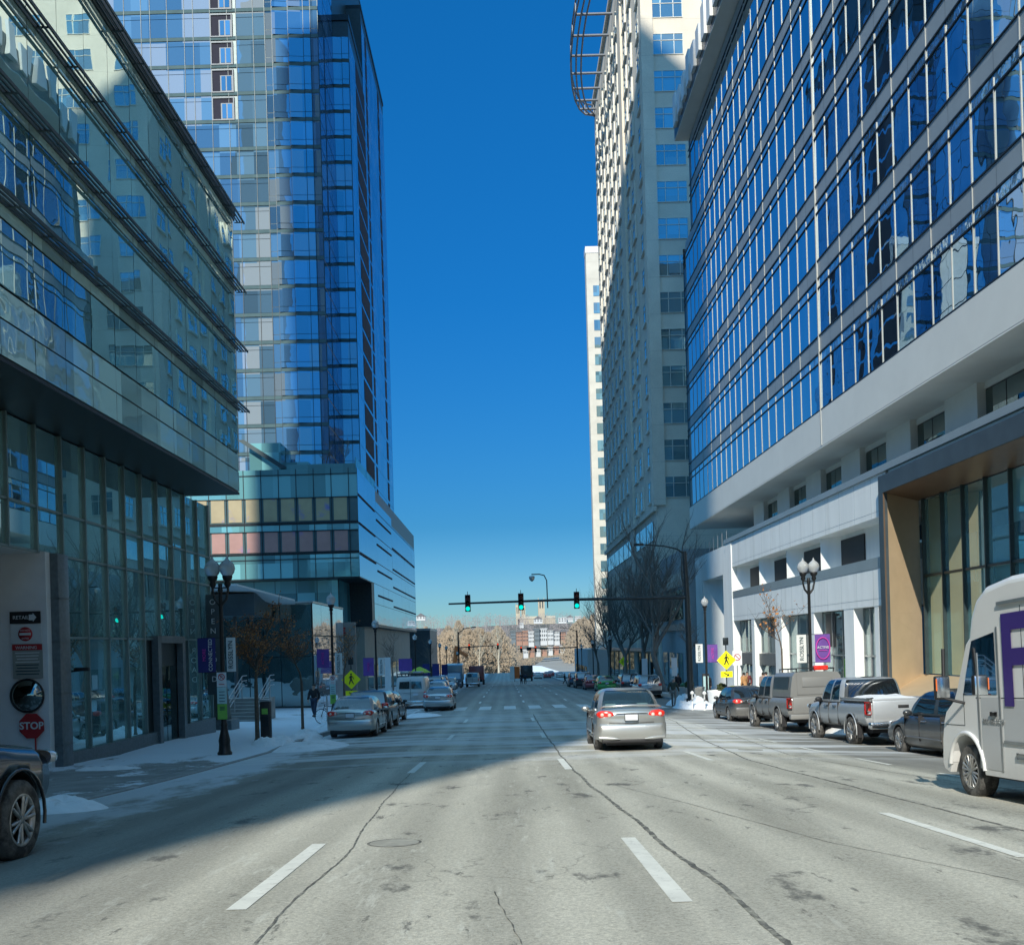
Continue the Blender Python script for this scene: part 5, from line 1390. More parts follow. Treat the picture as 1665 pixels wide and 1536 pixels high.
# box trucks
def boxtruck(name,pm,cab,label,L_=7.0,W=2.3,H=3.1,face=1):
    root=empty(name,(0,0,0),label=label,cat='truck')
    mb=MB(); mb.rbox(-W/2,W/2,-L_/2,L_/2-2.0,.9,H,.04); mb.build('cargo_box',pm,root,local=True)
    mb=MB(); mb.prism([(L_/2-1.95,.5),(L_/2,.5),(L_/2,1.25),(L_/2-.25,1.35),(L_/2-.55,2.2),(L_/2-1.95,2.25)],'x',-W/2*.92,W/2*.92); mb.build('cab',cab,root,local=True)
    mb=MB(); mb.add([(-W/2*.8,L_/2-.25+.02,1.4),(W/2*.8,L_/2-.25+.02,1.4),(W/2*.76,L_/2-.53+.02,2.12),(-W/2*.76,L_/2-.53+.02,2.12)],[(0,1,2,3)]); mb.build('windshield',M['dark_car_glass'],root,local=True)
    for s in (-1,1):
        for yy in (-L_*.27,L_*.33): wheel(root,s*(W/2-.16),yy,.42,.26,s,6)
        mb=MB(); mb.box(s*W/2*.75,s*W/2*.95,L_/2,L_/2+.03,.8,1.0); mb.build('headlight',M['headlamp'],root,local=True)
        mb=MB(); mb.box(s*W/2*.8,s*W/2*.98,-L_/2-.03,-L_/2,.95,1.1); mb.build('tail_lamp',M['tail_red'],root,local=True)
    mb=MB(); mb.box(-.9,.9,-L_/2+.1,L_/2-.1,.5,.9); mb.build('chassis',M['black_plastic'],root,local=True)
    mb=MB(); mb.box(-.006,.006,-L_/2-.01,-L_/2,.95,H-.1); mb.build('door_gap',M['black_plastic'],root,local=True)
    return root
bt=boxtruck('box_truck',paint('pale_blue',(.25,.33,.38),metal=.1),blue,'pale blue box truck facing the viewer behind the silver sedan far left'); place(bt,-6.9,130,R(180))
rt=boxtruck('box_truck',paint('brick_red',(.30,.06,.05),metal=.1),red,'brick red box truck behind the small white delivery van',L_=8.5,W=2.5,H=3.2); place(rt,-5.0,168,0)
dt=boxtruck('box_truck',darkgrey,darkgrey,'dark box truck far off behind the two pedestrians on the crossing',L_=6,W=2.4,H=3.1); place(dt,4.0,196,0)
# delivery truck at the right edge
def parcel_truck():
    root=empty('delivery_truck',(0,0,0),label='white parcel delivery truck with purple letters cut by the right edge of the view',cat='truck')
    W=2.1; f=3.3  # front bumper position
    wp=paint('truck_white',(.84,.85,.84),metal=0,dirt=.40,rough=.3); gp=paint('truck_grey',(.55,.57,.58),metal=0,dirt=.5,rough=.35)
    # body side profile (y,z): rear .. roof .. windshield .. hood .. bumper
    up=[(-3.6,.75),(-3.6,2.66),(-3.5,2.76),(1.15,2.80),(1.75,2.74),(2.02,2.60),(2.18,2.38),(2.26,2.12),(2.30,2.02),(2.62,1.42),(2.72,1.28),(2.98,1.12),(3.06,.98),(3.12,.74),(3.15,.42),(3.10,.34),(2.95,.30),(2.88,.44)]
    for i in range(9):
        a=math.pi*(i+.5)/9.0; up.append((2.42+.46*math.cos(a),.36+.47*math.sin(a)))
    up+=[(1.94,.34),(-3.6,.36)]
    mb=MB(); mb.prism(up,'x',-W/2,W/2); b=mb.build('body',[wp],root,local=True)
    bm=bmesh.new(); bm.from_mesh(b.data)
    ed=[e for e in bm.edges if abs(abs(e.verts[0].co.x)-W/2)<1e-4 and abs(e.verts[0].co.x-e.verts[1].co.x)<1e-5 and min(e.verts[0].co.z,e.verts[1].co.z)>1.9]
    bmesh.ops.bevel(bm,geom=ed,offset=.10,segments=4,affect='EDGES',profile=.5); bmesh.ops.recalc_face_normals(bm,faces=bm.faces[:]); bm.to_mesh(b.data); bm.free()
    for s in (-1,1):
        x=s*(W/2+.006)
        # grey lower door and cargo panels
        mb=MB(); mb.box(s*W/2,x,1.50,1.96,.42,1.33); d=mb.build('door',gp,root,local=True)
        mb=MB(); mb.add([(x,1.54,1.36),(x,2.44,1.36),(x,2.34,1.62),(x,2.14,2.06),(x,1.54,2.14)],[(0,1,2,3,4)]); mb.build('door_window',M['dark_car_glass'],d,local=False)
        mb=MB(); mb.box(s*W/2,s*(W/2+.012),2.0,2.04,.42,1.9); mb.box(s*W/2,s*(W/2+.012),1.45,1.49,.42,2.2); mb.build('door_edge',M['alu'],d,local=False)
        mb=MB(); mb.box(s*W/2,s*(W/2+.004),-3.55,1.40,.80,1.30); mb.build('lower_panel',gp,root,local=True)
        mb=MB(); mb.box(s*W/2,s*(W/2+.03),-3.5,1.40,2.46,2.50); mb.box(s*W/2,s*(W/2+.018),-3.5,1.40,.76,.80); mb.rbox(s*(W/2-.01),s*(W/2+.02),-3.4,1.10,.60,.66,.008); mb.build('side_rail',M['alu'],root,local=True)
        mb=MB(); pts=[]
        for i in range(15):
            a=math.pi*(.04+.94*i/14); pts.append((s*(W/2+.004),2.42+math.cos(a)*.485,.36+math.sin(a)*.495))
        mb.tube(pts,[.03]*15,8); mb.build('wheel_arch_trim',wp,root,local=True)
        for yy in (-2.0,2.42): wheel(root,s*(W/2-.14),yy,.35,.24,s,8,rimm=M['black_plastic'] if yy<0 else M['rim'])
        mb=MB()
        for yy in (-3.0,-1.6,-.3,.9): mb.box(s*W/2,s*(W/2+.003),yy-.004,yy+.004,.82,2.42)
        mb.box(s*W/2,s*(W/2+.003),-3.5,2.1,1.315,1.325); mb.box(s*W/2,s*(W/2+.003),2.44,2.448,.95,1.38); mb.box(s*W/2,s*(W/2+.003),2.44,3.0,.95,.958); mb.build('panel_seam',M['dark_steel'],root,local=True)
        mb=MB(); mb.rbox(s*(W/2),s*(W/2+.03),1.56,1.68,1.10,1.14,.008); mb.build('door_handle',M['black_plastic'],d,local=False)
        # tall mirrors
        mb=MB(); xm=s*(W/2+.26)
        mb.rbox(xm-.10,xm+.10,2.46,2.54,1.30,1.62,.03); mm=mb.build('side_mirror',M['black_plastic'],root,local=True)
        mb=MB(); mb.rbox(xm-.085,xm+.085,2.452,2.458,1.33,1.60,.002); mb.build('mirror_glass',M['chrome'],mm,local=False)
        mb=MB(); mb.tube([(s*W/2,2.42,1.25),(xm-s*.02,2.48,1.32)],.022,6); mb.build('mirror_arm',M['black_plastic'],root,local=True); mb=MB(); mb.tube([(xm-s*.03,2.50,1.6),(xm-s*.05,2.52,1.98)],.024,6); mb.build('mirror_arm',M['black_plastic'],root,local=True)
        mb=MB(); mb.box(xm-.10-.0,xm-.085,2.44,2.455,1.42,1.58); mb.build('marker_lamp',M['orange'],mm,local=False)
        lampshape(root,'headlight',s*.6,s*.98,3.18,.80,1.02,M['headlamp'],.2,12,3)
    mb=MB(); mb.add([(-W/2*.86,2.30,2.03),(W/2*.86,2.30,2.03),(W/2*.9,2.645,1.42),(-W/2*.9,2.645,1.42)],[(0,1,2,3)]); mb.build('windshield',M['dark_car_glass'],root,local=True)
    pm=surf('truck_purple',(.045,.02,.19),.4,.08,2)
    text('FedEx',1.55,(-(W/2+.014),1.42,1.72),(R(90),0,R(-90)),pm,root,'lettering',align='LEFT',ext=.002,bold=.035)
    text('800.463.3339',.10,(-(W/2+.012),1.92,1.02),(R(90),0,R(-90)),M['alu'],root,'small_lettering',align='LEFT')
    mb=MB(); mb.box(-.8,.8,-3.4,3.1,.28,.5); mb.build('chassis',M['black_plastic'],root,local=True)
    mb=MB(); mb.box(-.9,.9,-3.62,-3.6,.8,2.5); mb.build('rear_door',gp,root,local=True)
    return root
ft=parcel_truck(); place(ft,7.13,10.6,0)
# ------------------------------------------------------------------ street furniture
def lamp(x,y,h,label,twin=False,group='street lamps along the pavements',light=False):
    z=walkz(x,y); root=empty('street_lamp',(x,y,z),label=label,cat='street lamp',group=group)
    mb=MB(); hp=h-.75
    mb.lathe([(.20,0),(.21,.06),(.17,.12),(.155,.30),(.165,.42),(.12,.62),(.085,.80),(.10,.86),(.078,.92),(.066,1.2),(.055,hp-.25),(.075,hp-.2),(.05,hp-.1),(.065,hp-.02),(.045,hp)],(0,0,0),14)
    mb.build('pole',M['black_metal'],root,local=True)
    xs=(-.21,.21) if twin else (0,)
    mb=MB()
    if twin: 
        for s in (-1,1): mb.tube([(0,0,hp-.65),(s*.16,0,hp-.45),(s*.22,0,hp-.2),(s*.21,0,hp)],[.045,.04,.035,.04],8)
        mb.tube([(-.2,0,hp-.12),(.2,0,hp-.12)],.02,6)
    for xx in xs: mb.lathe([(.04,hp-.12),(.10,hp-.03),(.07,hp+.05),(.13,hp+.12),(.15,hp+.2),(.13,hp+.22)],(xx,0,0),12)
    mb.build('lamp_bracket',M['black_metal'],root,local=True)
    for xx in xs:
        mb=MB(); mb.lathe([(.12,hp+.20),(.19,hp+.30),(.225,hp+.42),(.20,hp+.54),(.13,hp+.62),(.05,hp+.68),(.025,hp+.75),(.001,hp+.80)],(xx,0,0),16); mb.build('globe',M['lamp_globe'],root,local=True)
    return root
def banner(root,x0,x1,z0,z1,mat,txt=None,tmat=None,size=.2,extra=None,y=-.05):
    mb=MB(); mb.add([(x0,y,z0),((x0+x1)/2,y-.03,z0),(x1,y,z0),(x1,y,z1),((x0+x1)/2,y-.02,z1),(x0,y,z1)],[(0,1,4,5),(1,2,3,4)],0,True)
    b=mb.build('banner',mat,root,local=True)
    mb=MB(); xo=x0 if abs(x0)>abs(x1) else x1
    for z in (z0,z1): mb.tube([(0,y+.02,z),(xo,y+.02,z)],.012,6)
    mb.build('banner_arm',M['black_metal'],root,local=True)
    if txt: text(txt,size,((x0+x1)/2,y-.04,(z0+z1)/2),(R(90),R(-90),0),tmat or M['banner_text'],b,'lettering')
    return b
ll=lamp(-8.07,28,5.62,'twin globe street lamp with navy banner and stacked parking signs on the left',True)
banner(ll,-.68,-.17,2.36,3.33,M['navy'],None)
for t_,dx,mt,s_ in (('CONNECTED',-.30,M['banner_white'],.15),('MORE',-.48,M['magenta'],.13)): text(t_,s_,(dx,-.10,2.85),(R(90),R(-90),0),mt,ll,'lettering')
banner(ll,.14,.40,2.36,3.33,M['banner_white'],'ROSSLYN',M['banner_text'],.19)
def parkingsigns(root,h0,x=0,w=.27):
    s=empty('parking_sign',(0,0,0)); bpy.data.objects.remove(s,do_unlink=True)
    mb=MB(); mb.box(x-w/2,x+w/2,-.13,-.12,h0+.92,h0+1.33); a=mb.build('sign_plate',M['sign_white'],root,local=True)
    mb=MB()
    pts=[(x+.085*math.cos(i*math.pi/8),-.135,h0+1.20+.085*math.sin(i*math.pi/8)) for i in range(17)]; mb.tube(pts,.013,5); mb.tube([(x-.06,-.136,h0+1.26),(x+.06,-.136,h0+1.14)],.011,5); mb.build('prohibition_ring',M['sign_red'],a,local=True)
    text('P',.14,(x,-.134,h0+1.195),(R(90),0,0),M['sign_black'],root,'lettering')
    mb=MB(); mb.box(x-.08,x+.08,-.136,-.131,h0+.98,h0+1.0); mb.build('print_line',M['sign_red'],a,local=True)
    mb=MB(); mb.box(x-w/2,x+w/2,-.13,-.12,h0+.44,h0+.91); b=mb.build('sign_plate',M['sign_teal'],root,local=True)
    mb=MB(); 
    for k in range(4): mb.box(x-.08,x+.08,-.135,-.131,h0+.5+k*.09,h0+.52+k*.09)
    mb.build('print_line',M['banner_text'],b,local=True)
    mb=MB(); mb.box(x-w/2,x+w/2,-.13,-.12,h0,h0+.43); c=mb.build('sign_plate',M['sign_green'],root,local=True)
    mb=MB(); 
    for k in range(3): mb.box(x-.07,x+.07,-.135,-.131,h0+.26+k*.04,h0+.28+k*.04)
    mb.build('print_line',M['banner_text'],c,local=True)
parkingsigns(ll,1.02)
l2=lamp(-8.07,45.8,6.0,'single globe street lamp with purple and white banners behind the champagne sedan')
banner(l2,-.72,-.14,2.55,3.40,M['purple'],'ACTIVE',M['magenta'],.17); banner(l2,.12,.46,2.2,3.2,M['banner_white'],'ROSSLYN',M['banner_text'],.2)
parkingsigns(l2,.85)
l3=lamp(-8.05,61,5.6,'street lamp with purple and white banners beside the white passenger van')
banner(l3,-.80,-.14,2.1,3.2,M['purple'],'MORE',M['magenta'],.2); banner(l3,.14,.5,2.1,3.2,M['banner_white'],'ROSSLYN',M['banner_text'],.2)
l4=lamp(-8.1,88,5.5,'fourth street lamp from the viewer on the left pavement')
banner(l4,-1.5,-.3,2.2,3.3,M['purple'])
for y,lb in ((106,'fifth street lamp from the viewer on the left pavement'),(121,'sixth street lamp from the viewer on the left pavement, navy banner'),(134,'seventh street lamp from the viewer on the left pavement'),(164,'last left street lamp, beside the far left traffic signal pole')):
    q=lamp(-8.1,y,5.6,lb)
    if y in(121,106): banner(q,-.9,-.15,1.6,2.9,M['navy']); banner(q,.15,.9,1.6,2.9,M['navy'])
rl=lamp(11.95,38.6,6.35,'twin globe street lamp with white and purple banners behind the grey pickup',True)
banner(rl,-.55,-.17,2.28,3.38,M['banner_white'],'ROSSLYN',M['banner_text'],.22)
b=banner(rl,.16,.76,2.28,3.38,M['purple'])
text('ACTIVE',.14,(.46,-.12,2.86),(R(90),0,0),M['banner_white'],rl,'lettering')
mb=MB(); pts=[(.46+.27*math.cos(i*math.pi/10),-.11,2.83+.42*math.sin(i*math.pi/10)) for i in range(21)]; mb.tube(pts,.022,5); mb.box(.30,.62,-.11,-.10,2.74,2.76); mb.build('banner_ring',M['magenta'],b,local=True)
rl2=lamp(11.9,58.5,6.4,'single globe street lamp with white and purple banners beside the traffic signal pole')
banner(rl2,-.62,-.2,2.5,3.6,M['banner_white'],'ROSSLYN',M['banner_text'],.22); banner(rl2,.08,.68,2.5,3.55,M['purple'],'ACTIVE',M['magenta'],.2)
for x,y,lb in ((12.0,113,'street lamp among the big bare trees on the right'),(11.6,131,'second last street lamp on the right'),(11.4,148,'last street lamp on the right, beside the far signal pole')): lamp(x,y,5.8,lb)
# traffic signals
def head(root,x,y,z,lit,hang=0):
    mb=MB(); mb.rbox(x-.17,x+.17,y-.11,y+.09,z-.52,z+.52,.03); mb.tube([(x,y,z+.52),(x,y,z+.72)],.02,6); mb.tube([(x-.03,y+.05,z-.1),(x-.03,y+.17,z-.1)],.03,6)
    h=mb.build('signal_head',surf('signal_brown',(.05,.022,.018),.5,.2,5) if 'sigb' not in M else M['sigb'],root)
    M['sigb']=h.data.materials[0]
    for k,(nm,c) in enumerate((('green',(.0,.85,.72)),('amber',(.25,.10,.02)),('red',(.95,.10,.04)))):
        zz=z-.34+k*.34; on=(nm==lit)
        mb=MB(); mb.lathe([(.001,-.16),(.09,-.155),(.135,-.12)],(x,y,zz),14,0,'y')
        key='lamp_'+nm+('_on' if on else '')
        if key not in M: M[key]=emit(key,c,1.25) if on else surf(key,tuple(v*.12 for v in c),.3,.1,9)
        mb.build('signal_lamp',M[key],h)
        mb=MB(); pts=[(x+.15*math.cos(a),zz+.15*math.sin(a)) for a in [math.pi*(i/8)*1.2-.3 for i in range(9)]]
        vs=[(p[0],y-.10,p[1]) for p in pts]+[(p[0],y-.32,p[1]-.02) for p in pts]; mb.add(vs,[(i,i+1,i+10,i+9) for i in range(8)]); mb.build('visor',M['black_metal'],h)
zr=walkz(11.5,60.5)
sp=empty('traffic_signal',(11.35,60.8,zr),label='near traffic signal with long mast arm carrying three green lights over the street',cat='traffic signal')
mb=MB(); mb.tube([(11.35,60.8,zr),(11.3,60.8,2.5),(11.2,60.8,5.45)],[.20,.17,.13],12); mb.cyl((11.35,60.8),.3,zr,zr+.3,12); mb.build('pole',M['dark_steel'],sp)
mb=MB(); mb.tube([(11.25,60.8,2.62),(4,60.8,2.68),(-3.45,60.8,2.62)],[.12,.085,.055],10); mb.build('mast_arm',M['dark_steel'],sp)
for x in (-2.25,1.02,4.45): head(sp,x,60.55,2.62,'green')
mb=MB(); mb.tube([(11.2,60.8,5.3),(10.7,60.6,5.6),(9.9,60.4,5.78),(8.5,60.2,5.9)],[.06,.05,.045,.04],8); mb.rbox(8.0,8.6,60.05,60.3,5.82,5.96,.04); mb.build('street_light_arm',M['dark_steel'],sp)
mb=MB(); mb.tube([(2.67,60.8,2.2),(2.65,60.8,3.9),(2.5,60.8,4.22),(2.2,60.8,4.3),(1.72,60.8,4.3)],.035,8); mb.build('camera_pipe',M['dark_steel'],sp)
mb=MB(); mb.lathe([(.06,.10),(.17,.06),(.18,-.02),(.15,-.14),(.06,-.24),(.001,-.26)],(1.74,60.8,4.12),12); mb.build('globe_camera',M['alu'],sp)
f1=empty('traffic_signal',(-7.9,165,walkz(-7.9,165)),label='far left traffic signal pole with red lights on its mast arm',cat='traffic signal')
z=walkz(-7.9,165); mb=MB(); mb.tube([(-7.9,165,z),(-7.9,165,2.4)],[.17,.12],10); mb.build('pole',M['dark_steel'],f1)
mb=MB(); mb.tube([(-7.9,165,-.25),(-1.2,165,-.05)],[.09,.06],8); mb.build('mast_arm',M['dark_steel'],f1)
mb=MB(); mb.tube([(-7.9,165,2.1),(-6.8,165,2.9),(-5.4,165,3.1)],.06,6); mb.rbox(-5.6,-4.9,164.9,165.1,3.05,3.2,.03); mb.build('street_light_arm',M['dark_steel'],f1)
for x in (-6.3+.2,-1.3): head(f1,x,164.7,-.2,'red')
f2_=empty('traffic_signal',(12.0,165,walkz(12,165)),label='far right traffic signal pole with red lights and green street name plate',cat='traffic signal')
z=walkz(12,165); mb=MB(); mb.tube([(12,165,z),(12,165,2.1)],[.17,.12],10); mb.build('pole',M['dark_steel'],f2_)
mb=MB(); mb.tube([(12,165,-.75),(2.0,165,-.75)],[.10,.06],8); mb.build('mast_arm',M['dark_steel'],f2_)
mb=MB(); mb.tube([(12,165,1.9),(10.9,165,2.4),(9.2,165,2.6)],.05,6); mb.build('street_light_arm',M['dark_steel'],f2_)
for x in (2.6,5.0): head(f2_,x,164.7,-.85,'red')
mb=MB(); mb.box(5.7,7.0,164.9,164.95,-.95,-.62); mb.build('street_name_plate',surf('plate_green',(.03,.14,.10),.5,.1,3),f2_)
mb=MB(); mb.box(3.5,4.3,164.9,164.95,-1.05,-.5); mb.build('regulatory_plate',M['dark_steel'],f2_)
# yellow pedestrian signs
def pedsign(x,y,label,cz,size=.76,box=True,arrow=1,group='yellow pedestrian warning signs',bike=False):
    z=walkz(x,y); root=empty('pedestrian_sign',(x,y,z),label=label,cat='road sign',group=group)
    c=cz-z; h=size*.7071
    mb=MB(); mb.tube([(0,0,0),(0,0,c+h+.35)],.03,8); mb.build('post',M['dark_steel'],root,local=True)
    mb=MB(); mb.prism([(0,c-h),(h,c),(0,c+h),(-h,c)],'y',-.06,-.045); pl=mb.build('sign_plate',M['yellow_sign'],root,local=True)
    mb=MB(); k=size/.76*1.12
    if not bike:
        mb.lathe([(.001,-.01),(.045*k,-.01),(.045*k,0)],(0,-.062,c+.27*k),12,0,'y')
        def limb(a,b,w): 
            mb.tube([(a[0]*k,-.066,c+a[1]*k),(b[0]*k,-.066,c+b[1]*k)],[w*k,w*.8*k],6)
        limb((0,.20),(-.01,.02),.052); limb((-.01,.03),(-.10,-.22),.034); limb((0,.03),(.05,-.09),.036); limb((.05,-.09),(.12,-.22),.028); limb((-.02,.19),(-.11,.07),.024); limb((.02,.19),(.10,.10),.022); limb((.10,.10),(.14,.02),.02)
    else:
        for s in (-1,1): mb.tube([(s*.13+.09*math.cos(i*math.pi/6),-.066,c-.05+.09*math.sin(i*math.pi/6)) for i in range(13)],.014,4)
        mb.tube([(-.13,-.066,c-.05),(0,-.066,c+.12),(.13,-.066,c-.05)],.016,4)
    mb.build('pedestrian_symbol',M['sign_black'],pl,local=True)
    if arrow:
        mb=MB(); mb.box(-.33,.33,-.06,-.045,c-h-.42,c-h-.08); p2=mb.build('arrow_plate',M['yellow_sign'],root,local=True)
        mb=MB(); zc=c-h-.25; mb.tube([(-arrow*.14,-.066,zc+.08),(arrow*.05,-.066,zc-.03)],.025,5); mb.add([(arrow*.15,-.068,zc-.09),(arrow*.10,-.068,zc+.04),(arrow*.0,-.068,zc-.10)],[(0,1,2)]); mb.build('arrow',M['sign_black'],p2,local=True)
    if box:
        mb=MB(); mb.rbox(-.14,.14,-.08,.10,c+h+.30,c+h+.72,.02); mb.build('beacon_box',M['dark_steel'],root,local=True)
    return root
pedsign(-8.67,55,'yellow diamond pedestrian sign with arrow plate on the left pavement',-1.72+.02)
pedsign(12.3,55,'yellow diamond pedestrian sign with arrow plate beside the white corner pier on the right',-1.20)
pedsign(12.9,108,'far yellow diamond sign among the bare trees on the right',-2.2,arrow=0,box=False,bike=True)
# small regulatory signs
def smallsign(x,y,zc,label,mat,w=.35,h=.5,ring=True):
    z=walkz(x,y); root=empty('parking_sign',(x,y,z),label=label,cat='road sign')
    mb=MB(); mb.tube([(0,0,0),(0,0,zc-z+h/2)],.028,6); mb.build('post',M['alu'],root,local=True)
    mb=MB(); mb.box(-w/2,w/2,-.05,-.035,zc-z-h/2,zc-z+h/2); p=mb.build('sign_plate',mat,root,local=True)
    if ring:
        mb=MB(); c=zc-z+.05; r=w*.33; mb.tube([(r*math.cos(i*math.pi/8),-.055,c+r*math.sin(i*math.pi/8)) for i in range(17)],.02,5); mb.tube([(-r*.7,-.055,c+r*.7),(r*.7,-.055,c-r*.7)],.02,5); mb.build('prohibition_ring',M['sign_red'],p,local=True)
smallsign(13.5,57.5,-1.15,'white sign with red prohibition ring right of the yellow pedestrian sign',M['sign_white'],.55,.85)
smallsign(-7.7,64,-1.9,'tall pale parking sign beside the white van',M['sign_white'],.4,2.6,False)
smallsign(11.95,70,-1.9,'pale parking sign left of the signal pole on the right',M['sign_white'],.4,1.3,False)
smallsign(12.1,86,-2.3,'pale parking sign between the bare trunks on the right',M['sign_white'],.5,1.5,False)
# red and white shop notice on the facade
NT=empty('shop_notice',(17.5,62.5,-3),label='red and white notice board in the shop doorway on the right',cat='sign')
mb=MB(); mb.box(17.42,17.46,62.3,63.6,-3.6,-1.95); a=mb.build('board',M['sign_white'],NT)
mb=MB()
for k in range(6): mb.box(17.40,17.42,62.45,63.45,-3.4+k*.23,-3.29+k*.23)
mb.build('red_text_rows',M['sign_red'],a)
# garage wall signs (each hangs on the wall)
def wallsign(name,label,cat='sign'): return empty(name,(-11.8,24.45,-1),label=label,cat=cat)
gy=24.44
s=wallsign('direction_sign','small black sign with white arrow at the top of the garage wall signs')
mb=MB(); mb.box(-12.28,-11.52,gy-.03,gy,.84+.02,1.14+.02); p=mb.build('sign_plate',M['sign_black'],s)
text('RETAIL',.13,(-.20,-.045,2.01),(R(90),0,0),M['sign_white'],s,'lettering')
mb=MB(); mb.add([(-11.80,gy-.04,.94),(-11.70,gy-.04,.94),(-11.70,gy-.04,.90),(-11.61,gy-.04,1.01),(-11.70,gy-.04,1.12),(-11.70,gy-.04,1.08),(-11.80,gy-.04,1.08)],[tuple(range(7))]); mb.build('arrow',M['sign_white'],p)
s=wallsign('entry_sign','white sign with red do not enter disc on the garage wall')
mb=MB(); mb.box(-12.26,-11.51,gy-.02,gy,.36,.85); p=mb.build('sign_plate',M['sign_white'],s)
mb=MB(); mb.lathe([(.001,-.03),(.175,-.03),(.175,0)],(-11.90,gy-.01,.60),20,0,'y'); mb.build('red_disc',M['sign_red'],p)
mb=MB(); mb.box(-12.04,-11.76,gy-.048,gy-.041,.57,.63); mb.build('white_bar',M['sign_white'],p)
text('DO NOT',.06,(-.10,-.05,1.69),(R(90),0,0),M['sign_white'],s,'lettering'); text('ENTER',.06,(-.10,-.05,1.49),(R(90),0,0),M['sign_white'],s,'lettering')
s=wallsign('notice_board','grey notice board with red header and rows of print on the garage wall')
mb=MB(); mb.box(-12.24,-11.50,gy-.02,gy,-.50,.35); p=mb.build('board',surf('notice_grey',(.34,.36,.33),.5,.1,4),s)
mb=MB(); mb.box(-12.24,-11.50,gy-.026,gy-.021,.20,.345); mb.build('red_header',M['sign_red'],p)
text('WARNING',.11,(-.08,-.055,1.26),(R(90),0,0),M['sign_white'],s,'lettering')
for k in range(8):
    mb=MB(); w=.30-.02*(k%3); mb.box(-11.87-w,-11.87+w,gy-.026,gy-.021,.12-k*.075,.145-k*.075); mb.build('print_line',M['banner_text'] if k>3 else M['sign_white'],p)
s=wallsign('convex_mirror','round dark convex mirror above the stop sign','mirror')
mb=MB(); mb.lathe([(.001,-.16),(.15,-.145),(.28,-.10),(.37,-.04),(.40,0.0)],(-11.90,gy-.02,-.93),32,0,'y'); mb.build('mirror_glass',surf('mirror_glass',(.25,.3,.3),.04,.1,1,1),s)
mb=MB(); mb.tube([(-11.90+.41*math.cos(i*math.pi/16),gy-.03,-.93+.41*math.sin(i*math.pi/16)) for i in range(33)],.022,6); mb.build('rim',M['black_plastic'],s)
s=wallsign('stop_sign','red octagonal stop sign low on the garage wall','road sign')
mb=MB(); oc=[(-11.80+.33*math.cos(math.pi/8+i*math.pi/4),-1.68+.33*math.sin(math.pi/8+i*math.pi/4)) for i in range(8)]; mb.prism(oc,'y',gy-.05,gy-.035)
mb.tube([(-11.72,gy-.03,-2.8),(-11.72,gy-.03,-1.5)],.02,6); p=mb.build('sign_plate',M['sign_red'],s)
text('STOP',.25,(0,-.065,-.68),(R(90),0,0),M['sign_white'],s,'lettering',bold=.006)
# camera on pier
s=empty('security_camera',(-11.1,26,-.35),label='dark security camera bracket on the stone pier of the near left building',cat='camera')
mb=MB(); mb.tube([(-11.5,26,-.38),(-11.2,26,-.35)],.03,6); mb.rbox(-11.40,-11.0,25.93,26.03,-.38,-.28,.02); mb.build('camera_body',M['black_plastic'],s)
# pay station, bike, bollard posts, planters, bins
z=walkz(-8.15,33); pk=empty('pay_station',(-8.15,33.2,z),label='black parking pay station with snowy cap between the near left lamp and tree',cat='pay station')
mb=MB(); mb.rbox(-.17,.17,-.14,.14,0,1.28,.04); mb.build('cabinet',M['black_plastic'],pk,local=True)
mb=MB(); mb.rbox(-.18,.18,-.16,.16,1.28,1.36,.03); mb.build('cap',M['alu'],pk,local=True)
mb=MB(); mb.box(-.10,.10,-.155,-.143,.86,1.05); mb.build('screen',M['sign_green'],pk,local=True)
mb=MB(); mb.box(-.11,.11,-.155,-.143,.45,.8); mb.build('instruction_plate',M['dark_steel'],pk,local=True)
def bike(x,y,rz,label):
    z=walkz(x,y); r=empty('bicycle',(x,y,z),rz,label=label,cat='bicycle')
    for yy in (-.52,.52):
        mb=MB(); mb.tube([(0,yy+.33*math.cos(i*math.pi/12),.34+.33*math.sin(i*math.pi/12)) for i in range(25)],.018,6)
        for k in range(8): a=k*math.pi/8; mb.tube([(0,yy-.32*math.cos(a),.34-.32*math.sin(a)),(0,yy+.32*math.cos(a),.34+.32*math.sin(a))],.003,3)
        mb.build('wheel',M['rubber'],r,local=True)
    mb=MB(); 
    for a,b in (((-.52,.34),(-.18,.80)),((-.52,.34),(-.05,.30)),((-.05,.30),(-.20,.86)),((-.18,.78),(.34,.80)),((-.05,.30),(.34,.72)),((.32,.90),(.52,.34))): mb.tube([(0,a[0],a[1]),(0,b[0],b[1])],.017,6)
    mb.build('frame',M['dark_steel'],r,local=True)
    mb=MB(); mb.tube([(-.26,.36,.95),(0,.30,.97),(.26,.36,.95)],.014,6); mb.build('handlebar',M['black_metal'],r,local=True)
    mb=MB(); mb.ell((0,-.21,.90),(.06,.13,.035),8,5); mb.build('saddle',M['black_plastic'],r,local=True)
bike(-7.9,44.2,R(70),'bicycle leaning by the thin post behind the champagne sedan')
def post(x,y,h,label,mat,r=.03,name='sign_post'):
    z=walkz(x,y); p=empty(name,(x,y,z),label=label,cat='post')
    mb=MB(); mb.lathe([(r*1.8,0),(r*1.8,.05),(r,.08),(r,h-.04),(r*.8,h),(.001,h+.01)],(0,0,0),10); mb.build('shaft',mat,p,local=True); return p
post(-7.6,41.5,1.35,'thin grey metal post by the bicycle',M['alu'])
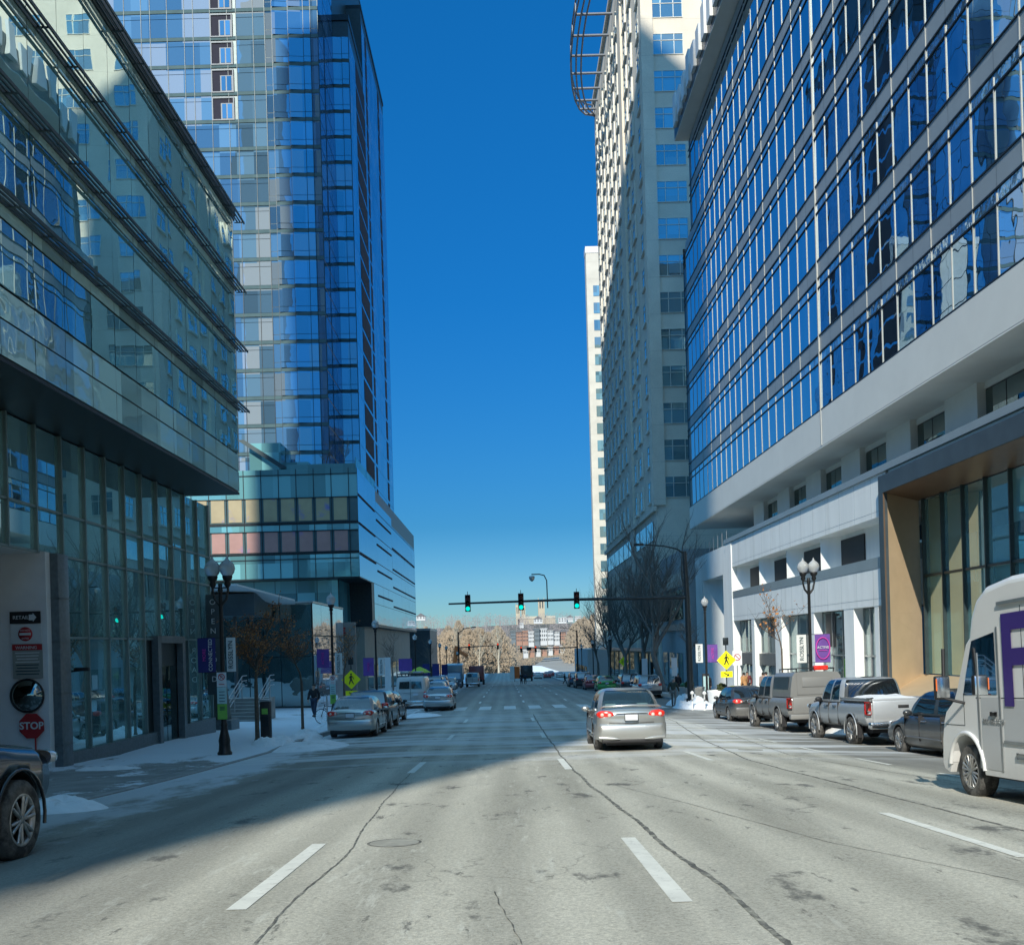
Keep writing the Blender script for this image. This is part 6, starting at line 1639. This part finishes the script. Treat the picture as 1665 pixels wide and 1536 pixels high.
for x,y,lb in ((10.35,55.0,'left one of the two white flexible lane posts'),(10.95,54.6,'right one of the two white flexible lane posts')):
    z=rz_(x,y); p=empty('flexible_post',(x,y,z),label=lb,cat='post',group='white flexible lane posts')
    mb=MB(); mb.lathe([(.10,0),(.10,.04),(.045,.07),(.045,.85),(.11,.9),(.11,.98),(.04,1.05),(.001,1.07)],(0,0,0),12); mb.build('shaft',M['white_paint'],p,local=True)
    mb=MB(); mb.lathe([(.048,.5),(.048,.6)],(0,0,0),12); mb.build('reflective_band',M['alu'],p,local=True)
def planter(x,y,r,h,label,mat,plant=True):
    z=walkz(x,y); p=empty('planter',(x,y,z),label=label,cat='planter')
    mb=MB(); mb.lathe([(r*.86,0),(r*.9,.02),(r,h*.9),(r*1.03,h),(r*.9,h),(r*.88,h*.9)],(0,0,0),20); mb.build('pot',mat,p,local=True)
    mb=MB(); mb.lathe([(.001,h*.93),(r*.9,h*.9)],(0,0,0),16); mb.build('soil',M['snow'],p,local=True)
    if plant:
        mb=MB(); rnd=random.Random(int(x*10+y))
        for k in range(420):
            a=rnd.uniform(0,6.28);t=rnd.random()**.6*.28;hh=rnd.uniform(0,.42)*(1-t); c=Vector((t*math.cos(a),t*math.sin(a),h+hh)); n=Vector((rnd.gauss(0,1),rnd.gauss(0,1),rnd.gauss(0,1))).normalized(); u=n.orthogonal()*.03; v=n.cross(u)
            mb.quad(c-u-v,c+u-v,c+u+v,c-u+v)
        mb.build('shrub',M['shrub'],p,fix=False,local=True)
planter(11.6,62.5,.95,.95,'round grey concrete planter beside the walking man',M['concrete'])
planter(12.5,57.2,.85,.85,'round white planter with a small clipped shrub in front of the corner pier',M['white_paint'])
z=walkz(12.4,66); bn=empty('litter_bin',(11.9,66,z),label='green street litter bin by the signal pole',cat='bin')
mb=MB(); mb.lathe([(.24,0),(.26,.05),(.28,.95),(.30,1.0),(.25,1.08),(.12,1.15)],(0,0,0),16); mb.build('body',surf('bin_green',(.02,.12,.05),.5,.2,5),bn,local=True)
z=walkz(12.6,63); iv=empty('info_panel',(12.75,63,z),label='slim teal edged information panel beside the dark coated pedestrian',cat='sign')
mb=MB(); mb.rbox(-.22,.22,-.05,.05,0,1.75,.02); mb.build('frame',M['black_plastic'],iv,local=True)
mb=MB(); mb.box(-.17,.17,-.056,-.051,.25,1.6); mb.build('poster',M['sign_teal'],iv,local=True)
# orange boom lift and the orange work sign far off
bl=empty('boom_lift',(-9.8,230,rz_(-7,230)),label='orange articulated boom lift far down the street on the left',cat='crane')
z=rz_(-7,230); mb=MB(); mb.tube([(-12.5,230,z+1),(-11.4,230,z+8)],.55,6); mb.tube([(-11.4,230,-.9),(-8.9,230,-2.4)],.5,6); mb.tube([(-11.7,230,z+6),(-10.6,230,-.6)],.35,6); mb.build('boom',M['orange'],bl)
mb=MB(); mb.rbox(-13.6,-11.4,229,231,z,z+1.4,.1); mb.build('base',M['orange'],bl)
ws=empty('work_sign',(2.0,190,rz_(2,190)),label='orange and white work sign left of the dark box truck',cat='sign')
z=rz_(2,190); mb=MB(); mb.box(1.6,2.6,189.9,190,z+.6,z+2.9); mb.build('orange_panel',M['orange'],ws)
mb=MB(); mb.box(.7,1.55,189.9,190,z+.4,z+3.0); mb.build('white_panel',M['white_paint'],ws)
mb=MB(); mb.tube([(1.57,190,z),(1.57,190,z+3)],.05,6); mb.build('post',M['dark_steel'],ws)
ad=empty('market_umbrella',(-8.8,100,walkz(-8.8,100)),label='yellow green market umbrella on the left pavement',cat='umbrella')
mb=MB(); mb.tube([(0,0,0),(0,0,2.5)],.03,6); mb.build('pole',M['dark_steel'],ad,local=True)
mb=MB(); mb.lathe([(1.15,2.0),(.6,2.35),(.001,2.6)],(0,0,0),8); mb.build('canopy',surf('umbrella_cloth',(.42,.55,.06),.7,.1,3),ad,local=True)
# ------------------------------------------------------------------ people
def skinmesh(name,verts,edges,radii,mat,root,sub=1):
    me=bpy.data.meshes.new(name); me.from_pydata(verts,edges,[]); o=bpy.data.objects.new(name,me); COL.objects.link(o)
    md=o.modifiers.new('s','SKIN'); sv=me.skin_vertices[0].data
    for i,r in enumerate(radii): sv[i].radius=(r,r) if not hasattr(r,'__len__') else r; sv[i].use_root=(i==0)
    s=o.modifiers.new('u','SUBSURF'); s.levels=sub; s.render_levels=sub
    n=meshed(o,name); n.data.materials.clear(); n.data.materials.append(mat)
    for p in n.data.polygons: p.use_smooth=True
    n.parent=root; return n
def person(x,y,rz,label,coat,trousers,step=.25,hair=None,h=1.75,longcoat=False,zf=None,arm=.1):
    z=(zf or walkz)(x,y); root=empty('person',(x,y,z),rz,label=label,cat='person'); k=h/1.75
    V={'pel':(0,0,.95),'wai':(0,.01,1.10),'che':(0,0,1.30),'nec':(0,.01,1.48),'hea':(0,.03,1.56),'top':(0,.02,1.68),
       'hL':(-.10,0,.90),'kL':(-.11,step*.55+.04,.50),'aL':(-.11,step*.9-.02,.09),'tL':(-.12,step*.9+.15,.03),
       'hR':(.10,0,.90),'kR':(.11,-step*.25+.05,.50),'aR':(.11,-step-.03,.11),'tR':(.12,-step+.13,.03),
       'sL':(-.19,0,1.42),'eL':(-.25,-arm*1.0-.03,1.14),'wL':(-.24,-arm*1.2+.12,.90),'sR':(.19,0,1.42),'eR':(.25,arm*.8-.03,1.14),'wR':(.24,arm*1.6+.10,.91)}
    F=[]
    names=list(V); 
    def fingers(w,s):
        E=[]
        b=Vector(V[w])
        for i in range(5):
            a=b+Vector((s*(-.02 if i<4 else -.03),(.035-.02*i) if i<4 else .045,-.07 if i<4 else -.03)); c=a+Vector((-s*.008,.012,-.045-.008*(1.5-abs(1.5-i)) if i<4 else -.035)); d_=c+Vector((-s*.014,.012,-.022))
            E+=[(w,f'{w}{i}a',a,.012),(f'{w}{i}a',f'{w}{i}b',c,.0095),(f'{w}{i}b',f'{w}{i}c',d_,.008)]
        return E
    rad={'pel':.13,'wai':.12,'che':.15,'nec':.055,'hea':.085,'top':.07,'hL':.09,'kL':.058,'aL':.04,'tL':.035,'hR':.09,'kR':.058,'aR':.04,'tR':.035,'sL':.055,'eL':.042,'wL':.028,'sR':.055,'eR':.042,'wR':.028}
    ed=[('pel','wai'),('wai','che'),('che','nec'),('nec','hea'),('hea','top'),('pel','hL'),('hL','kL'),('kL','aL'),('aL','tL'),('pel','hR'),('hR','kR'),('kR','aR'),('aR','tR'),('che','sL'),('sL','eL'),('eL','wL'),('che','sR'),('sR','eR'),('eR','wR')]
    for w,s in (('wL',-1),('wR',1)):
        for a,b,p,r in fingers(w,s): V[b]=tuple(p); rad[b]=r; ed.append((a,b))
    V['nose']=(0,.125,1.575); rad['nose']=.014; ed.append(('hea','nose'))
    for s,n_ in ((-1,'earL'),(1,'earR')): V[n_]=(s*.09,.02,1.58); rad[n_]=.016; ed.append(('hea',n_))
    ks=list(V); ix={a:i for i,a in enumerate(ks)}
    P=lambda a:tuple(c*k for c in V[a])
    skinmesh('body',[P(a) for a in ks],[(ix[a],ix[b]) for a,b in ed],[rad[a]*k for a in ks],M['skin'],root)
    def sub(name,lst,eds,extra,mat):
        ii={a:i for i,a in enumerate(lst)}; skinmesh(name,[P(a) for a in lst],[(ii[a],ii[b]) for a,b in eds],[(rad[a]+extra)*k for a in lst],mat,root)
    V['waist2']=(0,0,1.0); rad['waist2']=.14
    sub('jacket',['che','waist2','pel','nec2','sL','eL','wL2','sR','eR','wR2'] if False else ['che','wai','pel','sL','eL','wL','sR','eR','wR'],[('che','wai'),('wai','pel'),('che','sL'),('sL','eL'),('eL','wL'),('che','sR'),('sR','eR'),('eR','wR')],.032,coat)
    sub('trousers',['pel','hL','kL','aL','hR','kR','aR'],[('pel','hL'),('hL','kL'),('kL','aL'),('pel','hR'),('hR','kR'),('kR','aR')],.018,trousers)
    for s in ('L','R'):
        a,t=V['a'+s],V['t'+s]; mb=MB(); mb.ell(((a[0]+t[0])/2*k,(a[1]+t[1])/2*k,.05*k),(.055*k,.15*k,.05*k),10,6); mb.build('shoe',M['black_plastic'],root,local=True)
    if longcoat:
        mb=MB(); mb.lathe([(.175*k,1.15*k),(.20*k,.9*k),(.25*k,.55*k),(.24*k,.54*k)],(0,0,0),12); mb.build('coat_skirt',coat,root,local=True)
    mb=MB(); mb.ell((0,.0,1.635*k),(.092*k,.105*k,.095*k),12,8); mb.build('hair',hair or M['hair'],root,local=True)
    return root
C=lambda n,c: surf(n,c,.85,.15,6)
c_black=C('black_cloth',(.015,.016,.02)); c_jean=C('dark_denim',(.03,.045,.08)); c_grey=C('grey_cloth',(.17,.17,.16)); c_tan=C('tan_coat',(.45,.24,.10)); c_taupe=C('taupe_coat',(.24,.19,.17)); c_maroon=C('maroon_cloth',(.13,.03,.03)); c_green=C('dark_green_cloth',(.03,.045,.035))
person(10.15,60.0,R(-25),'grey haired man in dark jacket and grey trousers walking at the right kerb',c_green,c_grey,.16,M['grey_hair'],zf=rz_,arm=.2)
person(13.05,64,R(180),'person in a long black coat walking beside the information panel on the right',c_black,c_black,.2,longcoat=True)
person(15.2,63,R(20),'person in a tan orange coat outside the right hand shops',c_tan,c_black,.1,longcoat=True)
person(15.75,64.4,R(160),'person in dark maroon jacket just behind the tan coated person',c_maroon,c_black,.12)
person(15.7,60.2,R(10),'person in taupe coat walking right of the tan coated person',c_taupe,c_grey,.2,longcoat=True)
person(16.2,61.4,R(10),'person in white top beside the taupe coated person',C('white_cloth',(.6,.6,.58)),c_jean,.15)
person(-10.1,51.5,R(170),'person in dark hooded jacket on the left plaza by the steps',c_black,c_jean,.22)
person(2.35,154.8,R(0),'left one of two dark clothed pedestrians on the far crossing',c_black,c_jean,.15,zf=rz_)
person(2.95,155.3,R(0),'right one of two dark clothed pedestrians on the far crossing',c_jean,c_black,.2,zf=rz_)
person(9.3,157,R(-90),'lone dark clothed pedestrian striding at the right end of the far crossing',c_black,c_black,.3,zf=rz_)
person(12.3,70.8,R(0),'person in dark clothes near the green litter bin',c_black,c_black,.1)
# ------------------------------------------------------------------ trees
def tree(x,y,h,label,seed,spread=.55,levels=4,bark='bark',leaves=0,leafmat=('leaf_brown',),trunk_r=None,fork=.35,lean=0,zf=None,group=None,dens=1.0,first=.25,name='bare_tree',lsz=.05,tw=.011):
    rnd=random.Random(seed); z=(zf or walkz)(x,y)
    root=empty(name,(x,y,z),label=label,cat='tree',group=group)
    tr=MB(); cr=MB(); tips=[]
    r0=trunk_r or h*.016
    def grow(p,d,l,r,lev,mb):
        n=4 if lev<=1 else 3; pts=[p]; rs=[r]; q=p.copy(); dd=d.copy()
        for i in range(n):
            dd=(dd+Vector((rnd.gauss(0,.12),rnd.gauss(0,.12),rnd.gauss(0,.05)+.05))).normalized(); q=q+dd*(l/n); pts.append(q.copy()); rs.append(max(.004,r*(1-.45*(i+1)/n)))
        mb.tube(pts,rs,6 if lev<2 else (4 if lev<3 else 3),0,cap=False)
        if lev>=levels: tips.append((q,dd)); return
        k={0:6,1:6,2:5,3:4}.get(lev,3); k=int(k*dens+.5)
        for i in range(k):
            t=rnd.uniform(first if lev==0 else .25,1.0); a=pts[min(n,int(t*n))]; 
            az=rnd.uniform(0,6.283); up=rnd.uniform(.25,.9); 
            nd=(Vector((math.cos(az),math.sin(az),0))*spread*1.4+Vector((0,0,up))+dd*.5).normalized()
            grow(a,nd,l*rnd.uniform(.45,.72),max(.005,rs[min(n,int(t*n))]*rnd.uniform(.42,.62)),lev+1,cr)
        grow(q,(dd+Vector((rnd.gauss(0,.2),rnd.gauss(0,.2),.1))).normalized(),l*.6,rs[-1],lev+1,cr)
    base=Vector((0,0,0)); top=h*fork
    tr.tube([base,(lean*.3,0,.12),(lean,0,top)],[r0*1.5,r0*1.05,r0*.8],8,0,cap=False)
    ncar=3 if levels>3 else 1
    for i in range(ncar if fork<.5 else 1):
        a=rnd.uniform(0,6.28) if ncar>1 else 0; s=spread*.5 if ncar>1 else 0
        grow(Vector((lean,0,top*.98)),Vector((math.cos(a)*s,math.sin(a)*s,1)).normalized(),h*(1-fork)*.52,r0*.72,0,cr)
    tr.build('trunk',M[bark],root,local=True); crn=cr.build('crown',M[bark],root,fix=False,local=True)
    if leaves:
        lf=[MB() for _ in leafmat]
        for i in range(leaves):
            q,dd=rnd.choice(tips); c=q+Vector((rnd.gauss(0,.06),rnd.gauss(0,.06),rnd.gauss(0,.06)))-dd*rnd.uniform(0,.2)
            n=Vector((rnd.gauss(0,1),rnd.gauss(0,1),rnd.gauss(0,1))).normalized(); u=n.orthogonal().normalized()*lsz*rnd.uniform(.6,1.2); v=n.cross(u)*.6
            lf[i%len(lf)].quad(c-u,c-v,c+u,c+v)
        for m_,l_ in zip(leafmat,lf):
            o=l_.build('leaves',M[m_],crn,fix=False,local=True); tag(o,kind='stuff')
    return root
GT='young trees on the left pavement'
tree(-8.25,32.4,4.9,'young tree with withered red brown leaves nearest on the left pavement',3,.75,3,'bark_brown',1700,('leaf_brown','leaf_brown','leaf_orange'),.075,.40,first=.1,group=GT,lsz=.042,name='young_tree')
tree(-8.25,39.6,4.9,'second young tree with sparser orange leaves on the left pavement',5,.75,3,'bark_brown',1000,('leaf_brown','leaf_orange'),.06,.40,first=.1,group=GT,lsz=.042,name='young_tree')
tree(-8.6,52,5.2,'third young tree with few leaves on the left pavement',8,.7,3,'bark_brown',350,('leaf_orange',),.055,.40,group=GT,name='young_tree')
tree(-8.3,72,5.5,'bare young tree beyond the white van on the left pavement',9,.7,3,'bark',0,('leaf_orange',),.06,.4,name='young_tree')
tree(-8.5,112,6,'bare young tree between the far left street lamps',10,.7,3,'bark',0,('leaf_orange',),.06,.4,name='young_tree')
tree(12.2,43.5,5.9,'thin young tree holding a few orange leaves behind the grey pickup',12,.8,3,'bark_brown',120,('leaf_orange',),.045,.5,name='young_tree',lsz=.07,dens=.8)
GB='big bare trees along the right pavement'
tree(13.6,83,14.5,'largest bare tree leaning left beside the beige tower',21,.50,4,'bark',0,(),.26,.22,-1.2,group=GB,dens=.75)
tree(13.3,95,14,'bare street tree second in the row beside the beige tower',22,.55,4,'bark',0,(),.24,.25,group=GB,dens=.8)
tree(13.1,108,13,'bare street tree third in the row beside the beige tower',23,.55,4,'bark',0,(),.22,.25,group=GB,dens=.8)
tree(12.8,122,12.5,'bare street tree fourth in the row beside the beige tower',24,.55,4,'bark',0,(),.2,.25,group=GB,dens=.8)
tree(12.9,138,11,'farthest bare street tree of the right hand row',25,.55,3,'bark',0,(),.2,.25,group=GB)
tree(13.6,72.5,6.3,'small twisted bare tree beside the signal pole on the right',27,.8,3,'bark',0,(),.09,.45,name='young_tree')
tree(-10.6,99,0.1+3.2,'terrace shrub tree on the podium roof corner of the blue glass tower',31,.8,3,'bark',0,(),.06,.3,zf=lambda a,b:18.6,name='terrace_tree') if False else None
for i,(x,y) in enumerate(((-16.5,104),(-18.5,104.5))):
    tree(x,y,4.2,('bare shrub tree at the corner of the podium terrace','bare shrub tree left of the corner shrub on the podium terrace')[i],31+i,.8,3,'bark',0,(),.06,.2,zf=lambda a,b:18.6,name='terrace_tree')
# ------------------------------------------------------------------ distance: woods, hill houses, cathedral; haze is put into twig and brick colours
M['woods_a']=surf('winter_twigs_brown',(.36,.30,.225),.95,.15,.05,kind='World')
M['woods_b']=surf('winter_twigs_rust',(.40,.315,.22),.95,.15,.05,kind='World')
M['woods_c']=surf('winter_twigs_grey',(.34,.31,.31),.95,.2,.05,kind='World')
def woodmesh(spots,seed,mat,label,n_=150):
    rnd=random.Random(seed); mb=MB()
    for (x,y,h,w) in spots:
        z=-D(y)-.5
        if y>860: z+=noise.noise(Vector((x*.0021,y*.0025,3)))*16*min(1,(y-860)/300)
        mb.tube([(x,y,z),(x,y,z+h*.6)],[h*.02,h*.008],3,0,cap=False)
        for i in range(n_):
            t=rnd.random(); a=rnd.uniform(0,6.28); rr=w*.5*math.sqrt(rnd.random())*math.sin(math.pi*min(1,.18+.8*t))
            p=Vector((x+rr*math.cos(a),y+rr*math.sin(a),z+h*(.15+.8*t)))
            d=Vector((math.cos(a)*.5*rnd.random(),math.sin(a)*.5*rnd.random(),1)).normalized(); l=h*rnd.uniform(.02,.05); s=Vector((rnd.gauss(0,1),rnd.gauss(0,.3),0)).normalized()*l*rnd.uniform(.10,.55)
            mb.add([p-s,p+s,p+d*l],[(0,1,2)])
    o=mb.build('woods',mat,fix=False); tag(o,label,'trees',kind='stuff'); return o
rnd=random.Random(5)
# near bank trees (brown mass left and right of the road end)
woodmesh([(rnd.uniform(-60,-2),rnd.uniform(395,560),rnd.uniform(22,30),rnd.uniform(13,20)) for _ in range(110)],1,M['woods_a'],'brown mass of leafless trees beyond the street end on the left',1300)
woodmesh([(rnd.uniform(-26,0),rnd.uniform(370,430),rnd.uniform(19,25),rnd.uniform(12,18)) for _ in range(14)],2,M['woods_b'],'rust tinted leafless trees in the middle of the street end',1300)
woodmesh([(rnd.uniform(40,110),rnd.uniform(480,680),rnd.uniform(30,38),rnd.uniform(14,22)) for _ in range(90)],3,M['woods_a'],'leafless trees beyond the street end on the right',800)
woodmesh([(rnd.uniform(-330,330),rnd.uniform(950,1600),rnd.uniform(16,24),rnd.uniform(16,26)) for _ in range(420)],4,M['woods_c'],'grey brown wooded hillside in the distance',150)
woodmesh([(rnd.uniform(-500,500),rnd.uniform(1600,2300),rnd.uniform(18,26),rnd.uniform(20,32)) for _ in range(420)],6,M['woods_c'],'far wooded ridge under the cathedral',120)
woodmesh([(rnd.uniform(0,60),rnd.uniform(760,930),rnd.uniform(12,18),rnd.uniform(10,16)) for _ in range(40)],7,M['woods_b'],'scrub on the far bank beside the curving road',250)
M['pale_bark']=surf('pale_sycamore',(.50,.46,.36),.8,.2,.3)
tree(-2.6,345,23,'tall pale barked sycamore in front of the brown woods',41,.5,3,'pale_bark',0,(),.45,.38,zf=lambda a,b:-16,name='sycamore_tree')
tree(-9.5,352,20,'second pale sycamore left of the tall one',42,.5,3,'pale_bark',0,(),.32,.38,zf=lambda a,b:-14,name='sycamore_tree')
tree(-18,350,22,'third pale sycamore at the crown of the brown woods',43,.5,3,'pale_bark',0,(),.25,.38,zf=lambda a,b:-12,name='sycamore_tree')
# far curving road and snowy bank
mb=MB(); vs=[];fs=[]
for i in range(14):
    t=i/13; y=430+t*340; xc=14+34*t-12*t*t; w=26-14*t; z=-13.5+2.5*t-( -2)*0
    vs+=[(xc-w*.5,y,z),(xc+w*.7,y,z+.6)]
for i in range(13): fs.append((2*i,2*i+1,2*i+3,2*i+2))
mb.add(vs,fs); o=mb.build('far_road',surf('far_road',(.30,.29,.26),.9,.12,.1,kind='World')); tag(o,kind='structure')
mb=MB(); mb.add([(9,400,-11.8),(26,400,-13.0),(17,470,-10.6),(12,470,-10.2)],[(0,1,2,3)]); o=mb.build('snowy_bank',M['snow']); tag(o,kind='structure')
# white houses on the hillside
M['house_white']=surf('house_white',(.58,.60,.60),.7,.05,.1); M['house_brick']=surf('house_brick',(.38,.22,.16),.8,.1,.2); M['house_grey']=surf('house_grey',(.16,.20,.22),.7,.1,.2); M['roof_grey']=surf('roof_slate',(.16,.16,.17),.8,.1,.2)
def house(x,y,z,w,h,mat,label,rows=3,cols=4,roof='flat',name='house'):
    r=empty(name,(x,y,z),label=label,cat='house')
    mb=MB(); mb.box(x-w/2,x+w/2,y,y+12,z-2.5,z+h); mb.build('wall',M[mat],r)
    mb=MB()
    if roof=='flat': mb.box(x-w/2-.3,x+w/2+.3,y-.3,y+12,z+h,z+h+.6)
    else: mb.prism([(x-w/2-.4,z+h),(x+w/2+.4,z+h),(x,z+h+w*.35)],'y',y-.4,y+12)
    mb.build('roof',M['roof_grey'] if roof!='flat' else M[mat],r)
    for i in range(cols):
        for j in range(rows):
            mb=MB(); a=x-w/2+w*(i+.25)/cols; mb.box(a,a+w*.5/cols,y-.08,y-.02,z+h*(j+.25)/rows,z+h*(j+.78)/rows); mb.build('window',M['darkframe'],r)
spec=[(5.6,700,3.0,3.4,6.5,'house_grey','flat'),(9.9,700,1.8,4.2,7.0,'house_brick','gable'),(14.2,700,1.6,4.0,7.5,'house_brick','flat'),(18.4,700,.5,4.0,8.0,'house_white','flat'),(22.5,698,1.0,3.6,9.4,'house_grey','flat'),(27.2,700,1.4,5.2,9.0,'house_white','flat'),(32.2,701,1.6,4.2,8.2,'house_white','gable'),(36.7,703,1.2,4.2,7.6,'house_white','gable'),(41.5,706,2,4.2,6.0,'house_brick','gable')]
lbl=['grey block at the left end of the far terrace','brick gabled house left in the far terrace','brick flat roofed house in the far terrace','white house left of the grey tower house in the far terrace','tall grey tower house in the middle of the far terrace','wide white apartment house right of the grey tower house','tall white gabled house in the far terrace','white gabled house right of the tall white one','brick house at the right end of the far terrace']
for s_,l_ in zip(spec,lbl): house(*s_[:6],l_,roof=s_[6])
hs=[(25,1480,30,6,5),(50,1480,36,13,4.5),(86,1470,35,12,6),(98,1480,37,9,5),(110,1480,38,9,4.5),(-128,1500,46,14,4),(-240,1500,22,40,8),(-205,1500,26,18,7)]
for i,(x,y,z,w,h) in enumerate(hs):
    house(x,y,z-3,w,h,'house_white',['small white villa left on the far ridge','white villa with low roof below the cathedral','white house starting the cluster on the right ridge','tall white house in the cluster on the right ridge','last white house of the cluster on the right ridge','white house on the ridge above the brown woods','long pale building seen just past the podium','pale house beside the long pale building'][i],2,3,'gable' if i%2 else 'flat')
for i in range(7):
    house(13+i*4.2,640+i*4,-6.5+i*.25,3.0,2.6,'house_brick' if i%2 else 'house_white','low roadside building number %s from the left along the far road'%('one two three four five six seven'.split()[i]),1,3)
# cathedral on the ridge
CA=empty('cathedral',(75,2300,45),label='pale stone cathedral with square central tower and twin west towers on the ridge',cat='cathedral')
M['cath']=surf('cathedral_stone',(.52,.46,.34),.8,.1,.05,kind='World')
def towr(x,y,w,z0,z1,nm):
    mb=MB(); mb.box(x-w/2,x+w/2,y-w/2,y+w/2,z0,z1)
    for a in (-1,1):
        for b in (-1,1): mb.tube([(x+a*w*.45,y+b*w*.45,z1-3),(x+a*w*.45,y+b*w*.45,z1+4.5)],[1.1,.3],5)
    mb.build(nm,M['cath'],CA)
    mb=MB()
    for dx in (-.2,.2): mb.box(x+dx*w-w*.09,x+dx*w+w*.09,y-w/2-.1,y-w/2,z1-20,z1-5)
    mb.build('belfry_window',M['darkframe'],CA)
towr(86,2300,15,45,103,'central_tower'); towr(31,2300,10,45,92,'west_tower'); towr(44,2310,9,45,90,'west_tower')
mb=MB(); mb.box(30,118,2295,2318,45,59); mb.prism([(2294,59),(2319,59),(2306,65)],'x',30,118); mb.build('nave',M['cath'],CA)
# ------------------------------------------------------------------ light, sky, camera
EL=R(33.7); AZ=R(180+16.3)
w=bpy.data.worlds.new('World'); scene.world=w; w.use_nodes=True; nt=w.node_tree; nt.nodes.clear()
out=nt.nodes.new('ShaderNodeOutputWorld'); bg=nt.nodes.new('ShaderNodeBackground'); sk=nt.nodes.new('ShaderNodeTexSky')
sk.sky_type='NISHITA'; sk.sun_disc=False; sk.sun_elevation=EL; sk.sun_rotation=AZ; sk.altitude=0; sk.air_density=1.2; sk.dust_density=.1; sk.ozone_density=5.0
hs_=nt.nodes.new('ShaderNodeHueSaturation'); hs_.inputs['Saturation'].default_value=1.05
nt.links.new(sk.outputs[0],hs_.inputs['Color']); tc=nt.nodes.new('ShaderNodeTexCoord'); sp_=nt.nodes.new('ShaderNodeSeparateXYZ'); nt.links.new(tc.outputs['Generated'],sp_.inputs[0])
cr_=nt.nodes.new('ShaderNodeValToRGB'); el=cr_.color_ramp.elements; el[0].position=0; el[0].color=(.26,.44,.60,1); el[1].position=.06; el[1].color=(.20,.40,.60,1)

for pz,cz in ((.12,(.10,.33,.52)),(.33,(.05,.43,.72)),(.55,(.05,.58,.92)),(.70,(1.8,2.5,2.1)),(1.0,(3.2,3.5,2.5))):
    e=el.new(pz); e.color=(*cz,1)
nt.links.new(sp_.outputs[2],cr_.inputs[0])
mx_=nt.nodes.new('ShaderNodeMix'); mx_.data_type='RGBA'; mx_.blend_type='MULTIPLY'; mx_.inputs[0].default_value=1
nt.links.new(hs_.outputs[0],mx_.inputs[6]); nt.links.new(cr_.outputs[0],mx_.inputs[7]); nt.links.new(mx_.outputs[2],bg.inputs[0]); nt.links.new(bg.outputs[0],out.inputs[0]); bg.inputs[1].default_value=.15
sd=bpy.data.lights.new('sun','SUN'); sd.energy=5.0; sd.angle=R(.5); sd.color=(1,.945,.83); so=bpy.data.objects.new('sun',sd); COL.objects.link(so)
dirv=Vector((math.cos(EL)*math.sin(AZ),math.cos(EL)*math.cos(AZ),math.sin(EL)))   # towards the sun
so.rotation_euler=dirv.to_track_quat('Z','Y').to_euler(); so.location=(-20,-60,60)
cd=bpy.data.cameras.new('camera'); cam=bpy.data.objects.new('camera',cd); COL.objects.link(cam); scene.camera=cam
cd.sensor_width=36; cd.lens=36*1600/1665; cd.clip_start=.1; cd.clip_end=9000
cd.shift_x=(832.5-822)/1665; cd.shift_y=(1048-768)/1665
cam.matrix_world=Matrix.Rotation(R(90),4,'X') @ Matrix.Rotation(-.028,4,'Z')
scene.view_settings.view_transform='Standard'; scene.view_settings.look='None'; scene.view_settings.exposure=0; scene.view_settings.gamma=1
scene.render.engine='CYCLES'; scene.cycles.max_bounces=6; scene.cycles.glossy_bounces=4; scene.cycles.diffuse_bounces=3; scene.cycles.transparent_max_bounces=8; scene.cycles.caustics_reflective=False; scene.cycles.caustics_refractive=False
scene.cycles.use_denoising=True; scene.cycles.sample_clamp_indirect=6
